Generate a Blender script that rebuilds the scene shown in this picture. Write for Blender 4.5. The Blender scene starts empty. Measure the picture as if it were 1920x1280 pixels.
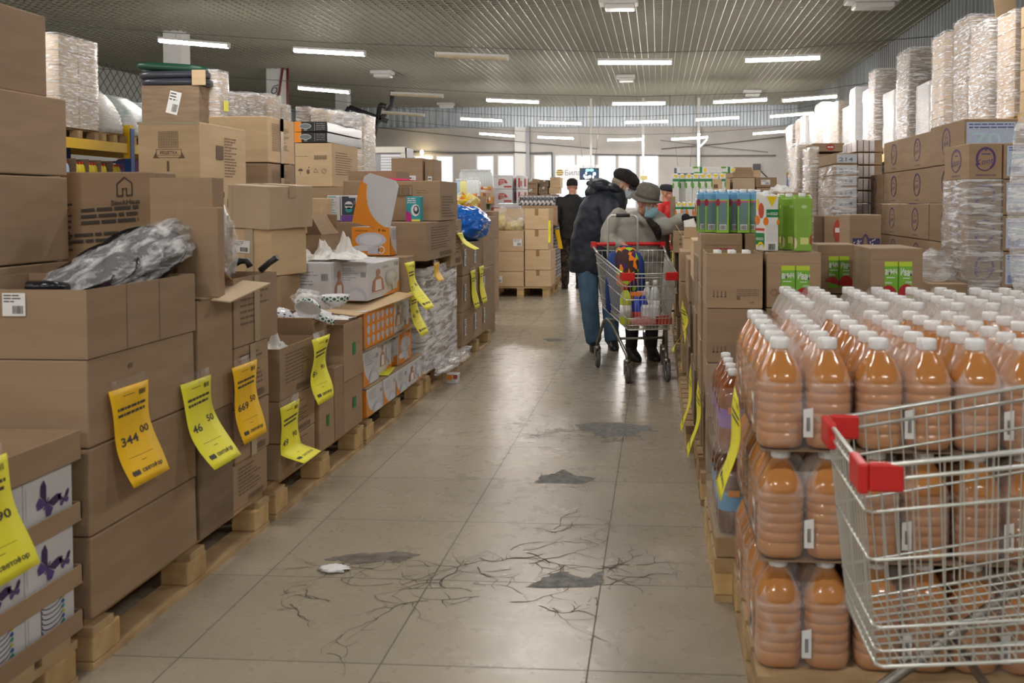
import bpy, math, random
from mathutils import Vector, Matrix, Euler, noise
D = bpy.data; SC = bpy.context.scene; COL = SC.collection
R = math.radians

# ---------------------------------------------------------------- camera, world, exposure
F = 1740.0; EYE = 1.327
YAW = math.atan(110/F); PIT = math.atan(60/F)
cam = D.cameras.new('camera'); camo = D.objects.new('camera', cam); COL.objects.link(camo)
camo.location = (0, 0, EYE); camo.rotation_euler = (math.pi/2-PIT, 0, YAW)
cam.sensor_width = 36; cam.sensor_fit = 'HORIZONTAL'; cam.lens = F*36/1920
cam.shift_x = -164/1920; cam.shift_y = -198/1920
cam.clip_start = .05; cam.clip_end = 200
cam.dof.use_dof = True; cam.dof.focus_distance = 7.0; cam.dof.aperture_fstop = 5.0
SC.camera = camo
SC.view_settings.view_transform = 'Standard'; SC.view_settings.look = 'None'
SC.view_settings.gamma = 1; SC.view_settings.use_curve_mapping = False
SC.view_settings.exposure = 2.5
try:
    SC.cycles.use_denoising = True; SC.cycles.max_bounces = 8; SC.cycles.transparent_max_bounces = 24
    SC.cycles.diffuse_bounces = 4; SC.cycles.glossy_bounces = 3; SC.cycles.transmission_bounces = 5
    SC.cycles.sample_clamp_indirect = 4
except Exception: pass
W = D.worlds.new('world'); SC.world = W; W.use_nodes = True
bg = W.node_tree.nodes['Background']; bg.inputs[0].default_value = (.80, .88, 1, 1); bg.inputs[1].default_value = .55
TUBE = 24.0        # strength of the fluorescent tubes

RM = Euler((math.pi/2-PIT, 0, YAW)).to_matrix()
def ray(px, py):
    d = RM @ Vector(((px-1124)/F, -(py-442)/F, -1))
    return d/d.y
def at(px, py, Y):                       # the point seen at that place of the photo, Y metres down the aisle
    return Vector((0, 0, EYE)) + ray(px, py)*Y
def XP(px, Y, py=500): return at(px, py, Y).x
def ZP(py, Y, px=1000): return at(px, py, Y).z
def YX(px, X, py=500): return X/ray(px, py).x

# ---------------------------------------------------------------- materials
def newmat(name):
    m = D.materials.new(name); m.use_nodes = True
    return m, m.node_tree, m.node_tree.nodes['Principled BSDF']
def N(nt, t, **k):
    n = nt.nodes.new(t)
    for a, b in k.items(): setattr(n, a, b)
    return n
def sset(b, **k):
    for a, v in k.items():
        a = a.replace('_', ' ')
        if a in b.inputs:
            b.inputs[a].default_value = (*v, 1) if isinstance(v, tuple) and len(v) == 3 else v
def flat(name, c, rough=.6, metal=0, **k):
    m, nt, b = newmat(name); sset(b, Base_Color=c, Roughness=rough, Metallic=metal, **k); return m
def noisy(name, c1, c2, scale=8, rough=.8, stretch=(1, 1, 1), bump=0, rand=0, detail=4, metal=0, lo=.35, hi=.65, **k):
    m, nt, b = newmat(name)
    tc = N(nt, 'ShaderNodeTexCoord'); mp = N(nt, 'ShaderNodeMapping'); mp.inputs['Scale'].default_value = stretch
    nz = N(nt, 'ShaderNodeTexNoise'); nz.inputs['Scale'].default_value = scale; nz.inputs['Detail'].default_value = detail
    cr = N(nt, 'ShaderNodeValToRGB'); cr.color_ramp.elements[0].position = lo; cr.color_ramp.elements[1].position = hi
    cr.color_ramp.elements[0].color = (*c1, 1); cr.color_ramp.elements[1].color = (*c2, 1)
    L = nt.links.new
    L(tc.outputs['Object'], mp.inputs[0]); L(mp.outputs[0], nz.inputs['Vector']); L(nz.outputs[0], cr.inputs[0])
    out = cr.outputs[0]
    if rand:
        oi = N(nt, 'ShaderNodeObjectInfo'); mr = N(nt, 'ShaderNodeMapRange')
        mr.inputs[3].default_value = 1-rand; mr.inputs[4].default_value = 1+rand*.55
        L(oi.outputs['Random'], mr.inputs[0])
        vm = N(nt, 'ShaderNodeVectorMath', operation='SCALE'); L(out, vm.inputs[0]); L(mr.outputs[0], vm.inputs['Scale']); out = vm.outputs[0]
    L(out, b.inputs['Base Color'])
    if bump:
        bp = N(nt, 'ShaderNodeBump'); bp.inputs['Strength'].default_value = bump; bp.inputs['Distance'].default_value = .01
        L(nz.outputs[0], bp.inputs['Height']); L(bp.outputs[0], b.inputs['Normal'])
    sset(b, Roughness=rough, Metallic=metal, **k)
    return m
def emis(name, c, s):
    m, nt, b = newmat(name); sset(b, Base_Color=c, Emission_Color=c, Emission_Strength=s); return m

CARD = noisy('cardboard', (.335, .225, .135), (.385, .262, .160), 3, .82, bump=.08, rand=.16, stretch=(1, 1, 6))
CARDL = noisy('cardboard light', (.56, .40, .235), (.63, .455, .275), 3, .8, bump=.08, rand=.1, stretch=(1, 1, 6))
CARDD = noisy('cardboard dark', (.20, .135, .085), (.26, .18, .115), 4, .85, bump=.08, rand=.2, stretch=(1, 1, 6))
CARDP = noisy('cardboard pale', (.50, .38, .25), (.56, .43, .29), 3, .8, bump=.05, rand=.08)
TAPE = flat('brown tape', (.33, .19, .08), .3)
TAPEC = flat('clear tape', (.46, .36, .24), .18)
INK = flat('dark ink', (.055, .045, .04), .7)
INKB = flat('brown ink', (.16, .105, .07), .8)
INKR = flat('red ink', (.45, .06, .04), .7)
INKP = flat('purple ink', (.10, .045, .16), .7)
INKG = flat('green ink', (.03, .20, .06), .7)
PAPER = flat('white paper', (.78, .78, .78), .7)
WOOD = noisy('pallet wood', (.36, .23, .11), (.55, .39, .21), 6, .8, stretch=(1, 1, 1), bump=.2, rand=.25)
WOODE = noisy('pallet block wood', (.50, .32, .13), (.62, .44, .22), 14, .8, bump=.2, rand=.2)
STEEL = flat('bright steel', (.68, .70, .66), .34, .7)
STEELD = flat('dull steel', (.32, .31, .29), .4, 1)
RED = flat('red plastic', (.62, .02, .02), .35)
BLACKP = flat('black plastic', (.02, .02, .022), .4)
RUBBER = flat('grey rubber', (.09, .09, .09), .6)
YEL = flat('yellow tag paper', (.86, .80, .035), .6)
AMB = flat('amber tag paper', (.90, .53, .005), .6)
WHITEP = flat('white plastic', (.82, .83, .84), .35)
BEAMY = flat('yellow rack paint', (.80, .50, .01), .4)
RACKB = flat('blue rack paint', (.015, .07, .30), .4)
WHITEBOX = noisy('white box board', (.60, .60, .63), (.68, .68, .71), 4, .55)
GREYBOX = flat('grey printed board', (.42, .42, .44), .5)
ORANGE = flat('orange print', (.80, .27, .015), .5)
SKIN = noisy('skin', (.50, .24, .16), (.60, .32, .22), 20, .55, Subsurface_Weight=.0)

def film(name, base=.18, streak=.75, col=(.9, .9, .92), scale=3.2, stretch=(1.8, 1.8, 14), lo=.48, hi=.62, rough=.16, bump=.5, rot=(.35, .42, 0)):
    m, nt, b = newmat(name); L = nt.links.new
    tc = N(nt, 'ShaderNodeTexCoord'); mp = N(nt, 'ShaderNodeMapping'); mp.inputs['Scale'].default_value = stretch
    mp.inputs['Rotation'].default_value = rot
    oi = N(nt, 'ShaderNodeObjectInfo'); vm = N(nt, 'ShaderNodeVectorMath', operation='ADD')
    L(tc.outputs['Object'], vm.inputs[0]); L(oi.outputs['Random'], vm.inputs[1]); L(vm.outputs[0], mp.inputs[0])
    nz = N(nt, 'ShaderNodeTexNoise'); nz.inputs['Scale'].default_value = scale; nz.inputs['Detail'].default_value = 8
    nz.inputs['Roughness'].default_value = .65; nz.inputs['Distortion'].default_value = .6
    L(mp.outputs[0], nz.inputs['Vector'])
    mr = N(nt, 'ShaderNodeMapRange'); mr.inputs[1].default_value = lo; mr.inputs[2].default_value = hi
    mr.inputs[3].default_value = base; mr.inputs[4].default_value = streak; L(nz.outputs[0], mr.inputs[0])  # white streaks imitate lamp reflections on the wrinkles, mixed in as opacity
    tr = N(nt, 'ShaderNodeBsdfTransparent'); mx = N(nt, 'ShaderNodeMixShader')
    bp = N(nt, 'ShaderNodeBump'); bp.inputs['Strength'].default_value = bump; bp.inputs['Distance'].default_value = .02
    L(nz.outputs[0], bp.inputs['Height']); L(bp.outputs[0], b.inputs['Normal'])
    sset(b, Base_Color=col, Roughness=rough, Specular_IOR_Level=.8)
    L(mr.outputs[0], mx.inputs[0]); L(tr.outputs[0], mx.inputs[1]); L(b.outputs[0], mx.inputs[2])
    L(mx.outputs[0], nt.nodes['Material Output'].inputs[0])
    return m
FILM = film('stretch film')
FILM4 = film('bright streaked film', .38, .97, scale=2.6, stretch=(2.2, 1.5, 11), lo=.42, hi=.56, rot=(.75, 0, 0), bump=.9)
FILMW = film('milky stretch film', .20, .85, scale=3.6, lo=.47, hi=.63)
FILMC = film('clear bag film', .07, .55, scale=6, stretch=(1, 1, 1), lo=.5, hi=.68)
FILMP = film('pan wrap film', .20, .92, scale=5, stretch=(4, .8, 4), lo=.46, hi=.66, rough=.1, bump=.8)  # raised white base paints the sheen over the dark pans
SHRINK = film('shrink film', .13, .45, (.85, .80, .78), scale=9, stretch=(1, 1, 1), lo=.5, hi=.75, rough=.12, bump=.25)

# ---------------------------------------------------------------- mesh builder
class MB:
    def __init__(s): s.v = []; s.f = []; s.m = []; s.sm = []
    def add(s, vs, fs, mi=0, smooth=False, T=None):
        o = len(s.v)
        s.v += [tuple(T @ Vector(p)) if T is not None else tuple(p) for p in vs]
        for f in fs: s.f.append([i+o for i in f]); s.m.append(mi); s.sm.append(smooth)
        return s
    def box(s, x0, x1, y0, y1, z0, z1, mi=0, T=None):
        return s.add([(x0,y0,z0),(x1,y0,z0),(x1,y1,z0),(x0,y1,z0),(x0,y0,z1),(x1,y0,z1),(x1,y1,z1),(x0,y1,z1)],
            [(3,2,1,0),(4,5,6,7),(0,1,5,4),(1,2,6,5),(2,3,7,6),(3,0,4,7)], mi, False, T)
    def tube(s, pts, r, n=8, mi=0, closed=False, caps=True, T=None):
        P = [Vector(p) for p in pts]; k = len(P); rs = r if isinstance(r, (list, tuple)) else [r]*k
        vs = []; up = None
        for i in range(k):
            a = P[i-1] if (i or closed) else P[i]; b = P[(i+1) % k] if (i < k-1 or closed) else P[i]
            t = (b-a)
            t = t.normalized() if t.length > 1e-9 else Vector((0,0,1))
            if up is None: up = Vector((0,0,1)) if abs(t.z) < .9 else Vector((1,0,0))
            u = (up - t*up.dot(t))
            u = u.normalized() if u.length > 1e-6 else t.orthogonal().normalized()
            w = t.cross(u); up = u
            for j in range(n):
                an = 2*math.pi*j/n; vs.append(P[i]+(u*math.cos(an)+w*math.sin(an))*rs[i])
        fs = []
        for i in range(k if closed else k-1):
            i2 = (i+1) % k
            for j in range(n):
                fs.append((i*n+j, i*n+(j+1)%n, i2*n+(j+1)%n, i2*n+j))
        s.add(vs, fs, mi, True, T)
        if caps and not closed:
            o = len(s.v)-len(vs)
            s.f.append([o+j for j in range(n)][::-1]); s.m.append(mi); s.sm.append(False)
            s.f.append([o+(k-1)*n+j for j in range(n)]); s.m.append(mi); s.sm.append(False)
        return s
    def lathe(s, prof, n=20, mi=0, T=None, sq=0, smooth=True):
        vs = []; k = len(prof)
        for r, z in prof:
            for j in range(n):
                a = 2*math.pi*(j+.5)/n; c, d = math.cos(a), math.sin(a)
                if sq:
                    e = 2/(2+sq); c = math.copysign(abs(c)**e, c); d = math.copysign(abs(d)**e, d)
                vs.append((r*c, r*d, z))
        fs = [(i*n+j, i*n+(j+1)%n, (i+1)*n+(j+1)%n, (i+1)*n+j) for i in range(k-1) for j in range(n)]
        fs += [tuple(range(n))[::-1], tuple((k-1)*n+j for j in range(n))]
        return s.add(vs, fs, mi, smooth, T)
    def ell(s, c, r, mi=0, n=16, m=10, T=None, rot=None):
        c = Vector(c); M = Euler(rot).to_matrix() if rot else Matrix.Identity(3); vs = []
        for i in range(m+1):
            p = math.pi*i/m
            for j in range(n):
                a = 2*math.pi*j/n
                vs.append(c + M @ Vector((r[0]*math.sin(p)*math.cos(a), r[1]*math.sin(p)*math.sin(a), -r[2]*math.cos(p))))
        fs = [(i*n+j, i*n+(j+1)%n, (i+1)*n+(j+1)%n, (i+1)*n+j) for i in range(m) for j in range(n)]
        return s.add(vs, fs, mi, True, T)
    def loft(s, rings, n=20, mi=0, T=None, sq=.4):     # rings: (centre, rx, ry, turn)
        vs = []; k = len(rings)
        for r in rings:
            c, rx, ry = Vector(r[0]), r[1], r[2]; tw = r[3] if len(r) > 3 else 0; tl = r[4] if len(r) > 4 else (0, 0)
            for j in range(n):
                a = 2*math.pi*j/n; x, y = math.cos(a), math.sin(a); e = 2/(2+sq)
                x = math.copysign(abs(x)**e, x)*rx; y = math.copysign(abs(y)**e, y)*ry
                X = x*math.cos(tw)-y*math.sin(tw); Y = x*math.sin(tw)+y*math.cos(tw)
                vs.append(c+Vector((X, Y, X*tl[0]+Y*tl[1])))
        fs = [(i*n+j, i*n+(j+1)%n, (i+1)*n+(j+1)%n, (i+1)*n+j) for i in range(k-1) for j in range(n)]
        fs += [tuple(range(n))[::-1], tuple((k-1)*n+j for j in range(n))]
        return s.add(vs, fs, mi, True, T)
    # flat artwork on a face frame (o, u, v, n)
    def fpoly(s, Fr, pts, off=.0008, mi=0):
        o, u, v, n = Fr
        vs = [o+u*a+v*b+n*off for a, b in pts]
        return s.add(vs, [tuple(range(len(vs)))], mi)
    def frect(s, Fr, u0, v0, u1, v1, off=.0008, mi=0): return s.fpoly(Fr, [(u0,v0),(u1,v0),(u1,v1),(u0,v1)], off, mi)
    def fdisc(s, Fr, cu, cv, ru, rv, off=.001, mi=0, n=20, a0=0, a1=360):
        pts = [(cu+ru*math.cos(R(a0+(a1-a0)*i/n)), cv+rv*math.sin(R(a0+(a1-a0)*i/n))) for i in range(n if a1-a0 == 360 else n+1)]
        return s.fpoly(Fr, pts, off, mi)
    def fring(s, Fr, cu, cv, ru, rv, t, off=.001, mi=0, n=24, a0=0, a1=360):
        o, u, v, nn = Fr; vs = []
        for i in range(n+1):
            a = R(a0+(a1-a0)*i/n)
            for k in (0, 1): vs.append(o+u*(cu+(ru-k*t)*math.cos(a))+v*(cv+(rv-k*t)*math.sin(a))+nn*off)
        return s.add(vs, [(2*i, 2*i+2, 2*i+3, 2*i+1) for i in range(n)], mi)
    def lines(s, Fr, u0, vtop, w, n, lh, mi=0, th=.35, rnd=None, off=.0009, full=False):
        rnd = rnd or random.Random(3)
        for i in range(n):
            v = vtop-i*lh; x = u0; end = u0+w*(1 if full else rnd.uniform(.55, 1))
            while x < end:
                l = lh*rnd.uniform(.8, 3.2); s.frect(Fr, x, v-lh*th, min(x+l, end), v, off, mi); x += l+lh*.35
        return s
    def bars(s, Fr, u0, v0, w, h, mi=0, off=.0012, n=14, seed=1):
        rnd = random.Random(seed); x = u0
        st = w/(n*1.5)
        while x < u0+w:
            b = st*rnd.uniform(.3, 1.0); s.frect(Fr, x, v0, min(x+b, u0+w), v0+h, off, mi); x += b+st*rnd.uniform(.3, .8)
        return s
    def build(s, name, mats, parent=None, bevel=0, seg=2, smooth=None):
        me = D.meshes.new(name); me.from_pydata(s.v, [], s.f); 
        for m in (mats if isinstance(mats, (list, tuple)) else [mats]): me.materials.append(m)
        me.polygons.foreach_set('material_index', s.m)
        me.polygons.foreach_set('use_smooth', s.sm if smooth is None else [smooth]*len(s.f)); me.update()
        o = D.objects.new(name, me); COL.objects.link(o)
        if parent is not None: o.parent = parent
        if bevel:
            b = o.modifiers.new('edge', 'BEVEL'); b.width = bevel; b.segments = seg; b.limit_method = 'ANGLE'
        return o

def E(name, loc=(0, 0, 0), rz=0, rot=None):
    o = D.objects.new(name, None); COL.objects.link(o); o.location = loc; o.empty_display_size = .1
    o.rotation_euler = rot if rot else (0, 0, rz)
    return o
SEEN = {}
def tag(o, label, cat, group=None, kind=None):
    SEEN.setdefault(label, 0); SEEN[label] += 1
    o['label'] = label; o['category'] = cat
    if group: o['group'] = group
    if kind: o['kind'] = kind
    return o
def struct(o): o['kind'] = 'structure'; return o
def kids(o): return [c for c in KID.get(o.name, [])]
KID = {}
def reindex():
    KID.clear()
    for o in COL.objects:
        if o.parent: KID.setdefault(o.parent.name, []).append(o)
def dup(root, loc=None, rz=None, label=None, parent=None):
    c = root.copy(); COL.objects.link(c)
    if parent is not None: c.parent = parent
    if loc is not None: c.location = loc
    if rz is not None: c.rotation_euler = (0, 0, rz)
    if label: c['label'] = label
    for ch in kids(root): dup(ch, parent=c)
    return c

_txt = {}
def glyphs(s, bold=False, shear=0):
    k = (s, bold, shear)
    if k not in _txt:
        cu = D.curves.new('t', 'FONT'); cu.body = s; cu.size = 1; cu.resolution_u = 2; cu.shear = shear
        if bold: cu.offset = .022
        o = D.objects.new('t', cu); COL.objects.link(o)
        dg = bpy.context.evaluated_depsgraph_get(); me = o.evaluated_get(dg).to_mesh()
        vs = [(v.co.x, v.co.y) for v in me.vertices]; fs = [tuple(p.vertices) for p in me.polygons]
        o.evaluated_get(dg).to_mesh_clear(); D.objects.remove(o); D.curves.remove(cu)
        w = max([a for a, b in vs] or [1]); _txt[k] = (vs, fs, w)
    return _txt[k]
def put_text(mb, Fr, s, u, v, size, mi=0, bold=False, off=.0012, shear=0, wmax=None, ang=0, fn=None, center=False):
    vs, fs, w = glyphs(s, bold, shear); sx = size
    if wmax: sx = wmax/w
    if center: u -= w*sx/2
    ca, sa = math.cos(R(ang)), math.sin(R(ang)); pts = []
    for a, b in vs:
        a, b = a*sx, b*size; pts.append((u+a*ca-b*sa, v+a*sa+b*ca))
    if fn: P = [fn(a, b, off) for a, b in pts]
    else:
        o, uu, vv, n = Fr; P = [o+uu*a+vv*b+n*off for a, b in pts]
    mb.add(P, fs, mi)

def frames(w, d, h):
    V = Vector
    return {'front': (V((-w/2, -d/2, 0)), V((1,0,0)), V((0,0,1)), V((0,-1,0))),
            'right': (V((w/2, -d/2, 0)), V((0,1,0)), V((0,0,1)), V((1,0,0))),
            'left': (V((-w/2, d/2, 0)), V((0,-1,0)), V((0,0,1)), V((-1,0,0))),
            'top': (V((-w/2, -d/2, h)), V((1,0,0)), V((0,1,0)), V((0,0,1)))}

# ---------------------------------------------------------------- cartons
def carton(label, x0, x1, y0, y1, z0, z1, mat=None, rz=0, open_=False, art=None, tape=None, flaps='', cat='box', name='cardboard_box', group=None, seed=None, rot=None, jit=.004, seam=True, tapemat=None, fill=None):
    """art(frames, root, w, d, h) adds printing. flaps: letters among f b l r with an opening angle, e.g. 'f30 r110'"""
    mat = mat or CARD; w, d, h = x1-x0, y1-y0, z1-z0
    rnd = random.Random(seed if seed is not None else int((x0*91+y0*37+z0*53)*1000))
    root = E(name, ((x0+x1)/2, (y0+y1)/2, z0), rz, rot)
    tag(root, label, cat, group)
    j = lambda: rnd.uniform(-jit, jit*.2)
    b = MB()
    if not open_:
        vs = [(-w/2-j(),-d/2-j(),0),(w/2+j(),-d/2-j(),0),(w/2+j(),d/2+j(),0),(-w/2-j(),d/2+j(),0),
              (-w/2-j(),-d/2-j(),h-.001),(w/2+j(),-d/2-j(),h-.001),(w/2+j(),d/2+j(),h-.001),(-w/2-j(),d/2+j(),h-.001)]
        b.add(vs, [(3,2,1,0),(4,5,6,7),(0,1,5,4),(1,2,6,5),(2,3,7,6),(3,0,4,7)])
        b.build('body', mat, root, bevel=.005)
    else:
        t = .005
        b.box(-w/2, w/2, -d/2, d/2, 0, t)
        b.box(-w/2, w/2, -d/2, -d/2+t, t, h); b.box(-w/2, w/2, d/2-t, d/2, t, h)
        b.box(-w/2, -w/2+t, -d/2+t, d/2-t, t, h); b.box(w/2-t, w/2, -d/2+t, d/2-t, t, h)
        b.build('body', mat, root)
        if fill:
            b = MB(); b.box(-w/2+t*2, w/2-t*2, -d/2+t*2, d/2-t*2, t, h*fill[0]); b.build('contents', fill[1], root)
    for fl in flaps.split():
        k, an = fl[0], float(fl[1:].split(':')[0]); fd = float(fl.split(':')[1]) if ':' in fl else min(w, d)*.45
        # angle 0 = flap lying closed over the top, 90 upright, 180+ hanging outside
        b = MB(); t = .004; L = w if k in 'fb' else d
        nseg = 4
        for i in range(nseg):
            b.box(-L/2+.004, L/2-.004, fd*i/nseg, fd*(i+1)/nseg, 0, t)
        # local: hinge along x at origin, flap points +y
        o = b.build('flap', mat, root); a = R(an)
        if k == 'f': o.location = (0, -d/2, h); o.rotation_euler = (a, 0, 0)
        if k == 'b': o.location = (0, d/2, h); o.rotation_euler = (a, 0, math.pi)
        if k == 'l': o.location = (-w/2, 0, h); o.rotation_euler = Euler((a, 0, -math.pi/2))
        if k == 'r': o.location = (w/2, 0, h); o.rotation_euler = Euler((a, 0, math.pi/2))
    FR = frames(w, d, h); tm = tapemat or TAPEC
    if tape:
        b = MB(); tw = .05
        for side in tape.split():
            if side == 'top': b.frect(FR['top'], w/2-tw/2, .003, w/2+tw/2, d-.003, .0015); b.frect(FR['front'], w/2-tw/2, h*.72, w/2+tw/2, h, .003)
            if side == 'topx': b.frect(FR['top'], .003, d/2-tw/2, w-.003, d/2+tw/2, .0015); b.frect(FR['right'], d/2-tw/2, h*.72, d/2+tw/2, h, .003)
            if side == 'front': b.frect(FR['front'], w*.45-tw/2, 0, w*.45+tw/2, h, .003)
            if side == 'right': b.frect(FR['right'], d*.5-tw/2, 0, d*.5+tw/2, h, .003)
            if side == 'frontt': b.frect(FR['front'], w/2-tw/2, h*.68, w/2+tw/2, h*1.0, .003)
            if side == 'left': b.frect(FR['left'], d*.5-tw/2, 0, d*.5+tw/2, h, .003)
        b.build('packing_tape', tm, root)
    if art: art(FR, root, w, d, h)
    ch = list(root.children)
    if len(ch) == 1 and name != 'wrapped_tray':
        bd = ch[0]; bd.parent = None; bd.location = root.location; bd.rotation_euler = root.rotation_euler
        for k_ in ('label', 'category', 'group'):
            if k_ in root: bd[k_] = root[k_]
        D.objects.remove(root); bd.name = name; return bd
    return root
def ink(root, fn, mats=None, name='printing'):
    b = MB(); fn(b)
    if b.f: return b.build(name, mats or [INKB, PAPER, INK, INKR, INKP, INKG, ORANGE, GREYBOX], root)
def sticker(root, Fr, u, v, w, h, seed=1, ang=0, mat=None, name='label_sticker'):
    o, uu, vv, n = Fr; b = MB(); ca, sa = math.cos(R(ang)), math.sin(R(ang))
    F2 = (o+uu*u+vv*v, uu*ca+vv*sa, vv*ca-uu*sa, n)
    b.frect(F2, 0, 0, w, h, .0035, 0)
    b.lines(F2, w*.07, h*.92, w*.8, 3, h*.13, 1, .4, random.Random(seed), .0042)
    b.bars(F2, w*.45, h*.1, w*.45, h*.35, 1, .0042, 9, seed)
    return b.build(name, [mat or PAPER, INK], root)
ORD = ['bottom', 'second', 'third', 'fourth', 'fifth', 'sixth', 'seventh', 'eighth', 'ninth']
def ordn(i, n):
    return 'top' if i == n-1 else ('bottom' if i == 0 else ORD[i]+' lowest')

def pallet(label, x0, x1, y0, y1, z=0, h=.145, deck='x', group='wooden pallets'):
    """blocks and boards; deck boards run across x or y"""
    root = E('wooden_pallet', ((x0+x1)/2, (y0+y1)/2, z)); tag(root, label, 'pallet', group)
    w, d = x1-x0, y1-y0; b = MB()
    if deck == 'y':
        n = max(3, round(w/.15))
        for i in range(n): b.box(-w/2+w*i/n, -w/2+w*(i+.8)/n, -d/2, d/2, h-.022, h)
        for k in (-1, 0, 1): b.box(-w/2, w/2, k*(d/2-.05)-.05, k*(d/2-.05)+.05, h-.044, h-.022)
    else:
        n = max(3, round(d/.15))
        for i in range(n): b.box(-w/2, w/2, -d/2+d*i/n, -d/2+d*(i+.8)/n, h-.022, h)
        for k in (-1, 0, 1): b.box(k*(w/2-.05)-.05, k*(w/2-.05)+.05, -d/2, d/2, h-.044, h-.022)
    b.build('deck_boards', WOOD, root)
    for i in (-1, 0, 1):
        for k in (-1, 0, 1):
            b = MB(); b.box(-.05, .05, -.065, .065, .02, h-.044)
            o = b.build('block', WOODE, root, bevel=.006); o.location = (i*(w/2-.05), k*(d/2-.07), 0)
    for i in (-1, 0, 1):
        b = MB(); b.box(-.05, .05, -d/2, d/2, 0, .02); o = b.build('runner_board', WOOD, root); o.location = (i*(w/2-.05), 0, 0)
    return root
# ================================================================ THE SETTING
HX0, HX1, HY1, CZ = -15.4, 5.5, 36.5, 5.13
# floor: 0.6 m glazed tiles, worn, with cracked patches
def floor_mat():
    m, nt, b = newmat('floor tiles'); L = nt.links.new
    g = N(nt, 'ShaderNodeNewGeometry'); sp = N(nt, 'ShaderNodeSeparateXYZ'); L(g.outputs['Position'], sp.inputs[0])
    def math_(op, a, c=None, d=None):
        n = N(nt, 'ShaderNodeMath', operation=op)
        for i, x in enumerate((a, c, d)):
            if x is None: continue
            if isinstance(x, (int, float)): n.inputs[i].default_value = x
            else: L(x, n.inputs[i])
        return n.outputs[0]
    def joint(c, off):
        a = math_('MODULO', math_('ADD', c, 60-off), .6); a = math_('MINIMUM', a, math_('SUBTRACT', .6, a)); return a
    dj = math_('MINIMUM', joint(sp.outputs[0], .403), joint(sp.outputs[1], .19))
    jm = math_('LESS_THAN', dj, .0024)
    n1 = N(nt, 'ShaderNodeTexNoise'); n1.inputs['Scale'].default_value = 2.2; n1.inputs['Detail'].default_value = 6; L(g.outputs['Position'], n1.inputs['Vector'])
    cr = N(nt, 'ShaderNodeValToRGB'); e = cr.color_ramp.elements; e[0].position = .3; e[1].position = .72
    e[0].color = (.32, .275, .21, 1); e[1].color = (.375, .322, .246, 1); L(n1.outputs[0], cr.inputs[0])
    n2 = N(nt, 'ShaderNodeTexNoise'); n2.inputs['Scale'].default_value = 9; n2.inputs['Detail'].default_value = 8; L(g.outputs['Position'], n2.inputs['Vector'])
    # per tile tint
    fx = math_('FLOOR', math_('DIVIDE', math_('ADD', sp.outputs[0], 60-.403), .6)); fy = math_('FLOOR', math_('DIVIDE', math_('ADD', sp.outputs[1], 60-.19), .6))
    cb = N(nt, 'ShaderNodeCombineXYZ'); L(fx, cb.inputs[0]); L(fy, cb.inputs[1])
    wn = N(nt, 'ShaderNodeTexWhiteNoise', noise_dimensions='2D'); L(cb.outputs[0], wn.inputs['Vector'])
    tint = math_('MULTIPLY_ADD', wn.outputs[0], .10, .95)
    sc = N(nt, 'ShaderNodeVectorMath', operation='SCALE'); L(cr.outputs[0], sc.inputs[0]); L(tint, sc.inputs['Scale'])
    mx3 = N(nt, 'ShaderNodeMix', data_type='RGBA'); L(math_('MULTIPLY', jm, .85), mx3.inputs[0]); L(sc.outputs[0], mx3.inputs[6]); mx3.inputs[7].default_value = (.07, .062, .055, 1)
    L(mx3.outputs[2], b.inputs['Base Color'])
    ro = math_('ADD', math_('MULTIPLY_ADD', n2.outputs[0], .10, .23), math_('MULTIPLY', jm, .4)); L(ro, b.inputs['Roughness'])
    bp = N(nt, 'ShaderNodeBump'); bp.inputs['Strength'].default_value = .12; bp.inputs['Distance'].default_value = .003
    L(math_('SUBTRACT', n1.outputs[0], math_('MULTIPLY', jm, 1.2)), bp.inputs['Height']); L(bp.outputs[0], b.inputs['Normal'])
    return m
b = MB(); b.box(HX0, HX1, -8, HY1, -.1, 0); FLOOR = struct(b.build('floor', floor_mat()))
def fl(px, py, z=.0007):
    r = ray(px, py); k = -EYE/r.z; return Vector((r.x*k, k, z))
GRIT = noisy('bared concrete', (.13, .128, .12), (.24, .235, .22), 30, .85, bump=.3); CRK = flat('crack dark', (.10, .085, .07), .9); GRIT2 = noisy('bared dark screed', (.10, .085, .07), (.20, .17, .14), 25, .85, bump=.3)
rnd = random.Random(12)
for i, (pts, mt) in enumerate((([(1078,795),(1120,792),(1160,793),(1215,797),(1224,804),(1200,810),(1182,818),(1155,817),(1130,821),(1110,811),(1085,803)], GRIT), ([(1003,906),(1015,892),(1040,888),(1058,880),(1075,890),(1120,897),(1105,903),(1092,907)], GRIT),
        ([(985,1101),(1015,1085),(1040,1074),(1065,1072),(1092,1083),(1133,1070),(1131,1096),(1100,1101)], GRIT), ([(608,1048),(650,1039),(700,1037),(742,1032),(794,1039),(772,1045),(752,1056),(735,1051),(690,1055),(655,1059),(640,1052)], GRIT2), ([(1018,636),(1040,634),(1062,637),(1050,640),(1028,640)], GRIT2))):
    P = []; n_ = len(pts)
    for k in range(n_):
        a, c = pts[k], pts[(k+1) % n_]
        for t in range(4):
            q = fl(a[0]+(c[0]-a[0])*t/4, a[1]+(c[1]-a[1])*t/4); jx = .012 if t else .004; P.append((q.x+rnd.uniform(-jx, jx), q.y+rnd.uniform(-jx, jx), .0009))
    b = MB(); b.add(P, [tuple(range(len(P)))]); b.build('broken_tile_patch', mt, FLOOR)
b = MB()
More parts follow.
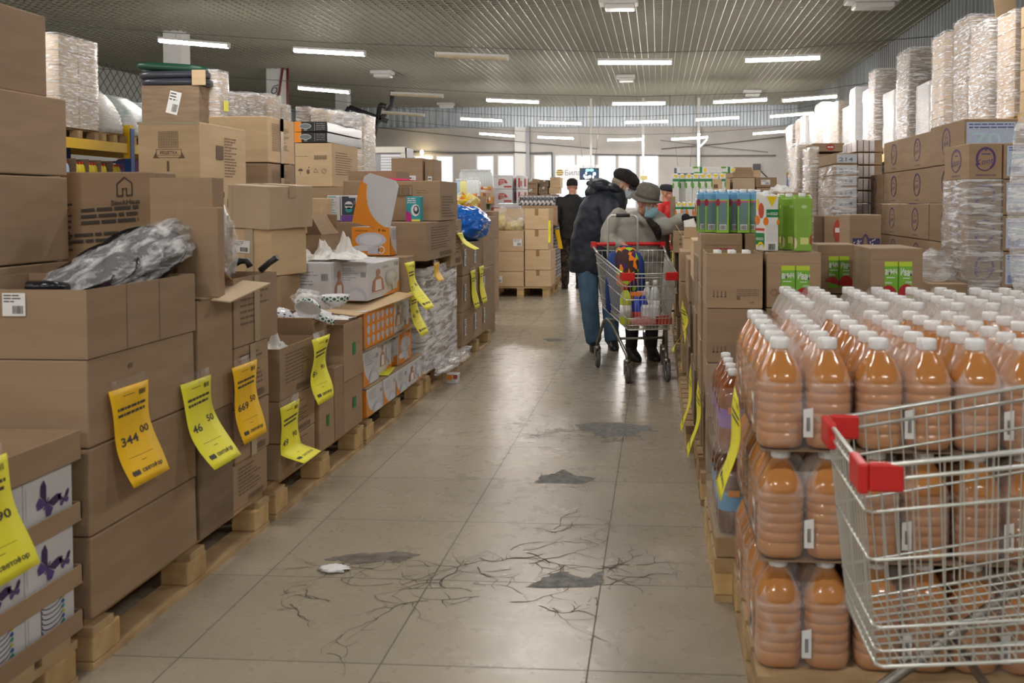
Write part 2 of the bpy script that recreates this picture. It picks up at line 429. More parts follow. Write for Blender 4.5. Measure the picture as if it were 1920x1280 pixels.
def crack(p, ang, ln, w0, depth=0):
    q = Vector(p); st = .025; n_ = max(2, int(ln/st)); L_ = []; 
    for i in range(n_+1):
        L_.append((q.copy(), w0*(1-.75*i/n_)*rnd.uniform(.5, 1.3))); ang += rnd.uniform(-.55, .55); q = q+Vector((math.cos(ang), math.sin(ang), 0))*st
        if depth < 2 and rnd.random() < .22: crack(q, ang+rnd.choice([-1, 1])*rnd.uniform(.5, 1.4), ln*rnd.uniform(.25, .6), w0*.7, depth+1)
    vs = []
    for i, (p_, w) in enumerate(L_):
        d = (L_[min(i+1, n_)][0]-L_[max(i-1, 0)][0]).normalized(); nn = Vector((-d.y, d.x, 0)); vs += [p_+nn*w, p_-nn*w]
    b.add([(v.x, v.y, .0006) for v in vs], [(2*i, 2*i+1, 2*i+3, 2*i+2) for i in range(n_)])
for (px, py, sx, sy, n_, ln, w) in ((1060, 812, 75, 12, 26, .22, .0028), (1195, 815, 40, 10, 5, .2, .003), (1075, 905, 70, 8, 4, .2, .002), (1170, 1075, 45, 18, 9, .25, .004), (960, 1050, 70, 25, 8, .3, .0035), (900, 1120, 150, 30, 9, .4, .003), (780, 1085, 60, 25, 4, .35, .003), (690, 1055, 110, 10, 5, .3, .0025), (580, 1140, 40, 15, 3, .25, .004), (1010, 996, 50, 4, 2, .3, .003), (920, 940, 30, 6, 3, .15, .002), (960, 795, 30, 5, 3, .3, .003), (1090, 1010, 60, 20, 3, .25, .003), (760, 820, 20, 8, 2, .1, .002)):
    for i in range(n_): crack(fl(px+rnd.uniform(-sx, sx), py+rnd.uniform(-sy, sy)), rnd.uniform(-.9, .9)+rnd.choice([0, math.pi]), ln*rnd.uniform(.5, 1.2), w*rnd.uniform(.6, 1.1))
b.build('tile_cracks', CRK, FLOOR)

WALLM = noisy('painted wall', (.40, .375, .35), (.46, .435, .41), 1.2, .7)
WALLW = noisy('white wall', (.66, .67, .66), (.74, .74, .73), 1.5, .7)
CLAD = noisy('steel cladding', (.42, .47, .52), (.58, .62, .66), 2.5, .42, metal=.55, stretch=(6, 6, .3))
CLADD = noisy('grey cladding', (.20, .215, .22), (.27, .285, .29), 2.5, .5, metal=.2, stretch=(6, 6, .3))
FRAMEW = flat('white window frame', (.75, .76, .78), .45)
m, nt, bb = newmat('window glass'); sset(bb, Base_Color=(.9, .94, 1), Roughness=.08)
tr = N(nt, 'ShaderNodeBsdfTransparent'); mx = N(nt, 'ShaderNodeMixShader'); mx.inputs[0].default_value = .22
nt.links.new(tr.outputs[0], mx.inputs[1]); nt.links.new(bb.outputs[0], mx.inputs[2]); nt.links.new(mx.outputs[0], nt.nodes['Material Output'].inputs[0])
GLASS = m
# back wall with window openings
wins = [(736, 771), (776, 812), (817, 850), (893, 926), (933, 964), (1001, 1035), (1041, 1078), (1081, 1115), (1121, 1155), (1159, 1193), (1199, 1235)]
WZ1, WZ0 = ZP(291, HY1), 1.15
b = MB(); xs = []
for a, c in wins: xs += [XP(a, HY1, 300), XP(c, HY1, 300)]
b.box(HX0, HX1+.2, HY1, HY1+.25, WZ1, CZ+.3); b.box(HX0, HX1, HY1, HY1+.25, 0, WZ0)
cur = HX0
for i in range(0, len(xs), 2): b.box(cur, xs[i], HY1, HY1+.25, WZ0, WZ1); cur = xs[i+1]
b.box(cur, HX1, HY1, HY1+.25, WZ0, WZ1)
struct(b.build('wall_back', WALLM))
for i in range(0, len(xs), 2):
    f = MB(); x0, x1 = xs[i], xs[i+1]; t = .05
    f.box(x0, x1, HY1+.02, HY1+.1, WZ0, WZ0+t); f.box(x0, x1, HY1+.02, HY1+.1, WZ1-t, WZ1)
    f.box(x0, x0+t, HY1+.02, HY1+.1, WZ0+t, WZ1-t); f.box(x1-t, x1, HY1+.02, HY1+.1, WZ0+t, WZ1-t)
    w = struct(f.build('window_%d' % (i//2+1), FRAMEW))
    g = MB(); g.box(x0+t, x1-t, HY1+.055, HY1+.06, WZ0+t, WZ1-t); g.build('pane', GLASS, w)
# cladding band, corrugated, over the back wall
def corrug(x0, x1, z0, z1, pitch, dep, axis, c, name, mat, sgn=-1):
    b = MB(); vs = []; n = int((x1-x0)/pitch); 
    for i in range(n):
        for f_, k in ((0, 0), (.35, 0), (.5, 1), (.85, 1)):
            vs.append((x0+(i+f_)*pitch, k*dep*sgn))
    vs.append((x1, 0)); P = []
    for x, y in vs:
        for z in (z0, z1): P.append((x, c+y, z) if axis == 'x' else (c+y, x, z))
    b.add(P, [(2*i, 2*i+2, 2*i+3, 2*i+1) for i in range(len(vs)-1)])
    return struct(b.build(name, mat))
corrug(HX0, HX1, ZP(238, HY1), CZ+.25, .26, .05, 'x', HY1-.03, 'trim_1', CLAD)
b = MB(); b.box(HX0, HX1, HY1-.12, HY1, ZP(240, HY1), ZP(238, HY1)); struct(b.build('trim_2', flat('trim grey', (.35, .37, .39), .5)))
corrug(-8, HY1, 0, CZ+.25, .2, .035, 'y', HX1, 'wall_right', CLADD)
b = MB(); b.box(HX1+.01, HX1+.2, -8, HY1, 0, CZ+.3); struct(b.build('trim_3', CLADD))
b = MB(); b.box(HX0-.2, HX0, -8, HY1, 0, CZ+.3); struct(b.build('wall_left', WALLW))
b = MB(); b.box(HX0-.2, HX1+.2, -8.2, -8, 0, CZ+.3); struct(b.build('wall_front', WALLW))
# ceiling: open metal grid hung under a dark slab
CEILD = flat('dark ceiling void', (.055, .06, .05), .9); BLADE = flat('ceiling grid metal', (.36, .35, .285), .42, .35)
b = MB(); b.box(HX0-.2, HX1+.2, -8.2, HY1+.25, CZ+.25, CZ+.45); c = struct(b.build('ceiling', CEILD))
g = MB(); P_ = .172
for i in range(int((HX1-HX0)/P_)+1):
    x = HX0+i*P_; g.box(x-.006, x+.006, 2, HY1-.05, CZ, CZ+.04)
for i in range(int((HY1-2)/P_)):
    y = 2+i*P_; g.box(HX0, HX1, y-.004, y+.004, CZ+.002, CZ+.038)
g.build('ceiling_grid', BLADE, c)
b = MB(); b.box(HX0, HX1, 2, HY1, CZ+.14, CZ+.15); b.build('ceiling_board', noisy('ceiling backing', (.07, .068, .05), (.15, .14, .11), .9, .8), c)
# wall ledge lines on the back wall
b = MB()
for (pa, ya, pb, yb, r_) in ((735, 284, 962, 285, .03), (962, 285, 1035, 286, .03), (1035, 286, 1036, 340, .03), (1110, 289, 1455, 291, .02), (1238, 263, 1440, 285, .012), (700, 238, 1120, 279, .012), (1240, 279, 1470, 256, .014)):
    p, q = at(pa, ya, HY1-.2), at(pb, yb, HY1-.2); b.tube([p, (p+q)/2+Vector((0, 0, -.03)), q], r_, 5)
o = b.build('wall_conduit', flat('conduit grey', (.14, .14, .14), .6)); tag(o, 'grey cables and conduit run along the far wall above the windows', 'cable')
def vpipe(px, y0, y1, w, label, c, Y=HY1-.15):
    b = MB(); p = at(px, y0, Y); q = at(px, y1, Y); b.box(p.x-w/2, p.x+w/2, Y-.08, Y+.1, q.z, p.z)
    tag(b.build('wall_post', flat('post paint %d' % px, c, .5)), label, 'post')
vpipe(990, 236, 420, .13, 'grey steel post on the far wall beside the striped logo sign', (.30, .31, .32))
vpipe(1310, 236, 315, .16, 'short dark post high on the far wall by the unlit screen', (.25, .26, .27))
vpipe(977, 238, 420, .5, 'pale pilaster on the far wall between two pairs of windows', (.66, .65, .63), HY1-.06)

# pillars
PILM = noisy('pillar paint', (.60, .61, .60), (.68, .68, .67), 2, .7)
for i, (x, y) in enumerate(((-10.73, 20.2), (-10.85, 25.9), (-10.95, 31.8))):
    b = MB(); b.box(x-.21, x+.21, y-.2, y+.2, 0, CZ+.1); o = struct(b.build('pillar', PILM, bevel=.01))
    if i == 1:
        t = MB(); FRp = (Vector((x-.21, y-.2, 0)), Vector((1,0,0)), Vector((0,0,1)), Vector((0,-1,0)))
        put_text(t, FRp, 'б', .1, 4.43, .36, off=.003, shear=.3); t.build('painted_mark', INK, o)
b = MB()
for dx, bend in ((.35, 0), (.22, .5)):
    x = -10.75+dx; b.tube([(x, 25.62, CZ+.1), (x-bend*.2, 25.6, 4.5), (x-bend*.75, 25.6, 3.6), (x-bend*.8, 25.6, 2.0)], .035, 8)
tag(b.build('drain_pipe', flat('dark red pipe', (.17, .02, .02), .5)), 'dark red pipes bending down beside the marked pillar', 'pipe')

# ---------------------------------------------------------------- lamps
TL = emis('tube light diffuser', (1, .955, .90), TUBE); TLoff = noisy('unlit diffuser', (.50, .42, .28), (.6, .52, .36), 6, .4); HOUS = flat('lamp housing', (.62, .62, .60), .5)
def tube_light(p, q, label, lit=True, group='tube lamps', drop=.1):
    c = (p+q)/2; dv = q-p; Ln = 1.3; ang = math.atan2(dv.y, dv.x); pit = -math.atan2(dv.z, math.hypot(dv.x, dv.y))
    root = E('tube_light', c, rot=(0, pit, ang)); tag(root, label, 'ceiling lamp', group)
    b = MB(); b.box(-Ln/2, Ln/2, -.05, .05, 0, .045); b.box(-Ln/2-.012, -Ln/2+.012, -.055, .055, -.05, .05); b.box(Ln/2-.012, Ln/2+.012, -.055, .055, -.05, .05)
    b.build('housing', HOUS, root, bevel=.006)
    b = MB(); vs = []; n = 8
    for x in (-Ln/2+.012, Ln/2-.012):
        for j in range(n+1):
            a = math.pi*j/n; vs.append((x, -.048*math.cos(a), -.055*math.sin(a)))
    b.add(vs, [(j, j+1, n+2+j, n+1+j) for j in range(n)]+[tuple(range(n+1))[::-1], tuple(range(n+1, 2*n+2))], smooth=False)
    b.build('diffuser', TL if lit else TLoff, root)
    for q in (-.35, .35): b = MB(); b.tube([(q, 0, .045), (q, 0, .045+drop)], .004, 5); b.build('hanger', STEELD, root)
    return root
rows = {1: 16.5, 2: 22.8, 3: 28.3, 4: 33.4}
spec = [ # row, px1, py1, px2, py2, lit, label
 (1, 289, 74, 439, 87, 1, 'lit tube lamp hanging in front of the plain white pillar'),
 (1, 547, 93, 689, 101, 1, 'lit tube lamp between the marked pillar and the unlit lamp'),
 (1, 817, 103, 953, 109, 0, 'unlit yellowed tube lamp in the frontmost hanging row'),
 (1, 1124, 116, 1257, 116, 1, 'lit tube lamp in the frontmost row above the aisle'),
 (1, 1402, 112, 1532, 107, 1, 'lit tube lamp in the frontmost row by the grey cladding'),
 (2, 554, 164, 661, 173, 1, 'lit tube lamp with looping white lead by the third pillar'),
 (2, 731, 176, 833, 181, 0, 'unlit yellowed tube lamp in the second hanging row'),
 (2, 911, 187, 1012, 191, 1, 'lit tube lamp in the second row over the yellow packets'),
 (2, 1149, 194, 1247, 193, 1, 'lit tube lamp in the second row above the man in the flat cap'),
 (2, 1339, 191, 1436, 186, 1, 'lit tube lamp in the second row over the white drink cartons'),
 (2, 1470, 188, 1566, 180, 1, 'lit tube lamp in the second row touching the racked stacks'),
 (3, 716, 211, 797, 217, 0, 'unlit yellowed tube lamp against the far cladding band'),
 (3, 863, 222, 943, 226, 1, 'lit tube lamp against the cladding beside the unlit lamp'),
 (3, 1011, 229, 1090, 231, 1, 'lit tube lamp against the cladding over the striped logo sign'),
 (3, 1174, 229, 1251, 227, 1, 'lit tube lamp against the cladding above the grey bowler hat'),
 (3, 1306, 224, 1384, 220, 1, 'lit tube lamp against the cladding above the unlit screen'),
 (3, 1447, 218, 1522, 212, 1, 'lit tube lamp against the cladding meeting the racked stacks'),
 (4, 899, 250, 966, 255, 1, 'small lit tube lamp in the last row over the white boxes'),
 (4, 1009, 257, 1075, 259, 1, 'small lit tube lamp in the last row above the sign'),
 (4, 1140, 262, 1206, 261, 1, 'small lit tube lamp in the last row above the flat cap'),
 (4, 1260, 261, 1326, 257, 1, 'small lit tube lamp in the last row on the white pole'),
 (4, 1420, 250, 1472, 246, 1, 'small lit tube lamp in the last row beside blue rack end'),
]
ends = {}
for r_, a, y1, c, y2, lit, lab in spec:
    Y = rows[r_]; p, q = at(a, y1-1, Y), at(c, y2-1, Y); tube_light(p, q, lab, bool(lit)); ends.setdefault(r_, []).append(((p+q)/2+Vector((0, 0, .15))))
for r_, pts in ends.items():
    pts = sorted(pts, key=lambda v: v.x); P = [Vector((HX0+.02, rows[r_], pts[0].z+(.5))) if r_ < 3 else pts[0]+Vector((-3, 0, .5))]+pts+[Vector((HX1-.02, rows[r_], pts[-1].z+.25))]
    if r_ >= 3: P[0] = Vector((HX0+.02, rows[r_], pts[0].z+.9))
    b = MB(); b.tube(P, .008, 5)
    tag(b.build('hanging_wire', flat('wire %d' % r_, (.16, .16, .15), .6)), ['', 'wire strung across the hall holding the frontmost tube lamps', 'wire strung across the hall holding the second lamp row', 'wire strung across in front of the cladding band', 'wire strung across holding the last row of small lamps'][r_], 'wire')
# rows over and behind the photographer, out of the picture
for y in (11.0, 5.6, .6, -4.6):
    for x in (-12.5, -9, -5.2, -1.4, 2.8):
        z = 4.25 if y > 3 else 4.1
        tube_light(Vector((x-.65, y, z)), Vector((x+.65, y, z)), 'tube lamp over the near end of the aisle, above the view', not (y == .6 and x == -5.2), 'tube lamps overhead', .8)
# ceiling fixtures
def ceil_box(px, py, Yd, w, label):
    p = at(px, py, Yd); root = E('ceiling_lamp', (p.x, p.y, CZ)); tag(root, label, 'emergency light')
    b = MB(); b.box(-w/2, w/2, -.2, .2, -.1, 0); b.build('housing', HOUS, root, bevel=.02)
    b = MB(); b.box(-w*.36, w*.42, -.17, .17, -.2, -.1); b.build('lens', flat('lens%d' % px, (.66, .66, .64), .3), root, bevel=.03)
for px, py, w, lab in ((1160, 2, .72, 'pale box fitting cut by the top edge above the aisle'), (1634, 6, .95, 'pale box fitting at the top beside the grey cladding'), (717, 130, .62, 'pale box fitting on the ceiling by the unlit yellowed lamp'), (1173, 142, .56, 'pale box fitting just under the frontmost aisle lamp'), (836, 191, .62, 'pale box fitting where the ceiling meets the cladding'), (1410, 172, .6, 'pale box fitting above the second row near the racks')):
    ceil_box(px, py, (CZ-EYE)*F/(382-py), w, lab)
# screens and poles
def pole(px, ytop, ybot, Y, lab, w=.07):
    p, q = at(px, ytop, Y), at(px, ybot, Y); b = MB(); b.box(p.x-w/2, p.x+w/2, Y-w/2, Y+w/2, q.z, CZ)
    tag(b.build('sign_pole', flat('pole white %d' % px, (.7, .7, .68), .5)), lab, 'pole')
pole(1108, 250, 340, 33.6, 'white hanging pole in front of the lit screen')
pole(1206, 250, 345, 33.6, 'white hanging pole above the flat cap, small yellow sign below')
pole(1310, 262, 350, 33.6, 'white hanging pole with slanted brace behind the drink cartons', .09)
b = MB(); b.tube([at(1326, 262, 33.5), at(1311, 278, 33.5)], .04, 6); tag(b.build('pole_brace', flat('brace white', (.7, .7, .68))), 'slanted white brace joining the far lamp to its pole', 'brace')
def screen(px0, py0, px1, py1, Y, lab, art=0):
    p, q = at(px0, py1, Y), at(px1, py0, Y); w, h = q.x-p.x, q.z-p.z
    root = E('screen', ((p.x+q.x)/2, Y, p.z)); tag(root, lab, 'screen')
    b = MB(); b.box(-w/2, w/2, -.04, .04, 0, h); b.build('casing', BLACKP, root, bevel=.01)
    Fr = frames(w, .08, h)['front']; b = MB(); b.frect(Fr, .04, .04, w-.04, h-.04, .003, 0)
    rnd = random.Random(4)
    b.fdisc(Fr, w*.42, h*.82, .08, .05, .005, 1); b.fdisc(Fr, w*.62, h*.82, .08, .05, .005, 1)
    if art:
        for i in range(9): b.fdisc(Fr, w*rnd.uniform(.2, .85), h*rnd.uniform(.15, .6), .035, .06, .005, 2)
    b.build('display', [emis('display%d' % px0, (.01, .04, .10), .12), emis('display glow%d' % px0, (.2, .6, .9), .35), emis('display dots%d' % px0, (.7, .8, .8), .25)], root)
    for q, q2 in ((-.3, -.75), (.3, .6)): b = MB(); b.tube([(w*q, 0, h), (w*q2, 0, CZ-p.z)], .008, 5); b.build('hanger', STEELD, root)
screen(1087, 315, 1123, 337, 33, 'lit dark screen hung behind the person in the black beanie', 1)
screen(1264, 315, 1301, 345, 33, 'dark hanging screen behind the white drink cartons')
p, q = at(1201, 337, 33.4), at(1214, 329, 33.4); b = MB(); b.box(p.x, q.x, 33.54, 33.57, p.z, q.z); tag(b.build('hanging_sign', noisy('yellow sign', (.6, .5, .15), (.8, .7, .3), 30, .5)), 'small yellow sign on the pole above the grey bowler hat', 'sign')
# striped logo sign
p, q = at(1041, 338, HY1-.3), at(1128, 309, HY1-.3); w, h = q.x-p.x, q.z-p.z
root = E('shop_sign', (p.x+w/2, HY1-.25, p.z)); tag(root, 'white far sign with striped round logo and large grey letters', 'sign')
b = MB(); b.box(-w/2, w/2, -.04, .04, 0, h); b.build('sign_board', flat('sign white', (.74, .76, .80), .5), root)
Fr = frames(w, .08, h)['front']; b = MB(); cu, cv, rr = w*.10, h*.50, h*.235
for i in range(7):
    v0, v1 = cv-rr+2*rr*i/7, cv-rr+2*rr*(i+1)/7
    hw = lambda v: math.sqrt(max(0, rr*rr-(v-cv)**2))
    b.fpoly(Fr, [(cu-hw(v0), v0), (cu+hw(v0), v0), (cu+hw(v1), v1), (cu-hw(v1), v1)], .004, 1 if i % 2 else 0)
b.build('round_logo', [flat('logo yellow', (.75, .55, .15)), flat('logo black', (.08, .08, .08))], root)
b = MB(); put_text(b, Fr, 'Билайн', w*.2, h*.33, h*.46, off=.004); b.build('lettering', flat('sign grey', (.16, .17, .19)), root)
p = at(867, 338, HY1-.02); b = MB(); b.box(p.x, p.x+.27, HY1-.03, HY1-.01, p.z, p.z+.1); tag(b.build('exit_sign', flat('exit green', (.02, .22, .10))), 'small green sign low on the far wall beside the windows', 'sign')

# kiosk with roller shutter, far down on the crockery side
x0, x1 = XP(640, 24, 300), XP(745, 24, 300)
root = E('kiosk', ((x0+x1)/2, 24.8, 0)); tag(root, 'white kiosk with slatted roller shutter behind the black lid cartons', 'kiosk')
w = x1-x0; zt = ZP(272, 24)
b = MB(); b.box(-w/2, w/2, 0, .8, 0, zt); b.build('body', flat('kiosk grey', (.34, .34, .36), .5), root)
b = MB()
for i in range(7): b.box(w*.05, w*.42, -.03, 0, zt-.25-i*.075, zt-.19-i*.075)
b.build('roller_shutter', flat('shutter white', (.78, .78, .85), .4), root)
b = MB(); b.box(w*.05, w*.36, -.02, 0, .3, zt-.8); b.build('door', flat('kiosk door', (.72, .76, .80), .4), root)
b = MB(); b.box(w*.42, w*.5, -.04, .1, 0, zt+.02); b.box(-w/2, w/2, -.06, 0, zt-.14, zt+.02); b.build('frame', flat('kiosk cream', (.7, .66, .58), .5), root)
# dark truss brackets by the far wall
b = MB()
for pts in (((735, 170), (735, 198), (680, 262)), ((713, 196), (700, 262)), ((655, 201), (728, 228)), ((655, 201), (640, 226)), ((690, 232), (706, 232)), ((725, 200), (712, 196))):
    b.tube([at(x, y, 29) for x, y in pts], .075, 6)
tag(b.build('steel_bracket', flat('dark steel', (.05, .05, .05), .5)), 'dark slanted steel bracket under the cladding band over the kiosk', 'bracket')
bl = MB(); p = at(791, 286, 36); bl.ell(p, (.07, .07, .1)); tag(bl.build('wall_bulb', emis('warm bulb', (1, .8, .5), 12)), 'glowing warm bulb on the far wall cable above the window', 'lamp')
p = at(1419, 313, HY1-.1); b = MB(); b.box(p.x-.14, p.x+.14, HY1-.2, HY1, p.z-.12, p.z+.12); b.tube([p, at(1428, 322, HY1-.05), at(1440, 334, HY1-.05)], .02, 5); tag(b.build('wall_socket_box', BLACKP), 'small black junction box on the bare grey wall', 'junction box')
# ================================================================ GOODS ON THE CROCKERY SIDE (aisle face at x = -1.6)
def PX(px, py, X):
    r = ray(px, py); k = X/r.x; return Vector((X, k, EYE+r.z*k))
LX = -1.6
def scuff(FR, root, w, d, h):
    ink(root, lambda b: b.fdisc(FR['right'], d*.35, h*.8, .012, .008, .001, 0, 9))
def printed(nl=9, seed=1, bar=True, f='right', mi=0, extra=None):
    def a(FR, root, w, d, h):
        Fr = FR[f]; W_ = w if f in ('front', 'top') else d
        def g(b):
            rnd = random.Random(seed)
            b.lines(Fr, W_*.14, h*.86, W_*.66, nl, h*.62/nl, mi, .32, rnd)
            if bar: b.bars(Fr, W_*.42, h*.06, W_*.42, h*.12, mi, .001, 16, seed)
            if extra: extra(b, Fr, W_, h)
        ink(root, g)
    return a
# --- butterfly trays at the near end
pallet('wooden pallet under the white butterfly-print boxes at the near end', -2.8, LX, 1.25, 2.43)
levels = [.145, .272, .448, .616]
def butterfly(b, Fr, cu, cv, s, ang, mi=0):
    o, u, v, n = Fr; ca, sa = math.cos(R(ang)), math.sin(R(ang))
    u2, v2 = u*ca+v*sa, v*ca-u*sa; F2 = (o+u*cu+v*cv, u2, v2, n)
    for sg in (1, -1):
        b.fpoly(F2, [(0, 0), (sg*.55*s, .75*s), (sg*.95*s, .95*s), (sg*1.0*s, .55*s), (sg*.7*s, .1*s)], .0015, mi)
        b.fpoly(F2, [(0, 0), (sg*.72*s, .02*s), (sg*.75*s, -.4*s), (sg*.45*s, -.62*s), (sg*.15*s, -.35*s)], .0017, mi+1)
    b.frect(F2, -.04*s, -.4*s, .04*s, .35*s, .002, mi)
for k in range(3):
    z0, z1 = levels[k], levels[k+1]
    root = E('display_tray', ((-1.87), 2.05, z0)); tag(root, 'low brown cardboard tray holding white printed boxes, %s layer of three' % ['bottom', 'middle', 'top'][k], 'tray', 'trays of the butterfly boxes')
    b = MB(); w, d, h = .54, .82, .052; t = .005
    b.box(-w/2, w/2, -d/2, d/2, 0, t); b.box(-w/2, w/2, -d/2, -d/2+t, t, h); b.box(-w/2, w/2, d/2-t, d/2, t, h); b.box(-w/2, -w/2+t, -d/2, d/2, t, h); b.box(w/2-t, w/2, -d/2, d/2, t, h)
    b.build('tray_body', CARD, root)
    for j in range(4):
        y1 = 2.44-j*.2; y0 = y1-.196
        r2 = E('gift_box', (-1.74, (y0+y1)/2, z0+.006))
        tag(r2, 'white box with %s print, %s of its row, %s tray' % ('coil spring' if k == 0 else 'purple butterflies', ['farther end', 'second', 'third', 'near end'][j], ['bottom', 'middle', 'top'][k]), 'box', 'white printed boxes in trays')
        b = MB(); hh = z1-z0-.008; b.box(-.127, .127, -.098, .098, 0, hh); b.build('body', WHITEBOX, r2, bevel=.003)
        Fr = frames(.254, .196, hh)['right']; b = MB()
        if k: butterfly(b, Fr, .085, hh*.52, .048, -38); butterfly(b, Fr, .158, hh*.45, .024, 8)
        else:
            for i in range(7): b.fring(Fr, .10, .04+i*.0135, .045, .022, .0028, .0012, 2, 16, 150, 345); b.fdisc(Fr, .146, .032+i*.0135, .006, .006, .0014, 3+i % 3, 8)
        b.frect(Fr, .006, hh*.35, .008, hh*.9, .001, 6)
        b.build('printing', [flat('butterfly dark', (.05, .02, .10)), flat('butterfly blue', (.09, .05, .22)), flat('coil', (.05, .06, .16)), flat('coil y', (.5, .5, .05)), flat('coil g', (.03, .3, .25)), flat('coil b', (.02, .1, .35)), flat('fold', (.45, .45, .5))] if 'fly' not in globals() else fly, r2)
        if 'fly' not in globals(): fly = list(D.objects[r2.name].children[0].data.materials) if False else [m_ for m_ in r2.children[-1].data.materials]
carton('empty open tray box on top of the butterfly boxes', -2.14, LX, 1.64, 2.46, .62, .70, open_=True)

# --- plain tall boxes with the 344 tag
pallet('wooden pallet under the large plain cartons with the 344 tag', -2.8, LX, 2.5, 3.70, deck='y')
za = [.146]+[PX(335, y, LX).z for y in (912, 770, 628)]
for i in range(3):
    carton('large plain brown carton behind the amber 344 tag, %s of three' % ['lowest', 'middle', 'highest'][i], -2.2, LX, 2.5, 3.10, za[i]+.001, za[i+1]-.001, art=scuff if i == 2 else None)
def art_open(FR, root, w, d, h):
    sticker(root, FR['front'], w-.245, h*.62, .068, .065, 5)
    def g(b):
        for q in range(6): b.fpoly(FR['front'], [(w-.39, h*(.08+.15*q)), (w-.355, h*(.11+.15*q)), (w-.35, h*(.15+.15*q)), (w-.385, h*(.13+.15*q))], .001, 3)
        for q in (.32, .62): b.frect(FR['right'], d*q, 0, d*q+.0025, h, .001, 0)
    ink(root, g)
r = carton('open brown carton with barcode sticker holding dark goods in film', -2.2, LX, 2.5, 3.11, za[3]+.001, PX(338, 517, LX).z, open_=True, art=art_open, fill=(.55, flat('dark contents', (.05, .05, .055))))
# goods in clear film inside it
def blob(name, c, r, mats, seed=0, amp=.25, fr=2.2, parent=None, sub=4, flatb=None, rot=None, spike=None):
    import bmesh
    bm = bmesh.new(); bmesh.ops.create_icosphere(bm, subdivisions=sub, radius=1); o_ = Vector((seed*7.3, seed*3.1, 0)); M = Euler(rot).to_matrix() if rot else None
    for v in bm.verts:
        n = v.co.normalized(); k = 1+amp*noise.fractal(n*fr+o_, .8, 2, 5)+amp*.35*abs(noise.noise(n*fr*3.7+o_))
        if spike: k += spike[1]*max(0, n.dot(Vector(spike[0]).normalized()))**6
        p = Vector((n.x*r[0], n.y*r[1], n.z*r[2]))*k
        if M: p = M @ p
        if flatb is not None: p.z = max(p.z, flatb)
        v.co = p
    me = D.meshes.new(name); bm.to_mesh(me); bm.free()
    for m_ in (mats if isinstance(mats, list) else [mats]): me.materials.append(m_)
    for p in me.polygons: p.use_smooth = True
    o = D.objects.new(name, me); COL.objects.link(o); o.location = c
    if parent: o.parent = parent
    return o
def bag(label, c, r, core=None, mat=None, seed=0, amp=.25, fr=2.2, rot=None, spike=None, name='plastic_bag', cat='bag', group=None, core_r=.75, sub=4):
    root = E(name, c); tag(root, label, cat, group)
    blob('film', (0, 0, 0), r, mat or FILMC, seed, amp, fr, root, sub, None, rot, spike)
    if core: blob('contents', (0, 0, -r[2]*.12), [q*core_r for q in r], core, seed+5, amp, fr*1.3, root, max(3, sub-1), None, rot)
    return root
DARKG = flat('black enamel', (.012, .012, .015), .22); ROSE = flat('rose plastic', (.45, .12, .22), .4)
root = E('wrapped_pans', (-1.77, 2.93, za[3]+.135)); tag(root, 'black pans wrapped in shiny clear film heaped in the open carton', 'pans')
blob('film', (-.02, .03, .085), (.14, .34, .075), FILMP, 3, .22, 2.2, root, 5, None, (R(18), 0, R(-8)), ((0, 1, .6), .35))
b = MB()
for i, (y, z, a) in enumerate(((-.22, .0, 10), (-.08, .04, 25), (.05, .07, 30), (.2, .1, 35))):
    T = Matrix.Translation((-.02, y, z)) @ Euler((R(a), R(8*i-10), 0)).to_matrix().to_4x4()
    b.lathe([(.02, 0), (.11, .002), (.135, .045), (.142, .05), (.13, .044), (.105, .006), (.01, .005)], 24, 0, T)
b.build('pan', DARKG, root)
for pts, r_ in (([(-.03, .1, .12), (.0, .24, .2), (.02, .36, .24)], .014), ([(.0, -.26, .05), (-.02, -.31, .06), (-.08, -.32, .06)], .018)): b = MB(); b.tube(pts, r_, 8); b.build('pan_handle', DARKG, root)
b = MB(); b.ell((.09, -.1, -.0), (.03, .09, .02), 0); b.build('rose_lid', ROSE, root)

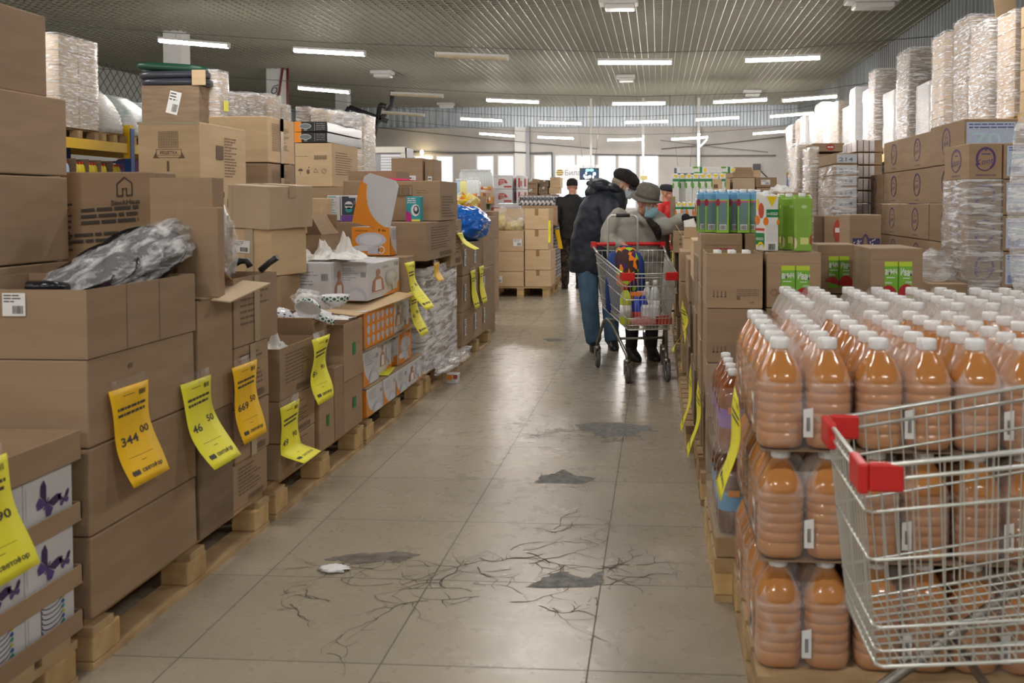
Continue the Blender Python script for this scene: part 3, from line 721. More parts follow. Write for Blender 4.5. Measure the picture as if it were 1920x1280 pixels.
# --- tall back row cartons by the camera
zt = [PX(110, y, -2.2).z for y in (655, 490, 330, 182, 30)]
for i in range(4):
    carton('tall plain brown carton in the stack towering at the near end, %s of four' % ['lowest', 'second', 'third', 'topmost'][i], -2.85, -2.215-.03*(i % 2)*0-(.03 if i == 3 else 0), 2.55, 3.36-(.06 if i == 3 else 0), zt[i]+.001, zt[i+1]-.002, mat=CARD)
carton('brown carton hidden low behind the open pan carton', -2.85, -2.22, 2.55, 3.4, .146, zt[0]-.002)
def art_sh(FR, root, w, d, h):
    Fr = FR['front']; cx, cy = w*.68, h-.075
    o, u, v, n = Fr; ang = R(4); Fr = (o, u*math.cos(ang)+v*math.sin(ang), v, n)
    def g(b):
        t = .0045
        P = [(-.030, -.035), (-.030, .012), (0, .036), (.030, .012), (.030, -.035)]
        for i in range(4):
            (a, c), (a2, c2) = P[i], P[i+1]; dx, dy = a2-a, c2-c; l = math.hypot(dx, dy); nx, ny = -dy/l*t/2, dx/l*t/2
            b.fpoly(Fr, [(cx+a-nx, cy+c-ny), (cx+a2-nx, cy+c2-ny), (cx+a2+nx, cy+c2+ny), (cx+a+nx, cy+c+ny)], .0012, 0)
        for x0_, y0_, x1_, y1_ in ((-.03, -.037, -.008, -.032), (.008, -.037, .03, -.032), (-.010, -.037, -.006, -.006), (.006, -.037, .010, -.006), (-.010, -.010, .010, -.006)): b.frect(Fr, cx+x0_, cy+y0_, cx+x1_, cy+y1_, .0012, 0)
        put_text(b, Fr, 'StockHaus', cx-.055, cy-.068, .026, 0, True, wmax=.115)
        b.lines(Fr, w*.03, h-.125, w*.1, 9, .022, 0, .4, random.Random(2)); b.lines(Fr, w*.22, h-.15, w*.6, 3, .024, 0, .5, random.Random(5), full=True); b.lines(Fr, w*.04, h-.245, w*.7, 2, .024, 0, .45, random.Random(8), full=True)
    ink(root, g, [INK]*8)
carton('brown carton printed with a house logo behind the pan carton', XP(113, 3.46, 400), XP(292, 3.46, 400), 3.46, 3.62, .9, ZP(322, 3.46, 150), art=art_sh, jit=.006)
carton('brown carton beneath the house-logo carton', -2.25, -1.84, 3.42, 3.78, .146, .898)
x0, x1 = XP(288, 3.55, 400), XP(384, 3.72, 400)
# --- column with the 46 tag
zc = [.146, PX(333, 802, LX).z, PX(335, 572, LX).z]
carton('tall brown carton low behind the yellow 46 tag', -2.2, LX, 3.125, 3.385, zc[0], zc[1]-.001, mat=CARDD)
carton('brown carton high behind the yellow 46 tag, flap folded over', -2.2, LX, 3.125, 3.385, zc[1]+.001, zc[2], open_=True, flaps='r95:.0', art=None)
carton('open upright brown carton standing beside the house-logo carton', -1.86, -1.625, 3.295, 3.385, zc[2]+.001, PX(385, 332, -1.615).z, open_=True, jit=.002)
carton('small closed flap box before the upright open carton', XP(297, 3.13, 400), XP(381, 3.13, 400), 3.235, 3.29, zc[2]+.001, ZP(388, 3.13, 340))
b = MB(); p = PX(395, 540, -1.5); b.box(-.02, .16, -.13, .13, 0, .005); o = b.build('loose_cardboard_strip', CARDP); o.location = (-1.66, 3.36, zc[2]+.02); o.rotation_euler = (R(10), R(4), R(-8)); tag(o, 'torn pale cardboard strip bent over the edge above the 46 tag', 'cardboard')
# --- column with the 669 tag
zd = [.146, PX(450, 868, LX).z, PX(450, 765, LX).z, PX(450, 650, LX).z, PX(499, 512, LX).z]
nm = ['lowest', 'second', 'third']
for i in range(3):
    carton('creased brown carton taped and printed near the 669 tag, %s' % nm[i], -2.1, LX-.01*(i == 0), 3.40, 3.715, zd[i]+.001, zd[i+1]-.002, mat=CARD, tape='right' if i else None, art=printed(8, i+3))
def handles(FR, root, w, d, h): printed(7, 9, False)(FR, root, w, d, h)
carton('open brown carton with printed lines and black pan handles inside', -2.05, LX, 3.40, 3.80, zd[3]+.001, zd[4], open_=True, tape='right', art=handles, flaps='f150:.10', fill=(.6, DARKG))
for i, pts in enumerate((((435, 498), (450, 489), (463, 489), (469, 500)), ((488, 507), (505, 492), (520, 482)))):
    b = MB(); b.tube([at(x, y, 3.62) for x, y in pts], .013, 8); tag(b.build('pan_handle_loose', BLACKP), ['curved black pan handle looping above the open carton', 'straight black pan handle jutting up beside the grey board'][i], 'pan handle')
r = bag('white spray bottle and goods bundled in clear film', (-1.715, 3.55, 1.16), (.055, .07, .12), None, FILMC, 8, .3, 2.4)
b = MB(); b.lathe([(.004, 0), (.028, .002), (.03, .10), (.022, .13), (.012, .145), (.012, .16)], 14); o = b.build('spray_bottle', WHITEP, r); o.location = (.0, -.02, .03)
b = MB(); b.box(-.012, .012, -.02, .028, .16, .185); b.box(-.006, .006, .02, .035, .13, .165); o = b.build('trigger', BLACKP, r, bevel=.004); o.location = (0, -.02, .03)
# --- second pallet
pallet('wooden pallet under the brown cartons with the 49 tag', -2.8, LX, 3.76, 4.93, deck='y')
ze = [.146, PX(579, 800, LX).z, PX(579, 725, LX).z, PX(579, 634, LX).z]
for i, (a, c) in enumerate(((0, 1), (1, 2))):
    carton('brown carton with printed text near the yellow 49 tag, %s' % nm[i], -2.1, LX, 3.82, 4.22, ze[a]+.001, ze[c]-.001, art=printed(9, 20+i, True))
carton('open printed carton with white tissue sticking out', -2.0, LX, 3.82, 4.25, ze[2]+.001, ze[3], open_=True, art=printed(9, 33, True), flaps='b60:.1')
TISS = noisy('white tissue', (.70, .69, .67), (.80, .79, .77), 6, .8)
def crumple(label, c, r, seed=0, mat=None, spike=None, name='crumpled_tissue', cat='packing tissue', rot=None, amp=.5):
    n_ = 34; b = MB(); vs = []; H = r[2]*(1+(spike[1] if spike else 0)*1.3)
    for j in range(n_+1):
        for i in range(n_+1):
            x, y = -1+2*i/n_, -1+2*j/n_; d = math.hypot(x, y)
            rg = 1-abs(noise.noise(Vector((x*1.7+seed*3, y*1.7, seed))))*2.4; rg2 = 1-abs(noise.noise(Vector((x*4+seed, y*4, 3))))*2
            pk_ = max(0, 1-math.hypot(x-.1, y)/.42)**.9 if spike else 0
            z = r[2]*(.55*rg+.3*rg2)*max(0, 1-d**3*.9)+(H-r[2]*.5)*pk_*(.7+.3*rg2)
            k = 1+.22*noise.noise(Vector((x*3, y*3, seed*2.0))); vs.append((x*r[0]*k, y*r[1]*k, max(z, -.002)-.0))
    b.add(vs, [(j*(n_+1)+i, j*(n_+1)+i+1, (j+1)*(n_+1)+i+1, (j+1)*(n_+1)+i) for j in range(n_) for i in range(n_)], 0, False)
    o = b.build(name, mat or TISS); o.location = c; o.modifiers.new('t', 'SOLIDIFY').thickness = .0015; tag(o, label, cat); return o
p = at(513, 645, 4.0); crumple('white tissue peak standing in the open printed carton', (p.x, 4.0, ze[3]-.03), (.05, .1, .05), 4, spike=((0, 0, 1), 1.1))
p = at(530, 612, 4.4); crumple('white tissue peak poking from the carton behind', (p.x, 4.42, p.z-.02), (.09, .1, .035), 6, spike=((0, 0, 1), 1.0))
carton('open brown carton in the second row behind the tissue', -2.15, -1.68, 4.27, 4.6, ze[2]-.12, PX(579, 610, -1.66).z, open_=True)
carton('plain carton supporting the row behind the tissue', -2.15, -1.66, 4.27, 4.6, .146, ze[2]-.122)
zf = PX(600, 748, LX).z
def green_mark(FR, root, w, d, h): ink(root, lambda b: b.frect(FR['right'], d*.45, h*.4, d*.62, h*.62, .0015, 5))
carton('short brown carton with green mark beneath the 80 tag', -1.655, LX, 4.28, 4.48, .146, zf, art=green_mark)
zg = [.146, PX(667, 705, LX).z, PX(667, 600, LX).z]
carton('brown carton with green mark at the pallet end, lower', -2.1, LX, 4.62, 4.92, zg[0], zg[1]-.001, art=green_mark)
carton('brown carton with green mark at the pallet end, upper', -2.1, LX, 4.62, 4.92, zg[1]+.001, zg[2], art=green_mark, open_=True)
carton('narrow brown carton between the 80 tag and pallet end', -1.658, LX, 4.49, 4.615, .146, zg[1]+.1)
carton('wide open carton of porcelain cups in tissue', -2.55, -1.70, 4.62, 4.94, zg[2]-.16, zg[2]+.01, open_=True, fill=(.8, TISS)) if False else None
# cups and bowls on top
CHINA = flat('white china', (.80, .81, .84), .12); COBALT = flat('cobalt glaze', (.01, .02, .22), .15); GLAZEG = flat('green glaze', (.03, .12, .06), .15)
def bowl(label, c, r, h, rot, band, group='porcelain bowls'):
    root = E('porcelain_bowl', c, rot=rot); tag(root, label, 'bowl', group); b = MB()
    b.lathe([(r*.35, 0), (r*.45, 0), (r*.47, h*.12), (r*.75, h*.3), (r*.97, h*.7), (r, h), (r*.95, h), (r*.7, h*.36), (r*.3, h*.2)], 26); b.build('body', CHINA, root)
    b = MB(); n = 12
    for i in range(n):
        a = 2*math.pi*i/n
        for ww, z0, z1 in ((.42, .52, .60), (.42, .9, .96), (.16, .56, .92)):
            vs = []
            for da, z in ((-ww, z0), (ww, z0), (ww, z1), (-ww, z1)):
                rr = r*(.75+(.97-.75)*(z-.3)/.4 if z < .7 else .97+.03*(z-.7)/.3)+.0015; aa = a+da*math.pi/n*1.0
                vs.append((rr*math.cos(aa), rr*math.sin(aa), z*h))
            b.add(vs, [(0, 1, 2, 3)])
        if band == 1:
            vs = []
            for k in range(10):
                t = 2*math.pi*k/10; z = .75+.13*math.sin(t); aa = a+math.pi/n+.13*math.cos(t); rr = r*.985+.001; vs.append((rr*math.cos(aa), rr*math.sin(aa), z*h))
            b.add(vs, [tuple(range(10))])
    b.build('glazed_pattern', [COBALT, GLAZEG][band], root); return root
yb = 4.45
def onY(px, py, Y): return at(px, py, Y)
q = onY(629, 574, 4.62); bowl('green patterned porcelain bowl standing upright before the dinner set boxes', (q.x, 4.62, q.z-.0), .072, .058, (0, 0, 0), 1)
carton('low open carton under the porcelain cups', -2.2, -1.66, 4.27, 4.6, PX(579, 611, -1.66).z+.002, onY(600, 598, 4.4).z, open_=True, fill=(.6, TISS), flaps='b20:.08')
zb = onY(600, 598, 4.4).z-.02
for i, (px, py, ro, bd, lab) in enumerate(((533, 586, (R(165), R(12), 0), 0, 'blue patterned porcelain bowl upside down beside the tissue'), (583, 574, (R(130), R(5), 0), 1, 'green patterned bowl showing its round white foot'), (560, 592, (R(190), R(-14), 0), 0, 'blue patterned bowl tipped among the wrapped cups'), (612, 590, (R(170), R(20), 0), 1, 'green patterned bowl half under white tissue'))):
    q = onY(px, py, 4.36+.03*i); bowl(lab, q+Vector((0, 0, .02)), .062, .052, ro, bd)
q = onY(575, 560, 4.5); bag('clear wrapped cups heaped between bowls and dinner boxes', q, (.07, .06, .045), TISS, FILMC, 12, .35, 2.4)
q = onY(625, 596, 4.5); crumple('white torn tissue lying at the edge of the cups carton', q, (.085, .06, .018), 9)

# --- dinner-set boxes (orange and white)
PLATEC = flat('plate print', (.55, .56, .66), .5); PLATEH = flat('plate print light', (.68, .69, .76), .5)
PINKP = flat('figure print', (.50, .22, .14), .6); DGREY = flat('grey text print', (.28, .28, .30), .6)
DIN = [ORANGE, PLATEC, PLATEH, PAPER, PINKP, DGREY]
def dinner_art(front='A', side='B'):
    def a(FR, root, w, d, h):
        b = MB()
        for f, kind in (('front', front), ('right', side)):
            Fr = FR[f]; W_ = w if f == 'front' else d
            if kind == 'A':      # back panel: text, swoosh of orange, plate
                pts = [(.002, .002), (W_*.62, .002)]+[(W_*(.62-.6*math.sin(R(t))), h*(.02+.72*(1-math.cos(R(t))))) for t in range(10, 91, 10)]+[(.002, h*.76)]
                b.fpoly(Fr, pts, .0012, 0); b.lines(Fr, W_*.14, h*.88, W_*.6, 6, h*.06, 5, .25, random.Random(3)); b.bars(Fr, W_*.8, h*.64, W_*.14, h*.14, 5, .0014, 9)
                b.fdisc(Fr, W_*.66, h*.02, W_*.33, h*.36, .0018, 1, 22, 0, 180); b.fdisc(Fr, W_*.66, h*.02, W_*.24, h*.27, .0022, 2, 20, 0, 180)
            if kind == 'B':      # woman, plate and cup, '18'
                b.fpoly(Fr, [(W_*.4, .002), (W_*.98, .002), (W_*.98, h*.35), (W_*.8, h*.12)], .0012, 0)
                b.fdisc(Fr, W_*.3, h*.72, W_*.06, h*.09, .0016, 4); b.fpoly(Fr, [(W_*.12, h*.2), (W_*.48, h*.2), (W_*.44, h*.5), (W_*.34, h*.62), (W_*.26, h*.62), (W_*.15, h*.5)], .0014, 4); b.fpoly(Fr, [(W_*.2, h*.22), (W_*.4, h*.22), (W_*.38, h*.52), (W_*.22, h*.52)], .0018, 3)
                b.fdisc(Fr, W_*.72, h*.5, W_*.19, h*.24, .0016, 1); b.fdisc(Fr, W_*.72, h*.5, W_*.12, h*.16, .002, 2); b.frect(Fr, W_*.74, h*.12, W_*.9, h*.36, .0022, 2)
                put_text(b, Fr, '18', W_*.8, h*.8, h*.17, 5, wmax=W_*.14); put_text(b, Fr, 'iGlass', W_*.42, h*.8, h*.13, 5, shear=.4, wmax=W_*.2)
            if kind == 'C':      # full orange panel with white plates and '18'
                b.frect(Fr, .002, .002, W_-.002, h-.002, .0012, 0); b.fdisc(Fr, W_*.5, h*.55, W_*.4, h*.26, .0016, 1); b.fdisc(Fr, W_*.5, h*.55, W_*.29, h*.19, .002, 2)
                b.fdisc(Fr, W_*.3, h*.26, W_*.3, h*.1, .0024, 2); b.frect(Fr, W_*.42, h*.06, W_*.72, h*.3, .003, 1); b.fring(Fr, W_*.78, h*.2, .022, .026, .007, .003, 2)
                put_text(b, Fr, '18', W_*.66, h*.84, h*.12, 3, wmax=W_*.24); put_text(b, Fr, 'iGlass', W_*.08, h*.84, h*.09, 3, shear=.4, wmax=W_*.34)
            if kind == 'D':      # repeated cups and glasses panel
                b.frect(Fr, .002, .002, W_-.002, h-.002, .0012, 0)
                for i in range(6):
                    for k in range(3):
                        b.fdisc(Fr, W_*(.12+.155*i), h*(.2+.29*k), W_*.05, h*.095, .0016, 1, 12); b.frect(Fr, W_*(.10+.155*i), h*(.07+.29*k), W_*(.14+.155*i), h*(.13+.29*k), .002, 2)
        b.build('printing', DIN, root)
    return a
p3 = pallet('wooden pallet under the orange dinner set boxes', -2.8, LX, 4.98, 6.22, deck='y')
def din(label, x0, x1, y0, y1, z0, z1, f='A', s='B', **k): return carton(label, x0, x1, y0, y1, z0, z1, mat=WHITEBOX, art=dinner_art(f, s), name='dinner_set_box', group='dinner set boxes', **k)
ys = [4.99, 5.30, 5.56, 5.82, 6.2]
for i in range(4): din('orange and white dinner set box in the lowest tier, %s from the near end' % ['first', 'second', 'third', 'fourth'][i], -2.0, LX, ys[i], ys[i+1]-.012, .147, .30, 'C' if i == 0 else 'A', 'A' if i != 3 else 'B')
b = MB(); b.box(-2.1, LX-.0, 4.99, 6.2, .302, .308); tag(b.build('cardboard_sheet', CARD), 'cardboard sheet between the two lowest dinner set tiers', 'cardboard sheet')
din('orange dinner set box with large plates print, second tier near end', -1.9, -1.62, 4.99, 5.28, .31, .515, 'C', 'A')
din('dinner set box with grey side and barcode, second tier middle', -1.95, -1.66, 5.40, 5.68, .31, .515, 'A', 'B')
din('dinner set box with orange cup print, second tier far end', -1.95, -1.63, 5.72, 6.02, .31, .515, 'B', 'C')
b = MB(); b.box(-2.1, LX+.0, 4.98, 6.1, .517, .524); tag(b.build('cardboard_sheet', CARD), 'cardboard sheet under the third dinner set tier', 'cardboard sheet')
din('dinner set box with rows of cups print, third tier near end', -1.95, -1.61, 4.99, 5.56, .526, .735, 'C', 'D')
din('dinner set box showing a seated figure print, third tier far end', -1.95, -1.62, 5.58, 5.95, .526, .735, 'A', 'B')
b = MB(); b.box(-.19, .19, -.45, .45, 0, .006); o = b.build('cardboard_tray_flap', CARDL); o.location = (-1.76, 5.35, .752); o.rotation_euler = (R(2), R(5), R(-6)); tag(o, 'bent brown flap jutting above the third dinner set tier', 'cardboard flap')
din('white dinner set box by the aisle with open lid flap, top tier', XP(622, 5.2, 530), XP(690, 5.2, 530), 5.2, 5.85, .77, ZP(495, 5.2, 690), 'A', 'B', flaps='f160:.04')
din('white dinner set box behind the porcelain bowl, top tier', XP(530, 5.0, 530), XP(620, 5.0, 530), 5.0, 5.45, .72, ZP(492, 5.0, 600), 'A', 'B', flaps='b70:.05')
din('grey and white dinner set box beside the black pan handles', XP(440, 4.75, 500), XP(512, 4.75, 500), 4.75, 5.2, .72, ZP(487, 4.75, 480), 'A', 'B')
carton('brown carton standing under the top dinner set boxes', -2.5, -2.0, 4.96, 5.9, .146, .715)
# big open box with raised lid
bw0, bw1 = XP(661, 5.95, 450), XP(733, 5.95, 450); zb0, zb1 = .99, ZP(425, 5.95, 700)
carton('brown carton under the dinner set box with raised lid', -2.1, -1.62, 5.9, 6.12, .74, .985)
r = din('orange dinner set box with tall white lid standing open', bw0, bw1, 5.93, 6.3, zb0, zb1, 'C', 'A')
b = MB(); w = bw1-bw0; h1 = .02; L_ = .33
T = Matrix.Translation((0, -.185, zb1-zb0)) @ Euler((R(3), R(13), 0)).to_matrix().to_4x4()
b.add([(-w/2, 0, 0), (w/2, 0, 0), (w/2+.0, 0, L_-.03), (w/2-.03, 0, L_), (-w/2+.05, .0, L_+.01), (-w/2+.02, 0, L_-.02)]+[(-w/2, .006, 0), (w/2, .006, 0), (w/2+.0, .006, L_-.03), (w/2-.03, .006, L_), (-w/2+.05, .006, L_+.01), (-w/2+.02, .006, L_-.02)],
      [(0, 1, 2, 3, 4, 5), (11, 10, 9, 8, 7, 6), (0, 6, 7, 1), (1, 7, 8, 2), (2, 8, 9, 3), (3, 9, 10, 4), (4, 10, 11, 5), (5, 11, 6, 0)], 0, False, T)
FrL = (T @ Vector((-w/2, -.001, 0)), T.to_3x3() @ Vector((1, 0, 0)), T.to_3x3() @ Vector((0, 0, 1)), T.to_3x3() @ Vector((0, -1, 0)))
b.fpoly(FrL, [(0.002, .002), (w-.002, .002)]+[(w*(1-.80*math.sin(R(t))), L_*.05+L_*.75*(1-math.cos(R(t)))) for t in range(10, 91, 10)]+[(.004, L_*.85), (.002, L_*.4)], .002, 1)
put_text(b, FrL, 'iGlass', w*.3, L_*.5, .05, 2, shear=.4, ang=-165, wmax=.10)
b.build('lid', [WHITEBOX, ORANGE, DGREY], r)
q = at(720, 470, 6.1)
for i, (px, py, rr, sp) in enumerate(((643, 484, (.15, .14, .07), ((.2, 0, 1), 1.0)), (600, 488, (.14, .12, .06), ((.5, 0, .6), .9)), (566, 490, (.12, .12, .05), ((-.4, 0, .5), .5)))):
    crumple(['white foam sheet peak beside the raised lid', 'white foam sheet folded over the boxes in the middle', 'white foam sheet spilling beside the open brown flaps'][i], at(px, py, 5.2), rr, 20+i, spike=sp, name='foam_sheet', cat='foam sheet', amp=.6)
carton('brown carton below the white foam sheets', -2.6, -1.95, 5.2+.7-.4, 5.9, .72, ZP(478, 5.5, 600))
# tan stacked boxes (turned)
def two_tan():
    Y = 4.7
    z0, zm, z1 = ZP(492, Y, 500), ZP(430, Y, 500), ZP(352, Y, 500)
    def a1(FR, root, w, d, h): sticker(root, FR['front'], w*.04, h*.5, .105, .065, 7, -3)
    def a2(FR, root, w, d, h): ink(root, lambda b: b.frect(FR['front'], w*.12, .01, w*.125, h-.01, .001, 0))
    x0, x1 = XP(440, Y), XP(528, Y)
    carton('tan carton with white sticker under the tilted pale carton', x0, x1, Y, Y+.3, .95, zm+.005, mat=CARDL, rz=R(-14), art=a1, tape='front')
    carton('pale tan carton turned slightly on the sticker carton', x0-.005, x1+.02, Y-.02, Y+.32, zm+.01, z1+.02, mat=CARDP, rz=R(-20), rot=(R(2), R(3), R(-18)), art=a2, tape='topx')
    carton('tall brown carton supporting the tan cartons', x0-.12, x0+.24, Y+.02, Y+.28, .72, .948)
two_tan()
# open flaps box by foam
carton('open carton with sticker and raised brown flaps beside the tan cartons', XP(545, 5.3, 450), XP(608, 5.3, 450), 5.25, 5.55, .98, ZP(440, 5.3, 580), open_=True, flaps='l130:.16 r60:.14 b75:.12')
carton('small bright tan carton behind the raised flaps', XP(573, 6.0, 400), XP(603, 6.0, 400), 6.0, 6.3, 1.1, ZP(371, 6, 590), mat=CARDL)
carton('brown carton propping the small tan carton', -2.6, -2.12, 5.95, 6.4, .72, 1.098)
carton('brown carton in the middle rows supporting the flap carton', -2.62, -2.02, 5.22, 5.49, .72, .978)

# --- back rows: tall printed cartons
def art_resh(FR, root, w, d, h):
    Fr = FR['front']; b = MB()
    for i in range(13): b.frect(Fr, w*(.34+.026*i), h-.145, w*(.34+.026*i)+.0016, h-.055, .001, 0)
    for i in range(11): b.frect(Fr, w*.34, h-.145+.009*i, w*.655, h-.145+.009*i+.0016, .001, 0)
    t_ = h-.205
    for (a0, b0, a1, b1) in ((.30, .018, .70, .0195), (.30, .05, .70, .0515), (.30, .018, .305, .05), (.70, .018, .705, .05), (.25, .003, .36, .0045), (.64, .003, .76, .0045), (.36, .006, .64, .0075)): b.frect(Fr, w*a0, t_+b0, w*a1+.001, t_+b1+.001, .001, 0)
    b.fpoly(Fr, [(w*.25, t_+.004), (w*.30, t_+.04), (w*.30, t_+.018), (w*.36, t_+.004)], .0008, 0); b.fpoly(Fr, [(w*.76, t_+.004), (w*.705, t_+.04), (w*.705, t_+.018), (w*.64, t_+.004)], .0008, 0)
    put_text(b, Fr, 'РЕШЕТКА', w*.36, t_+.025, .024, 0, True, wmax=w*.28); b.frect(Fr, w*.47, h-.275, w*.505, h-.218, .001, 0)
    Fs = FR['right']; b.lines(Fs, d*.5, h-.07, d*.28, 14, .017, 0, .3, random.Random(2)); b.frect(Fs, d*.33, h-.2, d*.48, h-.12, .001, 0); b.bars(Fs, d*.55, h*.1, d*.2, h*.1, 0); b.frect(Fs, d*.42, h*.2, d*.44, h*.3, .001, 0)
    b.frect(FR['front'], 0, h*.97, w, h*.998, .002, 1)
    b.build('printing', [INKB, TAPEC], root)
X0, X1 = XP(258, 5.0, 300), XP(375, 5.0, 300)
carton('light carton printed with a wire grid picture and ribbon lettering', X0, X1, 5.0, 5.58, 1.25, ZP(228, 5.0, 320), mat=CARDL, art=art_resh)
carton('brown printed carton directly under the wire grid carton', X0+.0, X1, 5.0, 5.58, .93, 1.248, art=printed(10, 4))
carton('brown carton low in the stack of the wire grid carton', X0, X1, 5.0, 5.58, .145, .928)
X0, X1 = XP(392, 6.0, 300), XP(503, 6.0, 300)
for i, (z0, z1) in enumerate(((.145, .9), (.902, 1.26), (1.262, ZP(305, 6, 450)), (ZP(304, 6, 450), ZP(217, 6, 450)))):
    carton('tan carton with taped and printed side, %s of the taped stack' % ['lowest', 'second', 'third', 'topmost'][i], X0, X1, 6.0, 6.45, z0, z1-.002, mat=CARDL if i == 3 else CARD, art=printed(18, i+40, False), tape='right topx')
def art_icons(FR, root, w, d, h):
    Fr = FR['front']; b = MB(); b.bars(Fr, w*.52, h*.62, w*.34, h*.10, 0, .001, 18); b.lines(Fr, w*.02, h*.7, w*.36, 1, .012, 0, .25, full=True)
    cy = h*.36; r_ = w*.065
    b.fdisc(Fr, w*.16, cy, r_, r_, .001, 0, 14, 0, 180); b.frect(Fr, w*.155, cy-.03, w*.165, cy, .001, 0)
    b.fdisc(Fr, w*.36, cy-.005, r_*.7, r_, .001, 0, 6); b.fdisc(Fr, w*.38, cy+.03, r_*.3, r_*.3, .001, 0, 10)
    for s in (0, 120, 240): b.frect((Fr[0]+Fr[1]*(w*.56)+Fr[2]*cy, Fr[1]*math.cos(R(s))+Fr[2]*math.sin(R(s)), Fr[2]*math.cos(R(s))-Fr[1]*math.sin(R(s)), Fr[3]), -r_*.9, -r_*.6, r_*.9, -r_*.45, .001, 0)
    b.fring(Fr, w*.78, cy, r_, r_, .003, .001, 0); b.frect((Fr[0]+Fr[1]*(w*.78)+Fr[2]*cy, (Fr[1]+Fr[2]).normalized(), (Fr[2]-Fr[1]).normalized(), Fr[3]), -r_, -.001, r_, .001, .0012, 0)
    b.lines(FR['right'], d*.12, h*.8, d*.7, 10, h*.055, 0, .22, random.Random(4)); b.build('printing', [INKB], root)
X0, X1 = XP(552, 7.5, 300), XP(623, 7.5, 300)
carton('tan carton with umbrella and recycling icons and barcode', X0, X1, 7.5, 8.15, ZP(350, 7.5, 600), ZP(268, 7.5, 600), mat=CARDL, art=art_icons)
carton('brown carton under the umbrella icon carton', X0-.0, X1+.1, 7.5, 8.15, 1.22, ZP(350, 7.5, 600)-.002)
carton('brown carton at the foot of the umbrella icon stack', X0-.0, X1+.1, 7.5, 8.15, .145, 1.218)
ZB = ZP(268, 7.5, 600)
for i in range(2):
    z0 = ZB+.004+i*.088
    def art_bo(FR, root, w, d, h):
        b = MB(); Fr = FR['front']; b.frect(Fr, .001, .001, w*.22, h-.001, .001, 0); b.fdisc(Fr, w*.34, h*.55, w*.17, h*.24, .0016, 1); b.fring(Fr, w*.34, h*.55, w*.18, h*.27, .003, .002, 2); b.frect(Fr, w*.3, h*.1, w*.4, h*.35, .0018, 1)
        b.frect(Fr, w*.62, h*.12, w*.625, h*.9, .0012, 2); b.lines(Fr, w*.67, h*.82, w*.26, 4, h*.18, 2, .12, full=True); b.build('printing', [ORANGE, flat('grey pan print', (.16, .18, .19)), PAPER], root)
    carton('black and orange printed cookware box, %s of two on the icon carton' % ['lower', 'upper'][i], X0+.0, X1-.04, 7.5, 8.4, z0, z0+.085, mat=flat('black glossy board', (.015, .015, .018), .25), art=art_bo, name='cookware_box')
bag('torn clear film bunched over the black cookware boxes', Vector((X1-.06, 8.1, ZB+.24)), (.12, .16, .07), None, FILMW, 31, .4, 2.2)
# long cartons beyond
carton('long brown carton carrying the toy boxes', -2.22, -1.535, 6.08, 6.98, ZP(488, 6.2, 800), 1.205, mat=CARD, tape='frontt', art=printed(9, 6))
def art_long(FR, root, w, d, h):
    b = MB(); Fr = FR['front']; b.frect(Fr, w*.50, h*.62, w*.72, h*.88, .001, 0); b.frect(Fr, w*.505, h*.64, w*.715, h*.86, .0014, 1); b.bars(Fr, w*.52, h*.64, w*.17, h*.2, 0, .002); b.lines(Fr, w*.76, h*.76, w*.14, 2, h*.06, 0, .2); b.frect(Fr, w*.66, h*.3, w*.7, h*.36, .001, 0); b.frect(Fr, w*.66, h*.12, w*.7, h*.18, .001, 0)
    b.lines(FR['right'], d*.1, h*.62, d*.8, 8, h*.07, 0, .4, random.Random(9)); b.build('printing', [INKB, CARD], root)
carton('long brown carton with torn corner behind the toy boxes', -2.22, -1.525, 6.42, 6.98, 1.207, 1.49, art=art_long, tapemat=TAPEC)
carton('open brown carton with pink cloth on top of the long carton', XP(655, 7.05, 330), XP(745, 7.05, 330), 7.02, 7.4, 1.36, ZP(321, 7.05, 700), open_=True)
carton('brown support carton beneath the pink cloth carton', XP(650, 7.05, 330), -1.62, 7.0, 7.44, 1.208, 1.358)
crumple('bright pink cloth edge showing over the long carton', at(733, 338, 6.9), (.19, .1, .02), 44, mat=flat('pink cloth', (.65, .01, .12), .7), name='pink_cloth', cat='cloth', amp=.2)
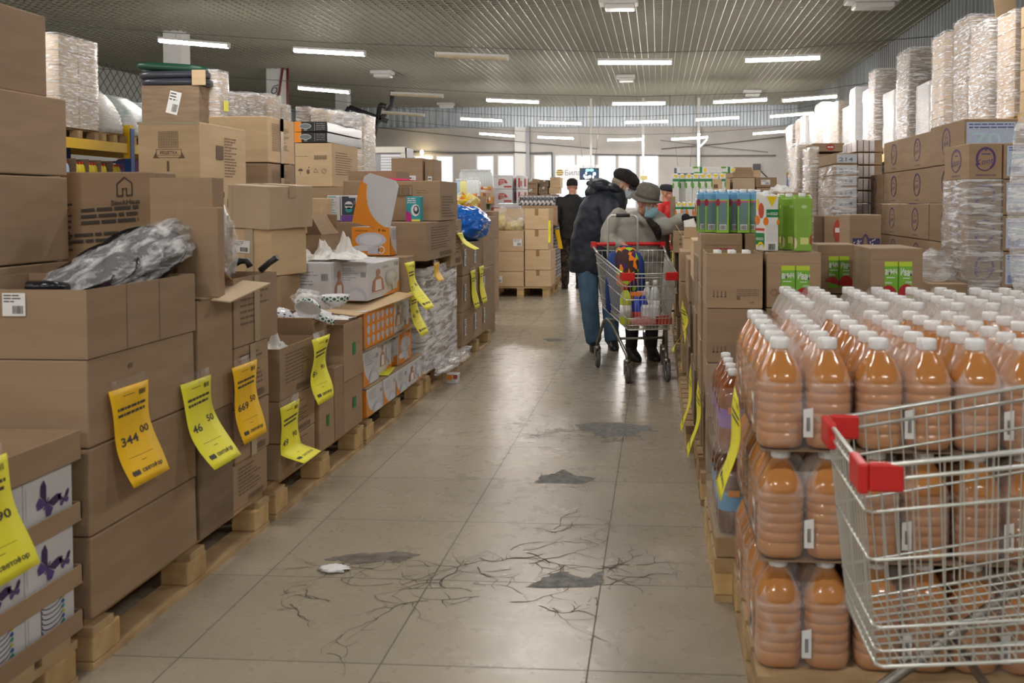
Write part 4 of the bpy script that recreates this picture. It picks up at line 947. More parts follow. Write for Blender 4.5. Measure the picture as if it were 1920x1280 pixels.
def toy(label, px0, px1, py0, py1, Y, kind):
    x0, x1 = XP(px0, Y, 390), XP(px1, Y, 390); z1 = ZP(py0, Y, 700)
    def a(FR, root, w, d, h):
        b = MB(); Fr = FR['front']
        if kind == 0: b.lines(Fr, w*.1, h*.95, w*.7, 8, h*.1, 1, .3, random.Random(2)); b.frect(Fr, 0.001, .001, w-.001, h*.05, .001, 2); b.bars(Fr, w*.4, h*.16, w*.4, h*.1, 5)
        if kind == 1: b.frect(Fr, w*.1, h*.25, w*.9, h*.9, .001, 5); b.fdisc(Fr, w*.5, h*.62, w*.24, h*.15, .0015, 3); b.fdisc(Fr, w*.5, h*.44, w*.2, h*.1, .0015, 1); b.frect(Fr, w*.28, h*.58, w*.72, h*.66, .002, 5); b.frect(Fr, w*.05, 0.001, w*.95, h*.24, .002, 2); b.lines(Fr, w*.16, h*.2, w*.64, 2, h*.09, 3, .7, full=True); b.frect(Fr, w*.1, h*.9, w*.5, h*.96, .002, 5)
        if kind == 2: b.fdisc(Fr, w*.66, h*.45, w*.3, h*.24, .001, 3); b.fdisc(Fr, w*.72, h*.46, w*.2, h*.17, .0015, 5); b.fdisc(Fr, w*.7, h*.5, w*.1, h*.09, .002, 3); b.fpoly(Fr, [(.001, .001), (w*.4, .001), (w*.36, h*.3), (w*.1, h*.42), (.001, h*.4)], .0012, 4); b.lines(Fr, w*.1, h*.93, w*.6, 3, h*.08, 3, .5, full=True); b.frect(Fr, w*.4, 0.001, w*.98, h*.09, .0015, 6)
        b.build('printing', [TEAL, TEAL, PURPL, PAPER, flat('magenta%d' % kind, (.5, .02, .22)), flat('toy dark%d' % kind, (.04, .06, .09), .3), flat('toy yellow%d' % kind, (.8, .7, .1))], root)
    carton(label, x0, x1, Y, Y+.09, 1.207, z1, mat=[WHITEBOX, WHITEBOX, TEAL][kind], art=a, name='toy_box', group='toy boxes', jit=.001)
TEAL = flat('teal print', (.03, .35, .40), .4); PURPL = flat('violet print', (.16, .06, .35), .4)
toy('white toy box side with small icons beside the robot toy box', 613, 637, 366, 412, 6.2, 0)
toy('toy box with window showing a small blue robot shape', 638, 670, 366, 412, 6.2, 1)
toy('teal toy box standing alone beside the raised white lid', 761, 788, 368, 412, 6.2, 2)
# --- fourth pallet wrapped in film
pallet('wooden pallet under the film-wrapped cartons', -2.8, LX, 6.3, 7.42, deck='y')
root = E('wrapped_pallet_load', (-2.0, 6.86, .145)); tag(root, 'pallet load of cartons wound in glossy creased stretch film', 'wrapped load')
zt_ = PX(855, 492, LX).z
for i in range(3):
    for k in range(3):
        b = MB(); b.box(-.38, .36, -.53+.36*i, -.53+.36*(i+1)-.006, k*.24, k*.24+.236); b.build('carton', CARDD if k == 2 and i == 0 else CARD, root, bevel=.004)
b = MB(); n = 26; rnd = random.Random(5)
def wrap_mesh(w, d, h, seed, amp=.006, nz=26, nx=22):
    b = MB(); per = []
    for i in range(nx): per.append((w/2*(-1+2*i/nx), -d/2, 0, -1))
    for i in range(nx): per.append((w/2, d/2*(-1+2*i/nx), 1, 0))
    for i in range(nx): per.append((w/2*(1-2*i/nx), d/2, 0, 1))
    for i in range(nx): per.append((-w/2, d/2*(1-2*i/nx), -1, 0))
    vs = []; m_ = len(per)
    for k in range(nz+1):
        z = h*k/nz
        for (x, y, a, c) in per:
            q = amp*(1.0*noise.noise(Vector((x*2.2+seed, y*2.2+z*3, z*9)))+.5*noise.noise(Vector((x*4, y*4+seed, z*34+(x+y)*9)))) + .004
            vs.append((x+a*(q+.004), y+c*(q+.004), z))
    b.add(vs, [(k*m_+i, k*m_+(i+1) % m_, (k+1)*m_+(i+1) % m_, (k+1)*m_+i) for k in range(nz) for i in range(m_)], 0, True)
    return b
wb = wrap_mesh(.75, 1.07, zt_-.145+.02, 3, .012, 40, 26); o = wb.build('film', FILM4, root); 
b = MB(); b.box(-.38, .36, -.53, .53, .72, zt_-.145); o = b.build('carton_lid_layer', CARDD, root)
bag('loose tail of stretch film spreading over the pallet foot', (LX+.06, 6.9, .15), (.06, .5, .05), None, FILMW, 14, .3, 2, name='film_tail', cat='film')
for i, (a, c, nmz) in enumerate(((6.42, 6.86, 'near'), (6.875, 7.36, 'far'))): pass
carton('printed carton side by side with the long carton, over the wrapped load', -2.2, LX+.02, 7.0, 7.4, ZP(488, 6.9, 830)-.06, 1.205, art=printed(9, 61))
# --- fifth pallet
pallet('wooden pallet under the cartons topped by the blue bag', -2.6, LX, 7.5, 8.78, deck='y')
def art_st(k):
    def a(FR, root, w, d, h): sticker(root, FR['right'], d*.12, h*.3, .07, .14, k)
    return a
zz = [.146, .43, .73, 1.0]
for i, (a, c) in enumerate(((7.52, 7.93), (7.94, 8.35), (8.36, 8.76))):
    for k in range(3 if i < 2 else 3):
        if i == 2 and k == 2: continue
        carton('brown carton with white side sticker, %s column %s layer below the blue bag' % (['first', 'second', 'third'][i], ['bottom', 'middle', 'top'][k]), -2.1, LX, a, c, zz[k]+.001, zz[k+1]-.001, art=art_st(i+k), mat=CARD)
BLUEF = flat('blue plastic film', (.01, .13, .55), .18)
o = blob('blue_bag', (-1.74, 8.2, 1.14), (.23, .36, .17), BLUEF, 5, .15, 1.7, sub=5); tag(o, 'large shiny blue plastic bag lying open on the cartons', 'bag')
o = blob('dark_bag', (-1.72, 8.15, 1.04), (.10, .2, .03), flat('dark film', (.015, .02, .018), .25), 8, .5, 2.6); tag(o, 'crumpled dark bag squeezed under the blue bag', 'bag')
r = carton('tiny white and red packet lying on the floor by the pallet', -1.56, -1.47, 6.72, 6.80, 0, .075, mat=WHITEBOX, name='packet', cat='packet', art=lambda FR, root, w, d, h: ink(root, lambda b: (b.frect(FR['front'], w*.1, h*.4, w*.5, h*.9, .001, 6), b.frect(FR['front'], w*.6, h*.5, w*.95, h*.9, .001, 3))))
# --- loose litter on the floor
o = blob('paper_scrap', Vector((-1.17, 3.25, .008)), (.05, .035, .006), PAPER, 2, .5, 3, sub=3); tag(o, 'white paper scrap lying on the tiles near the first pallet', 'scrap')

# --- yellow and amber price sheets
def price_tag(label, P, Fr3, big, small, mat, curl=.06, skew=0, w=.2, h=.29, fold=None, wave=.006, tilt=0, tape=True, tapeout=None, text=True, extra=True):
    """P: top corner; Fr3: (u, v, n)"""
    u, v, n = Fr3; root = E('price_tag', P); tag(root, label, 'price tag', 'price tags taped to the goods')
    ct, st = math.cos(R(tilt)), math.sin(R(tilt))
    def fn(a, c, off=0):
        t = -c/h; out = curl*max(0, t)**2.2+wave*math.sin(t*7+a*9)+.004; 
        cc = c
        if fold and t > fold[0]:
            k = (t-fold[0])*h; out += k*fold[1]; cc = c+k*(1-fold[2])
        a2 = a+skew*t
        return u*(a2*ct-cc*st)+v*(a2*st+cc*ct)+n*(out+off)
    b = MB(); nx, ny = 4, 16; vs = [fn(w*i/nx, -h*j/ny) for j in range(ny+1) for i in range(nx+1)]
    b.add(vs, [(j*(nx+1)+i, (j+1)*(nx+1)+i, (j+1)*(nx+1)+i+1, j*(nx+1)+i+1) for j in range(ny) for i in range(nx)], 0, True)
    o = b.build('sheet', mat, root); s_ = o.modifiers.new('thick', 'SOLIDIFY'); s_.thickness = .0006; s_.offset = 0
    if text:
        b = MB(); T0 = lambda s, a, c, sz, bold=False, wm=None: put_text(b, None, s, a, c, sz, 0, bold, .0012, 0, wm, fn=fn)
        if big: T0(big, w*.12, -h*.60, h*.125, True, w*.155*len(big))
        if small: T0(small, w*.66, -h*.535, h*.105, True, w*.24)
        if extra:
            rnd = random.Random(len(label))
            def bar(x0, y0, x1, y1): b.add([fn(x0, y0, .0012), fn(x1, y0, .0012), fn(x1, y1, .0012), fn(x0, y1, .0012)], [(0, 1, 2, 3)])
            for i, (yy, x0_, x1_) in enumerate(((-.20, .12, .92), (-.265, .12, .88))):
                x = x0_*w
                while x < x1_*w: l = rnd.uniform(.008, .03); bar(x, yy*h-h*.030, min(x+l, x1_*w), yy*h); x += l+.004
            for i in range(8): bar(w*(.72+.025*i), -.125*h, w*(.72+.025*i+rnd.uniform(.008, .018)), -.07*h)
            bar(w*.3, -.09*h, w*.6, -.083*h); bar(w*.2, -.735*h, w*.8, -.732*h); bar(w*.45, -.79*h, w*.57, -.785*h)
            T0('светофор', w*.36, -h*.90, h*.060, True, w*.52)
            for q in range(3):
                pts = [fn(w*(.15+.06*q)+.008*math.cos(k_*.785), -h*.885+.008*math.sin(k_*.785), .0012) for k_ in range(8)]; b.add(pts, [tuple(range(8))])
        b.build('price_printing', INK, root)
    if tape:
        b = MB(); b.add([fn(w*.1, .025, .001), fn(w*.95, .03, .001), fn(w*.9, -.012, .002), fn(w*.06, -.014, .002)], [(0, 3, 2, 1)]); b.build('tape_strip', FILMC, root)
    return root
UL = (Vector((0, 1, 0)), Vector((0, 0, 1)), Vector((1, 0, 0)))
def ltag(label, px, py, X, big, small, mat, **k):
    p = PX(px, py, X+.004); return price_tag(label, p, UL, big, small, mat, **k)
ltag('amber price tag reading 344 00 on the large plain cartons', 201, 735, LX, '344', '00', AMB, curl=.05, skew=.03)
ltag('yellow price tag reading 46 50 on the narrow tall carton', 336, 722, LX, '46', '50', YEL, curl=.10, skew=.02)
ltag('amber price tag reading 669 50 on the taped cartons', 433, 690, LX+.02, '669', '50', AMB, curl=.03, skew=.02)
ltag('yellow price tag reading 49 90 with its foot folded out', 523, 765, LX, '49', '90', YEL, curl=.02, skew=.0, fold=(.70, .9, .35))
ltag('yellow price tag reading 80 90 hanging from brown tape', 583, 637, LX+.03, '80', '90', YEL, curl=.03, skew=-.03, wave=.012)
ltag('bright yellow price tag at the near end of the butterfly boxes', -118, 895, LX+.05, '', '90', YEL, curl=.03, skew=.07, w=.2, h=.29)
ltag('pale yellow price tag reading 2 beside the open dinner box', 757, 493, LX+.05, '72', '90', YEL, curl=.10, skew=.12, h=.30, wave=.01)
ltag('yellow price tag reading 45 hanging on the dinner set boxes', 765, 548, LX+.03, '45', '00', YEL, curl=.07, skew=.02, h=.28)
ltag('small amber price tag stuck on the wrapped pallet load', 811, 493, LX+.03, '', '', AMB, curl=.03, skew=.02, w=.16, h=.13, extra=False)
ltag('pale yellow price tag tilted at the blue bag cartons', 855, 437, LX+.02, '', '', YEL, curl=.1, skew=.20, h=.14, extra=False)
ltag('yellow price tag, first of the pair under the blue bag', 881, 508, LX, '', '', YEL, curl=.03, skew=.05, h=.33)
ltag('yellow price tag, second of the pair under the blue bag', 897, 500, LX, '', '', YEL, curl=.03, skew=.02, h=.33)
o = MB(); o.box(-.09, .09, -.14, .14, 0, .001); o = o.build('fallen_price_sheet', YEL); o.location = (-1.70, 5.50, .312); o.rotation_euler = (0, 0, R(8)); tag(o, 'yellow price sheet lying flat between the dinner set boxes', 'price tag')
# ================================================================ RACK AND STACKS FAR ON THE CROCKERY SIDE
def upright(x, y, ztop, label, dep=1.0, sgn=-1):
    root = E('rack_upright', (x, y, 0)); tag(root, label, 'rack upright', 'blue rack uprights')
    for k in (0, 1):
        b = MB(); b.box(-.05, .05, -.05, .05, 0, ztop); o = b.build('post', RACKB, root); o.location = (sgn*k*dep, 0, 0)
    b = MB()
    for i in range(4): b.tube([(0, 0, .3+i*.55), (sgn*dep, 0, .3+i*.55+(.5 if i % 2 == 0 else -.0))], .018, 5)
    b.build('bracing', RACKB, root)
def beam(x, y0, y1, z, label):
    b = MB(); b.box(x-.025, x+.025, y0, y1, z-.14, z); b.box(x-.03, x-.028, y0, y1, z-.10, z-.04)
    tag(b.build('rack_beam', BEAMY, bevel=.006), label, 'rack beam', 'yellow rack beams')
RXL = -7.9
for i, y in enumerate((10.75, 13.46, 16.2, 18.9)): upright(RXL, y, 2.45, ['blue rack upright hidden behind the tall plain cartons', 'blue rack upright with yellow connector by the purple buckets', 'blue rack upright behind the wire grid carton', 'blue rack upright deep behind the wrapped stacks'][i])
for i, (a, c) in enumerate(((10.8, 13.41), (13.51, 16.15), (16.25, 18.85))):
    beam(RXL, a, c, 2.22, ['yellow rack beam above the yellow bottles', 'yellow rack beam above the purple buckets', 'yellow rack beam behind the wire grid carton'][i]); beam(RXL-1.0, a, c, 2.22, ['rear yellow rack beam behind the yellow bottles', 'rear yellow rack beam behind the purple buckets', 'rear yellow rack beam behind the wire grid carton'][i])
    b = MB(); b.box(RXL-.97, RXL-.03, a, c, 2.19, 2.2); tag(b.build('rack_shelf', flat('shelf dark', (.12, .1, .06))), ['dark shelf board above the yellow bottles', 'dark shelf board above the purple buckets', 'dark shelf board behind the wire grid carton'][i], 'shelf')
b = MB(); b.box(RXL-.06, RXL+.04, 13.40, 13.52, 2.0, 2.5); tag(b.build('beam_connector', BEAMY), 'yellow connector plate clasping the blue rack upright', 'connector')
def wrapped(label, x0, x1, y0, y1, z0, z1, boxes=CARD, fm=None, cols=2, lay=5, seed=1, group='wrapped pallet loads', pal=True, name='wrapped_pallet_load', top=None, frontfilm=True):
    root = E(name, ((x0+x1)/2, (y0+y1)/2, z0)); tag(root, label, 'wrapped load', group)
    w, d, h = x1-x0, y1-y0, z1-z0; zz_ = 0
    if pal:
        b = MB()
        for i in range(5): b.box(-w/2+w*i/5, -w/2+w*(i+.75)/5, -d/2, d/2, .105, .13)
        for k in (-1, 0, 1):
            for i in (-1, 0, 1): b.box(i*(w/2-.06)-.06, i*(w/2-.06)+.06, k*(d/2-.05)-.05, k*(d/2-.05)+.05, .02, .105)
            b.box(-w/2, w/2, k*(d/2-.05)-.05, k*(d/2-.05)+.05, 0, .02)
        b.build('pallet', WOOD, root); zz_ = .13
    lh = (h-zz_-.01)/lay
    for k in range(lay):
        for i in range(cols):
            b = MB(); b.box(-w/2+.01, w/2-.01, -d/2+d*i/cols+.006, -d/2+d*(i+1)/cols-.006, zz_+k*lh+.001, zz_+(k+1)*lh-.006); b.build('carton', boxes, root)
    wb = wrap_mesh(w, d, h-zz_+.012, seed, .012, 18, 8); o = wb.build('film', fm or FILMW, root); o.location = (0, 0, zz_)
    return root
FILMX = film('glare white film', .82, 1.0, scale=6, lo=.4, hi=.6, rough=.14, bump=.8)  # near-opaque white stands in for lamp glare on the wrapped rack loads
zr = 2.225
wrapped('very tall film-wrapped load on the rack beside the tall plain cartons', -8.9, -7.9, 11.85, 12.70, zr, 3.58, CARDP, FILMW, 2, 6, 3)
def sack_load(label, y0, y1, z1, mats, seed, slant=.5):
    root = E('bagged_pallet_load', (-8.4, (y0+y1)/2, zr)); tag(root, label, 'bagged load', 'bagged loads on the rack')
    d = y1-y0; b = MB()
    for i in range(5): b.box(-.5+.2*i, -.5+.2*i+.16, -d/2, d/2, .105, .13)
    for k in (-1, 0, 1): b.box(-.5, .5, k*(d/2-.05)-.05, k*(d/2-.05)+.05, 0, .105)
    b.build('pallet', WOODE, root)
    h = z1-zr-.13; rings = []
    for k in range(9):
        t = k/8; rings.append(((-.16*t*t*slant*2, -.03*t, .13+h*t), .5*(1-.28*t**3), d/2*(1-.2*t**4), 0))
    b = MB(); b.loft(rings, 28, 0, None, 3); b.build('bag_stack', mats, root)
    b = MB(); b.loft([(r_[0], r_[1]+.012, r_[2]+.012, 0) for r_ in rings], 28, 0, None, 3); b.build('film', FILMW, root)
sack_load('film-wrapped load of white bags with yellow specks on the rack', 12.78, 13.42, 2.98, noisy('bags yellow', (.75, .70, .55), (.75, .76, .78), 7, .5, stretch=(1, 1, 2), lo=.45, hi=.55), 1)
sack_load('film-wrapped slanted load of green-blue bags, first of two', 13.55, 14.35, 2.98, noisy('bags green', (.35, .55, .48), (.72, .76, .78), 4, .4, lo=.42, hi=.58), 2, .9)
sack_load('film-wrapped slanted load of green-blue bags, second of two', 14.45, 15.25, 2.96, noisy('bags blue', (.35, .52, .50), (.70, .74, .76), 4, .4, lo=.42, hi=.58), 3, .9)
# bottles under the beam
b = MB(); b.box(RXL-.97, RXL-.03, 10.81, 13.40, 1.60, 1.63); tag(b.build('rack_shelf', WOOD), 'lower rack board carrying the yellow and blue bottles', 'shelf')
b = MB(); b.box(RXL-.99, RXL-.01, 13.52, 16.14, 1.36, 1.4); tag(b.build('rack_shelf', WOOD), 'lower rack board carrying the purple buckets', 'shelf')
REDCAP = flat('red caps', (.7, .03, .02), .4); YBOT = flat('yellow bottle', (.85, .70, .02), .35); BLUEB = flat('pale blue bottle', (.45, .62, .85), .35)
def det_bottle(mat, cap, name='cleaner_bottle', h=.27, r=.036):
    root = E(name, (0, 0, 0)); b = MB(); b.lathe([(r*.9, 0), (r, .01), (r, h*.62), (r*.8, h*.78), (r*.4, h*.88), (r*.4, h*.9)], 12, 0, None, 1); b.build('body', mat, root)
    b = MB(); b.lathe([(r*.45, h*.88), (r*.42, h), (r*.3, h)], 10); b.build('cap', cap, root); return root
protoY = det_bottle(YBOT, REDCAP); protoB = det_bottle(BLUEB, REDCAP, 'softener_bottle'); tag(protoY, 'x', 'bottle', 'yellow cleaner bottles'); tag(protoB, 'x', 'bottle', 'pale blue bottles'); reindex()
ci = 0; firstY = firstB = True
for i in range(6):
    y0 = 11.68+i*.285 if i < 6 else 0
    cnt = [1, 3, 4, 4, 3, 4][i]
    carton('cut-open display carton holding %s bottles, %s from the tall cartons' % ('pale blue' if i < 2 else 'yellow', ['first', 'second', 'third', 'fourth', 'fifth', 'last'][i]), RXL-.34, RXL-.05, y0, y0+.27, 1.632, 1.74, open_=True, mat=CARDL, jit=.001)
    b = MB(); b.box(RXL-.34, RXL-.05, y0-.004, y0+.0, 1.74, 1.95) ; tag(b.build('carton_divider', CARDD), 'upright carton divider in the display, %s from the tall cartons' % ['first', 'second', 'third', 'fourth', 'fifth', 'last'][i], 'cardboard')
    for k in range(cnt):
        pr = protoB if i < 2 else protoY
        lab = ('pale blue bottle with red cap' if i < 2 else 'yellow cleaner bottle with red cap')+', %s in display carton %s' % (['first', 'second', 'third', 'fourth'][k], ['one', 'two', 'three', 'four', 'five', 'six'][i])
        loc = (RXL-.12, y0+.045+.064*k, 1.64)
        if (i < 2 and firstB) or (i >= 2 and firstY):
            o = pr; o.location = loc; o['label'] = lab
            if i < 2: firstB = False
            else: firstY = False
        else: o = dup(pr, loc, None, lab)
# purple buckets and black tubs
PURB = flat('lilac plastic', (.42, .25, .50), .35)
for i in range(2):
    root = E('upturned_bucket', (-8.18, 14.05+i*.62, 1.66)); tag(root, 'lilac plastic tub upside down on black tubs, %s one' % ['nearer the yellow bottles', 'half behind the wire grid carton'][i], 'tub', 'lilac tubs')
    b = MB(); b.lathe([(.30, 0), (.31, .02), (.29, .03), (.25, .33), (.22, .36), (.05, .365)], 28); b.build('body', PURB, root)
    root = E('black_tub_stack', (-8.18, 14.05+i*.62, 1.40)); tag(root, 'nested black rubber tubs under the lilac tub, %s one' % ['nearer the yellow bottles', 'half behind the wire grid carton'][i], 'tub', 'black tubs')
    for k in range(4): b = MB(); b.lathe([(.31, 0), (.33, .03), (.33, .05), (.31, .055)], 28); o = b.build('tub_rim', BLACKP, root); o.location = (0, 0, k*.062)
# net along the far side wall
b = MB(); x = HX0+.5
for i in range(50):
    y = 17+i*.32; b.tube([(x, y, 3.75), (x, y+1.3, CZ)], .012, 3, caps=False); b.tube([(x, y+1.3, 3.75), (x, y, CZ)], .012, 3, caps=False)
tag(b.build('wire_net', flat('net grey green', (.18, .22, .18), .6)), 'diagonal wire net stretched high before the white side wall', 'net')
# tall stack with black plastic on top
def art_paper(FR, root, w, d, h): sticker(root, FR['front'], w*.42, h*.35, .16, .30, 3, -14)
x0, x1 = XP(265, 12, 190), XP(373, 12, 190)
carton('dark brown carton with tilted paper under the black plastic sheets', x0, x1, 12, 12.38, 2.35, ZP(160, 12, 320), mat=CARDD, art=art_paper)
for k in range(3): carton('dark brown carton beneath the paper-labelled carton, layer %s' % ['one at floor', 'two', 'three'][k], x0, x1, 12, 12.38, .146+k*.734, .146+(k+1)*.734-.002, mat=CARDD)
pallet('wooden pallet at the foot of the dark carton tower', x0, x1, 12, 12.4)
zb = ZP(160, 12, 320)
root = E('plastic_sheet_roll', ((x0+x1)/2, 12.21, zb+.0)); tag(root, 'black and green plastic sheets folded on the dark carton tower', 'plastic sheet')
for k in range(3):
    b = MB(); b.loft([((-.45, 0, .07+k*.09), .0, .0), ], 4) if False else None
    b2 = MB(); b2.loft([((0, 0, .0), .42, .16), ((0, 0, .02), .46, .19), ((0, 0, .085), .46, .19), ((0, 0, .10), .42, .16)], 28, 0, None, 1.5); o = b2.build('sheet_fold', [flat('grey black plastic', (.035, .04, .055), .3), flat('grey black plastic b', (.04, .045, .06), .3), flat('dark green plastic', (.01, .06, .035), .35)][k], root); o.location = (-.03*k, 0, .1*k+.002); o.rotation_euler = (0, R([0, -1, 3][k]), R(3*k))
b = MB(); b.box(-.09, .09, -.01, .01, 0, .2); o = b.build('cardboard_patch', CARDL, root); o.location = (.40, -.215, .0)
for i, (a, c, zt0, lab, mt) in enumerate(((413, 436, 136, 'ribbed film-wrapped load with small yellow note', CARDP), (438, 470, 177, 'film-wrapped load with torn carton top', CARD), (474, 503, 178, 'film-wrapped load below the marked pillar', CARD), (508, 533, 180, 'film-wrapped load on the aisle side of the marked pillar', CARDL), (534, 551, 198, 'small film-wrapped load in front of the third pillar', CARDP))):
    X = -5.95; ya, yc = YX(a, X), YX(c, X); z1 = PX((a+c)/2, zt0, X).z
    wrapped(lab, X-.85, X, ya+.02, yc-.05, .001, z1, mt, FILMW, 1, 7, i+7, group='wrapped loads behind the crockery rows', pal=True)
p = PX(420, 208, -5.93); b = MB(); b.box(0, .01, 0, .12, 0, .14); o = b.build('yellow_note', YEL); o.location = p; tag(o, 'small yellow note on the ribbed film-wrapped load', 'note')
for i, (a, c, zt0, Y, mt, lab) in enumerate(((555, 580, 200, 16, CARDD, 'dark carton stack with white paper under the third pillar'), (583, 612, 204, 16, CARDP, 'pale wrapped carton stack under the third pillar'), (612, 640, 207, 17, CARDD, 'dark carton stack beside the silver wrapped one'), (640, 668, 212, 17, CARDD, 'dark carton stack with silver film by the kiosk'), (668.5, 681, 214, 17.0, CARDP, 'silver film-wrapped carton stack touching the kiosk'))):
    x0, x1 = XP(a, Y, 220), XP(c, Y, 220)
    wrapped(lab, x0, x1-.02, Y, Y+.8, .001, ZP(zt0, Y, 600), mt, FILM if i in (0, 2) else FILMW, 1, 6, i+17, group='wrapped loads before the kiosk')
# further cartons behind the long carton
def art_lab(FR, root, w, d, h): sticker(root, FR['front'], w*.36, h*.30, w*.42, h*.4, 6)
x0, x1 = XP(733, 9, 320), XP(793, 9, 320)
carton('brown carton with white label standing behind the blue bag', x0, x1, 9, 9.35, 1.2, ZP(296, 9, 760), art=art_lab, flaps='f60:.0')
carton('narrow brown carton with white label next to the labelled carton', x1+.01, XP(813, 9, 320), 9.02, 9.35, 1.2, ZP(298, 9, 800), art=art_lab)
carton('brown carton holding up the two labelled cartons', x0-.1, -1.7, 8.95, 9.6, .70, 1.198)
carton('brown carton on the floor below the two labelled cartons', x0-.1, -1.7, 8.95, 9.6, .0, .698)
root = E('film_roll', (XP(828, 9.9, 320), 9.9, 1.2)); tag(root, 'ribbed roll of clear plastic cups standing behind the labelled cartons', 'plastic roll')
b = MB()
prof = []
for i in range(14): prof += [(.085, i*.018), (.094, i*.018+.009)]
prof += [(.06, .26)]; b.lathe(prof, 20); b.build('ribbed_body', film('roll film', .6, .9, scale=8, stretch=(1, 1, 1)), root)
carton('brown carton under the ribbed plastic roll', XP(800, 9.7, 320), XP(848, 9.7, 320), 9.7, 10.2, 0, 1.198)

# ================================================================ MIDDLE ISLAND AT THE END OF THE AISLE
Y = 13.1
pallet('wooden pallet under the square island of plain cartons', XP(921, Y), XP(1030, Y), Y, Y+1.2, deck='x')
def zi(py): return ZP(py, Y, 980)
xl0, xl1, xr1 = XP(916, Y), XP(983, Y), XP(1029, Y)
zl = [.147, zi(509), zi(471), zi(432)]
for k in range(3):
    def al(FR, root, w, d, h, k=k):
        if k != 1: sticker(root, FR['front'], w*(.7 if k == 2 else .08), h*.25, .12, .1, k)
    carton('wide plain carton on the island, %s layer of the lower half' % ['bottom', 'middle', 'top'][k], xl0+(.04 if k == 0 else .01), xl1-.006, Y, Y+.6, zl[k]+.001, zl[k+1]-.003, mat=CARDL, art=al, open_=(k == 2), fill=(.7, CARD) if k == 2 else None)
zr_ = [.147, zi(506), zi(468), zi(430), zi(391)]
for k in range(4):
    carton('taped plain carton on the island, %s of the tall half' % ['lowest', 'second', 'third', 'topmost'][k], xl1+.006, xr1+(.03 if k < 2 else 0), Y, Y+.6, zr_[k]+.001, zr_[k+1]-.003, mat=CARDL, tape='frontt', tapemat=TAPE)
carton('large plain carton behind the snack bags on the island', XP(925, Y+.6), XP(982, Y+.6), Y+.62, Y+1.15, 1.0, ZP(391, Y+.6, 950), mat=CARDL)
carton('large plain carton low at the back of the island', xl0+.05, xr1-.1, Y+.62, Y+1.15, .147, .998, mat=CARDL)
CHIPS = noisy('yellow snack', (.62, .46, .12), (.80, .68, .34), 60, .7)
bag('clear bag of yellow snacks with twisted top on the island', at(938, 416, Y+.3), (.13, .12, .16), CHIPS, FILMC, 3, .3, 2.4, spike=((0, 0, 1), .9))
bag('wide clear bag of yellow snacks slumped on the island', at(966, 424, Y+.25), (.19, .14, .12), CHIPS, FILMC, 6, .35, 2.4, spike=((0.1, 0, 1), 1.3))
# packs of black and white jars beyond
JAR = noisy('dark label jars', (.04, .04, .05), (.62, .6, .62), 26, .4, lo=.46, hi=.54)
X0 = -2.02
pallet('wooden pallet under the black and white jar packs', X0-.02, X0+.40, 14.4, 15.9)
for k in range(7):
    for j in range(3):
        root = E('jar_pack', (X0+.22, 14.68+j*.5, .147+k*.165)); tag(root, 'shrink pack of black and white jars, layer %d of seven, %s stack' % (k+1, ['first', 'middle', 'last'][j]), 'jar pack', 'black and white jar packs'); root.location.x -= .0*k
        for i in range(3):
            b = MB(); b.lathe([(.06, 0), (.065, .01), (.065, .13), (.045, .14), (.045, .155)], 12)
            if k+j+i == 0: jm = b.build('jar', JAR, root); jm.location = (.13, -.18, 0)
            else:
                o = jm.copy(); COL.objects.link(o); o.parent = root; o.location = (.13, -.18+.18*i, 0)
            o = jm.copy(); COL.objects.link(o); o.parent = root; o.location = (-.13+.13*(i-1)*0-.0, -.18+.18*i, 0)
for i in range(16):
    o = jm.copy(); COL.objects.link(o); o.parent = None; p = at(981+i*3.9, 386, 14.4); o.location = (p.x, 14.35+(i % 2)*.2, 1.3); o.name = 'jar'; tag(o, 'black and white jar standing in the long top row behind the island', 'jar', 'jars in the top row')
b = MB(); b.box(XP(978, 14.3), XP(1046, 14.3), 14.25, 14.7, 1.0, 1.298); tag(b.build('jar_carton', CARD), 'carton tray under the long top row of jars', 'box')
b = MB(); b.box(XP(978, 14.3), XP(1034, 14.3), 14.25, 14.7, 0, .998); tag(b.build('cardboard_box', CARD), 'large carton on the floor below the jar tray', 'box')
# cartons behind the island
def artb(FR, root, w, d, h): sticker(root, FR['front'], w*.42, h*.7, w*.22, h*.3, 4); ink(root, lambda b: b.lines(FR['front'], w*.1, h*.55, w*.8, 1, h*.2, 0, .5, full=True))
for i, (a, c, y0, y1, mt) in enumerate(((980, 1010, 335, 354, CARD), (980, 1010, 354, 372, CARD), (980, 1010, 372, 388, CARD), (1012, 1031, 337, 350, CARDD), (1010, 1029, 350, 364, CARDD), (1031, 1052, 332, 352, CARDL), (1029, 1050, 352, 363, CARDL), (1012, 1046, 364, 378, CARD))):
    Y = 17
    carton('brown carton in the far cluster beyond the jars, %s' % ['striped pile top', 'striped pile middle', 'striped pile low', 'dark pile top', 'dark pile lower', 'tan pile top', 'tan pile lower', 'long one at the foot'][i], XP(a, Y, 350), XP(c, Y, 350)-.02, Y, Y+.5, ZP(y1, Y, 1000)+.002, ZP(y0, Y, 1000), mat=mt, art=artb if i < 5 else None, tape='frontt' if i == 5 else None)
for i, (a, c) in enumerate(((978, 1011), (1011.5, 1053))):
    carton('large carton base under the far cluster, %s' % ['jar side', 'beanie side'][i], XP(a, 17, 350), XP(c, 17, 350), 17, 17.6, 0, ZP([388, 378][i], 17, 1000), mat=CARD)
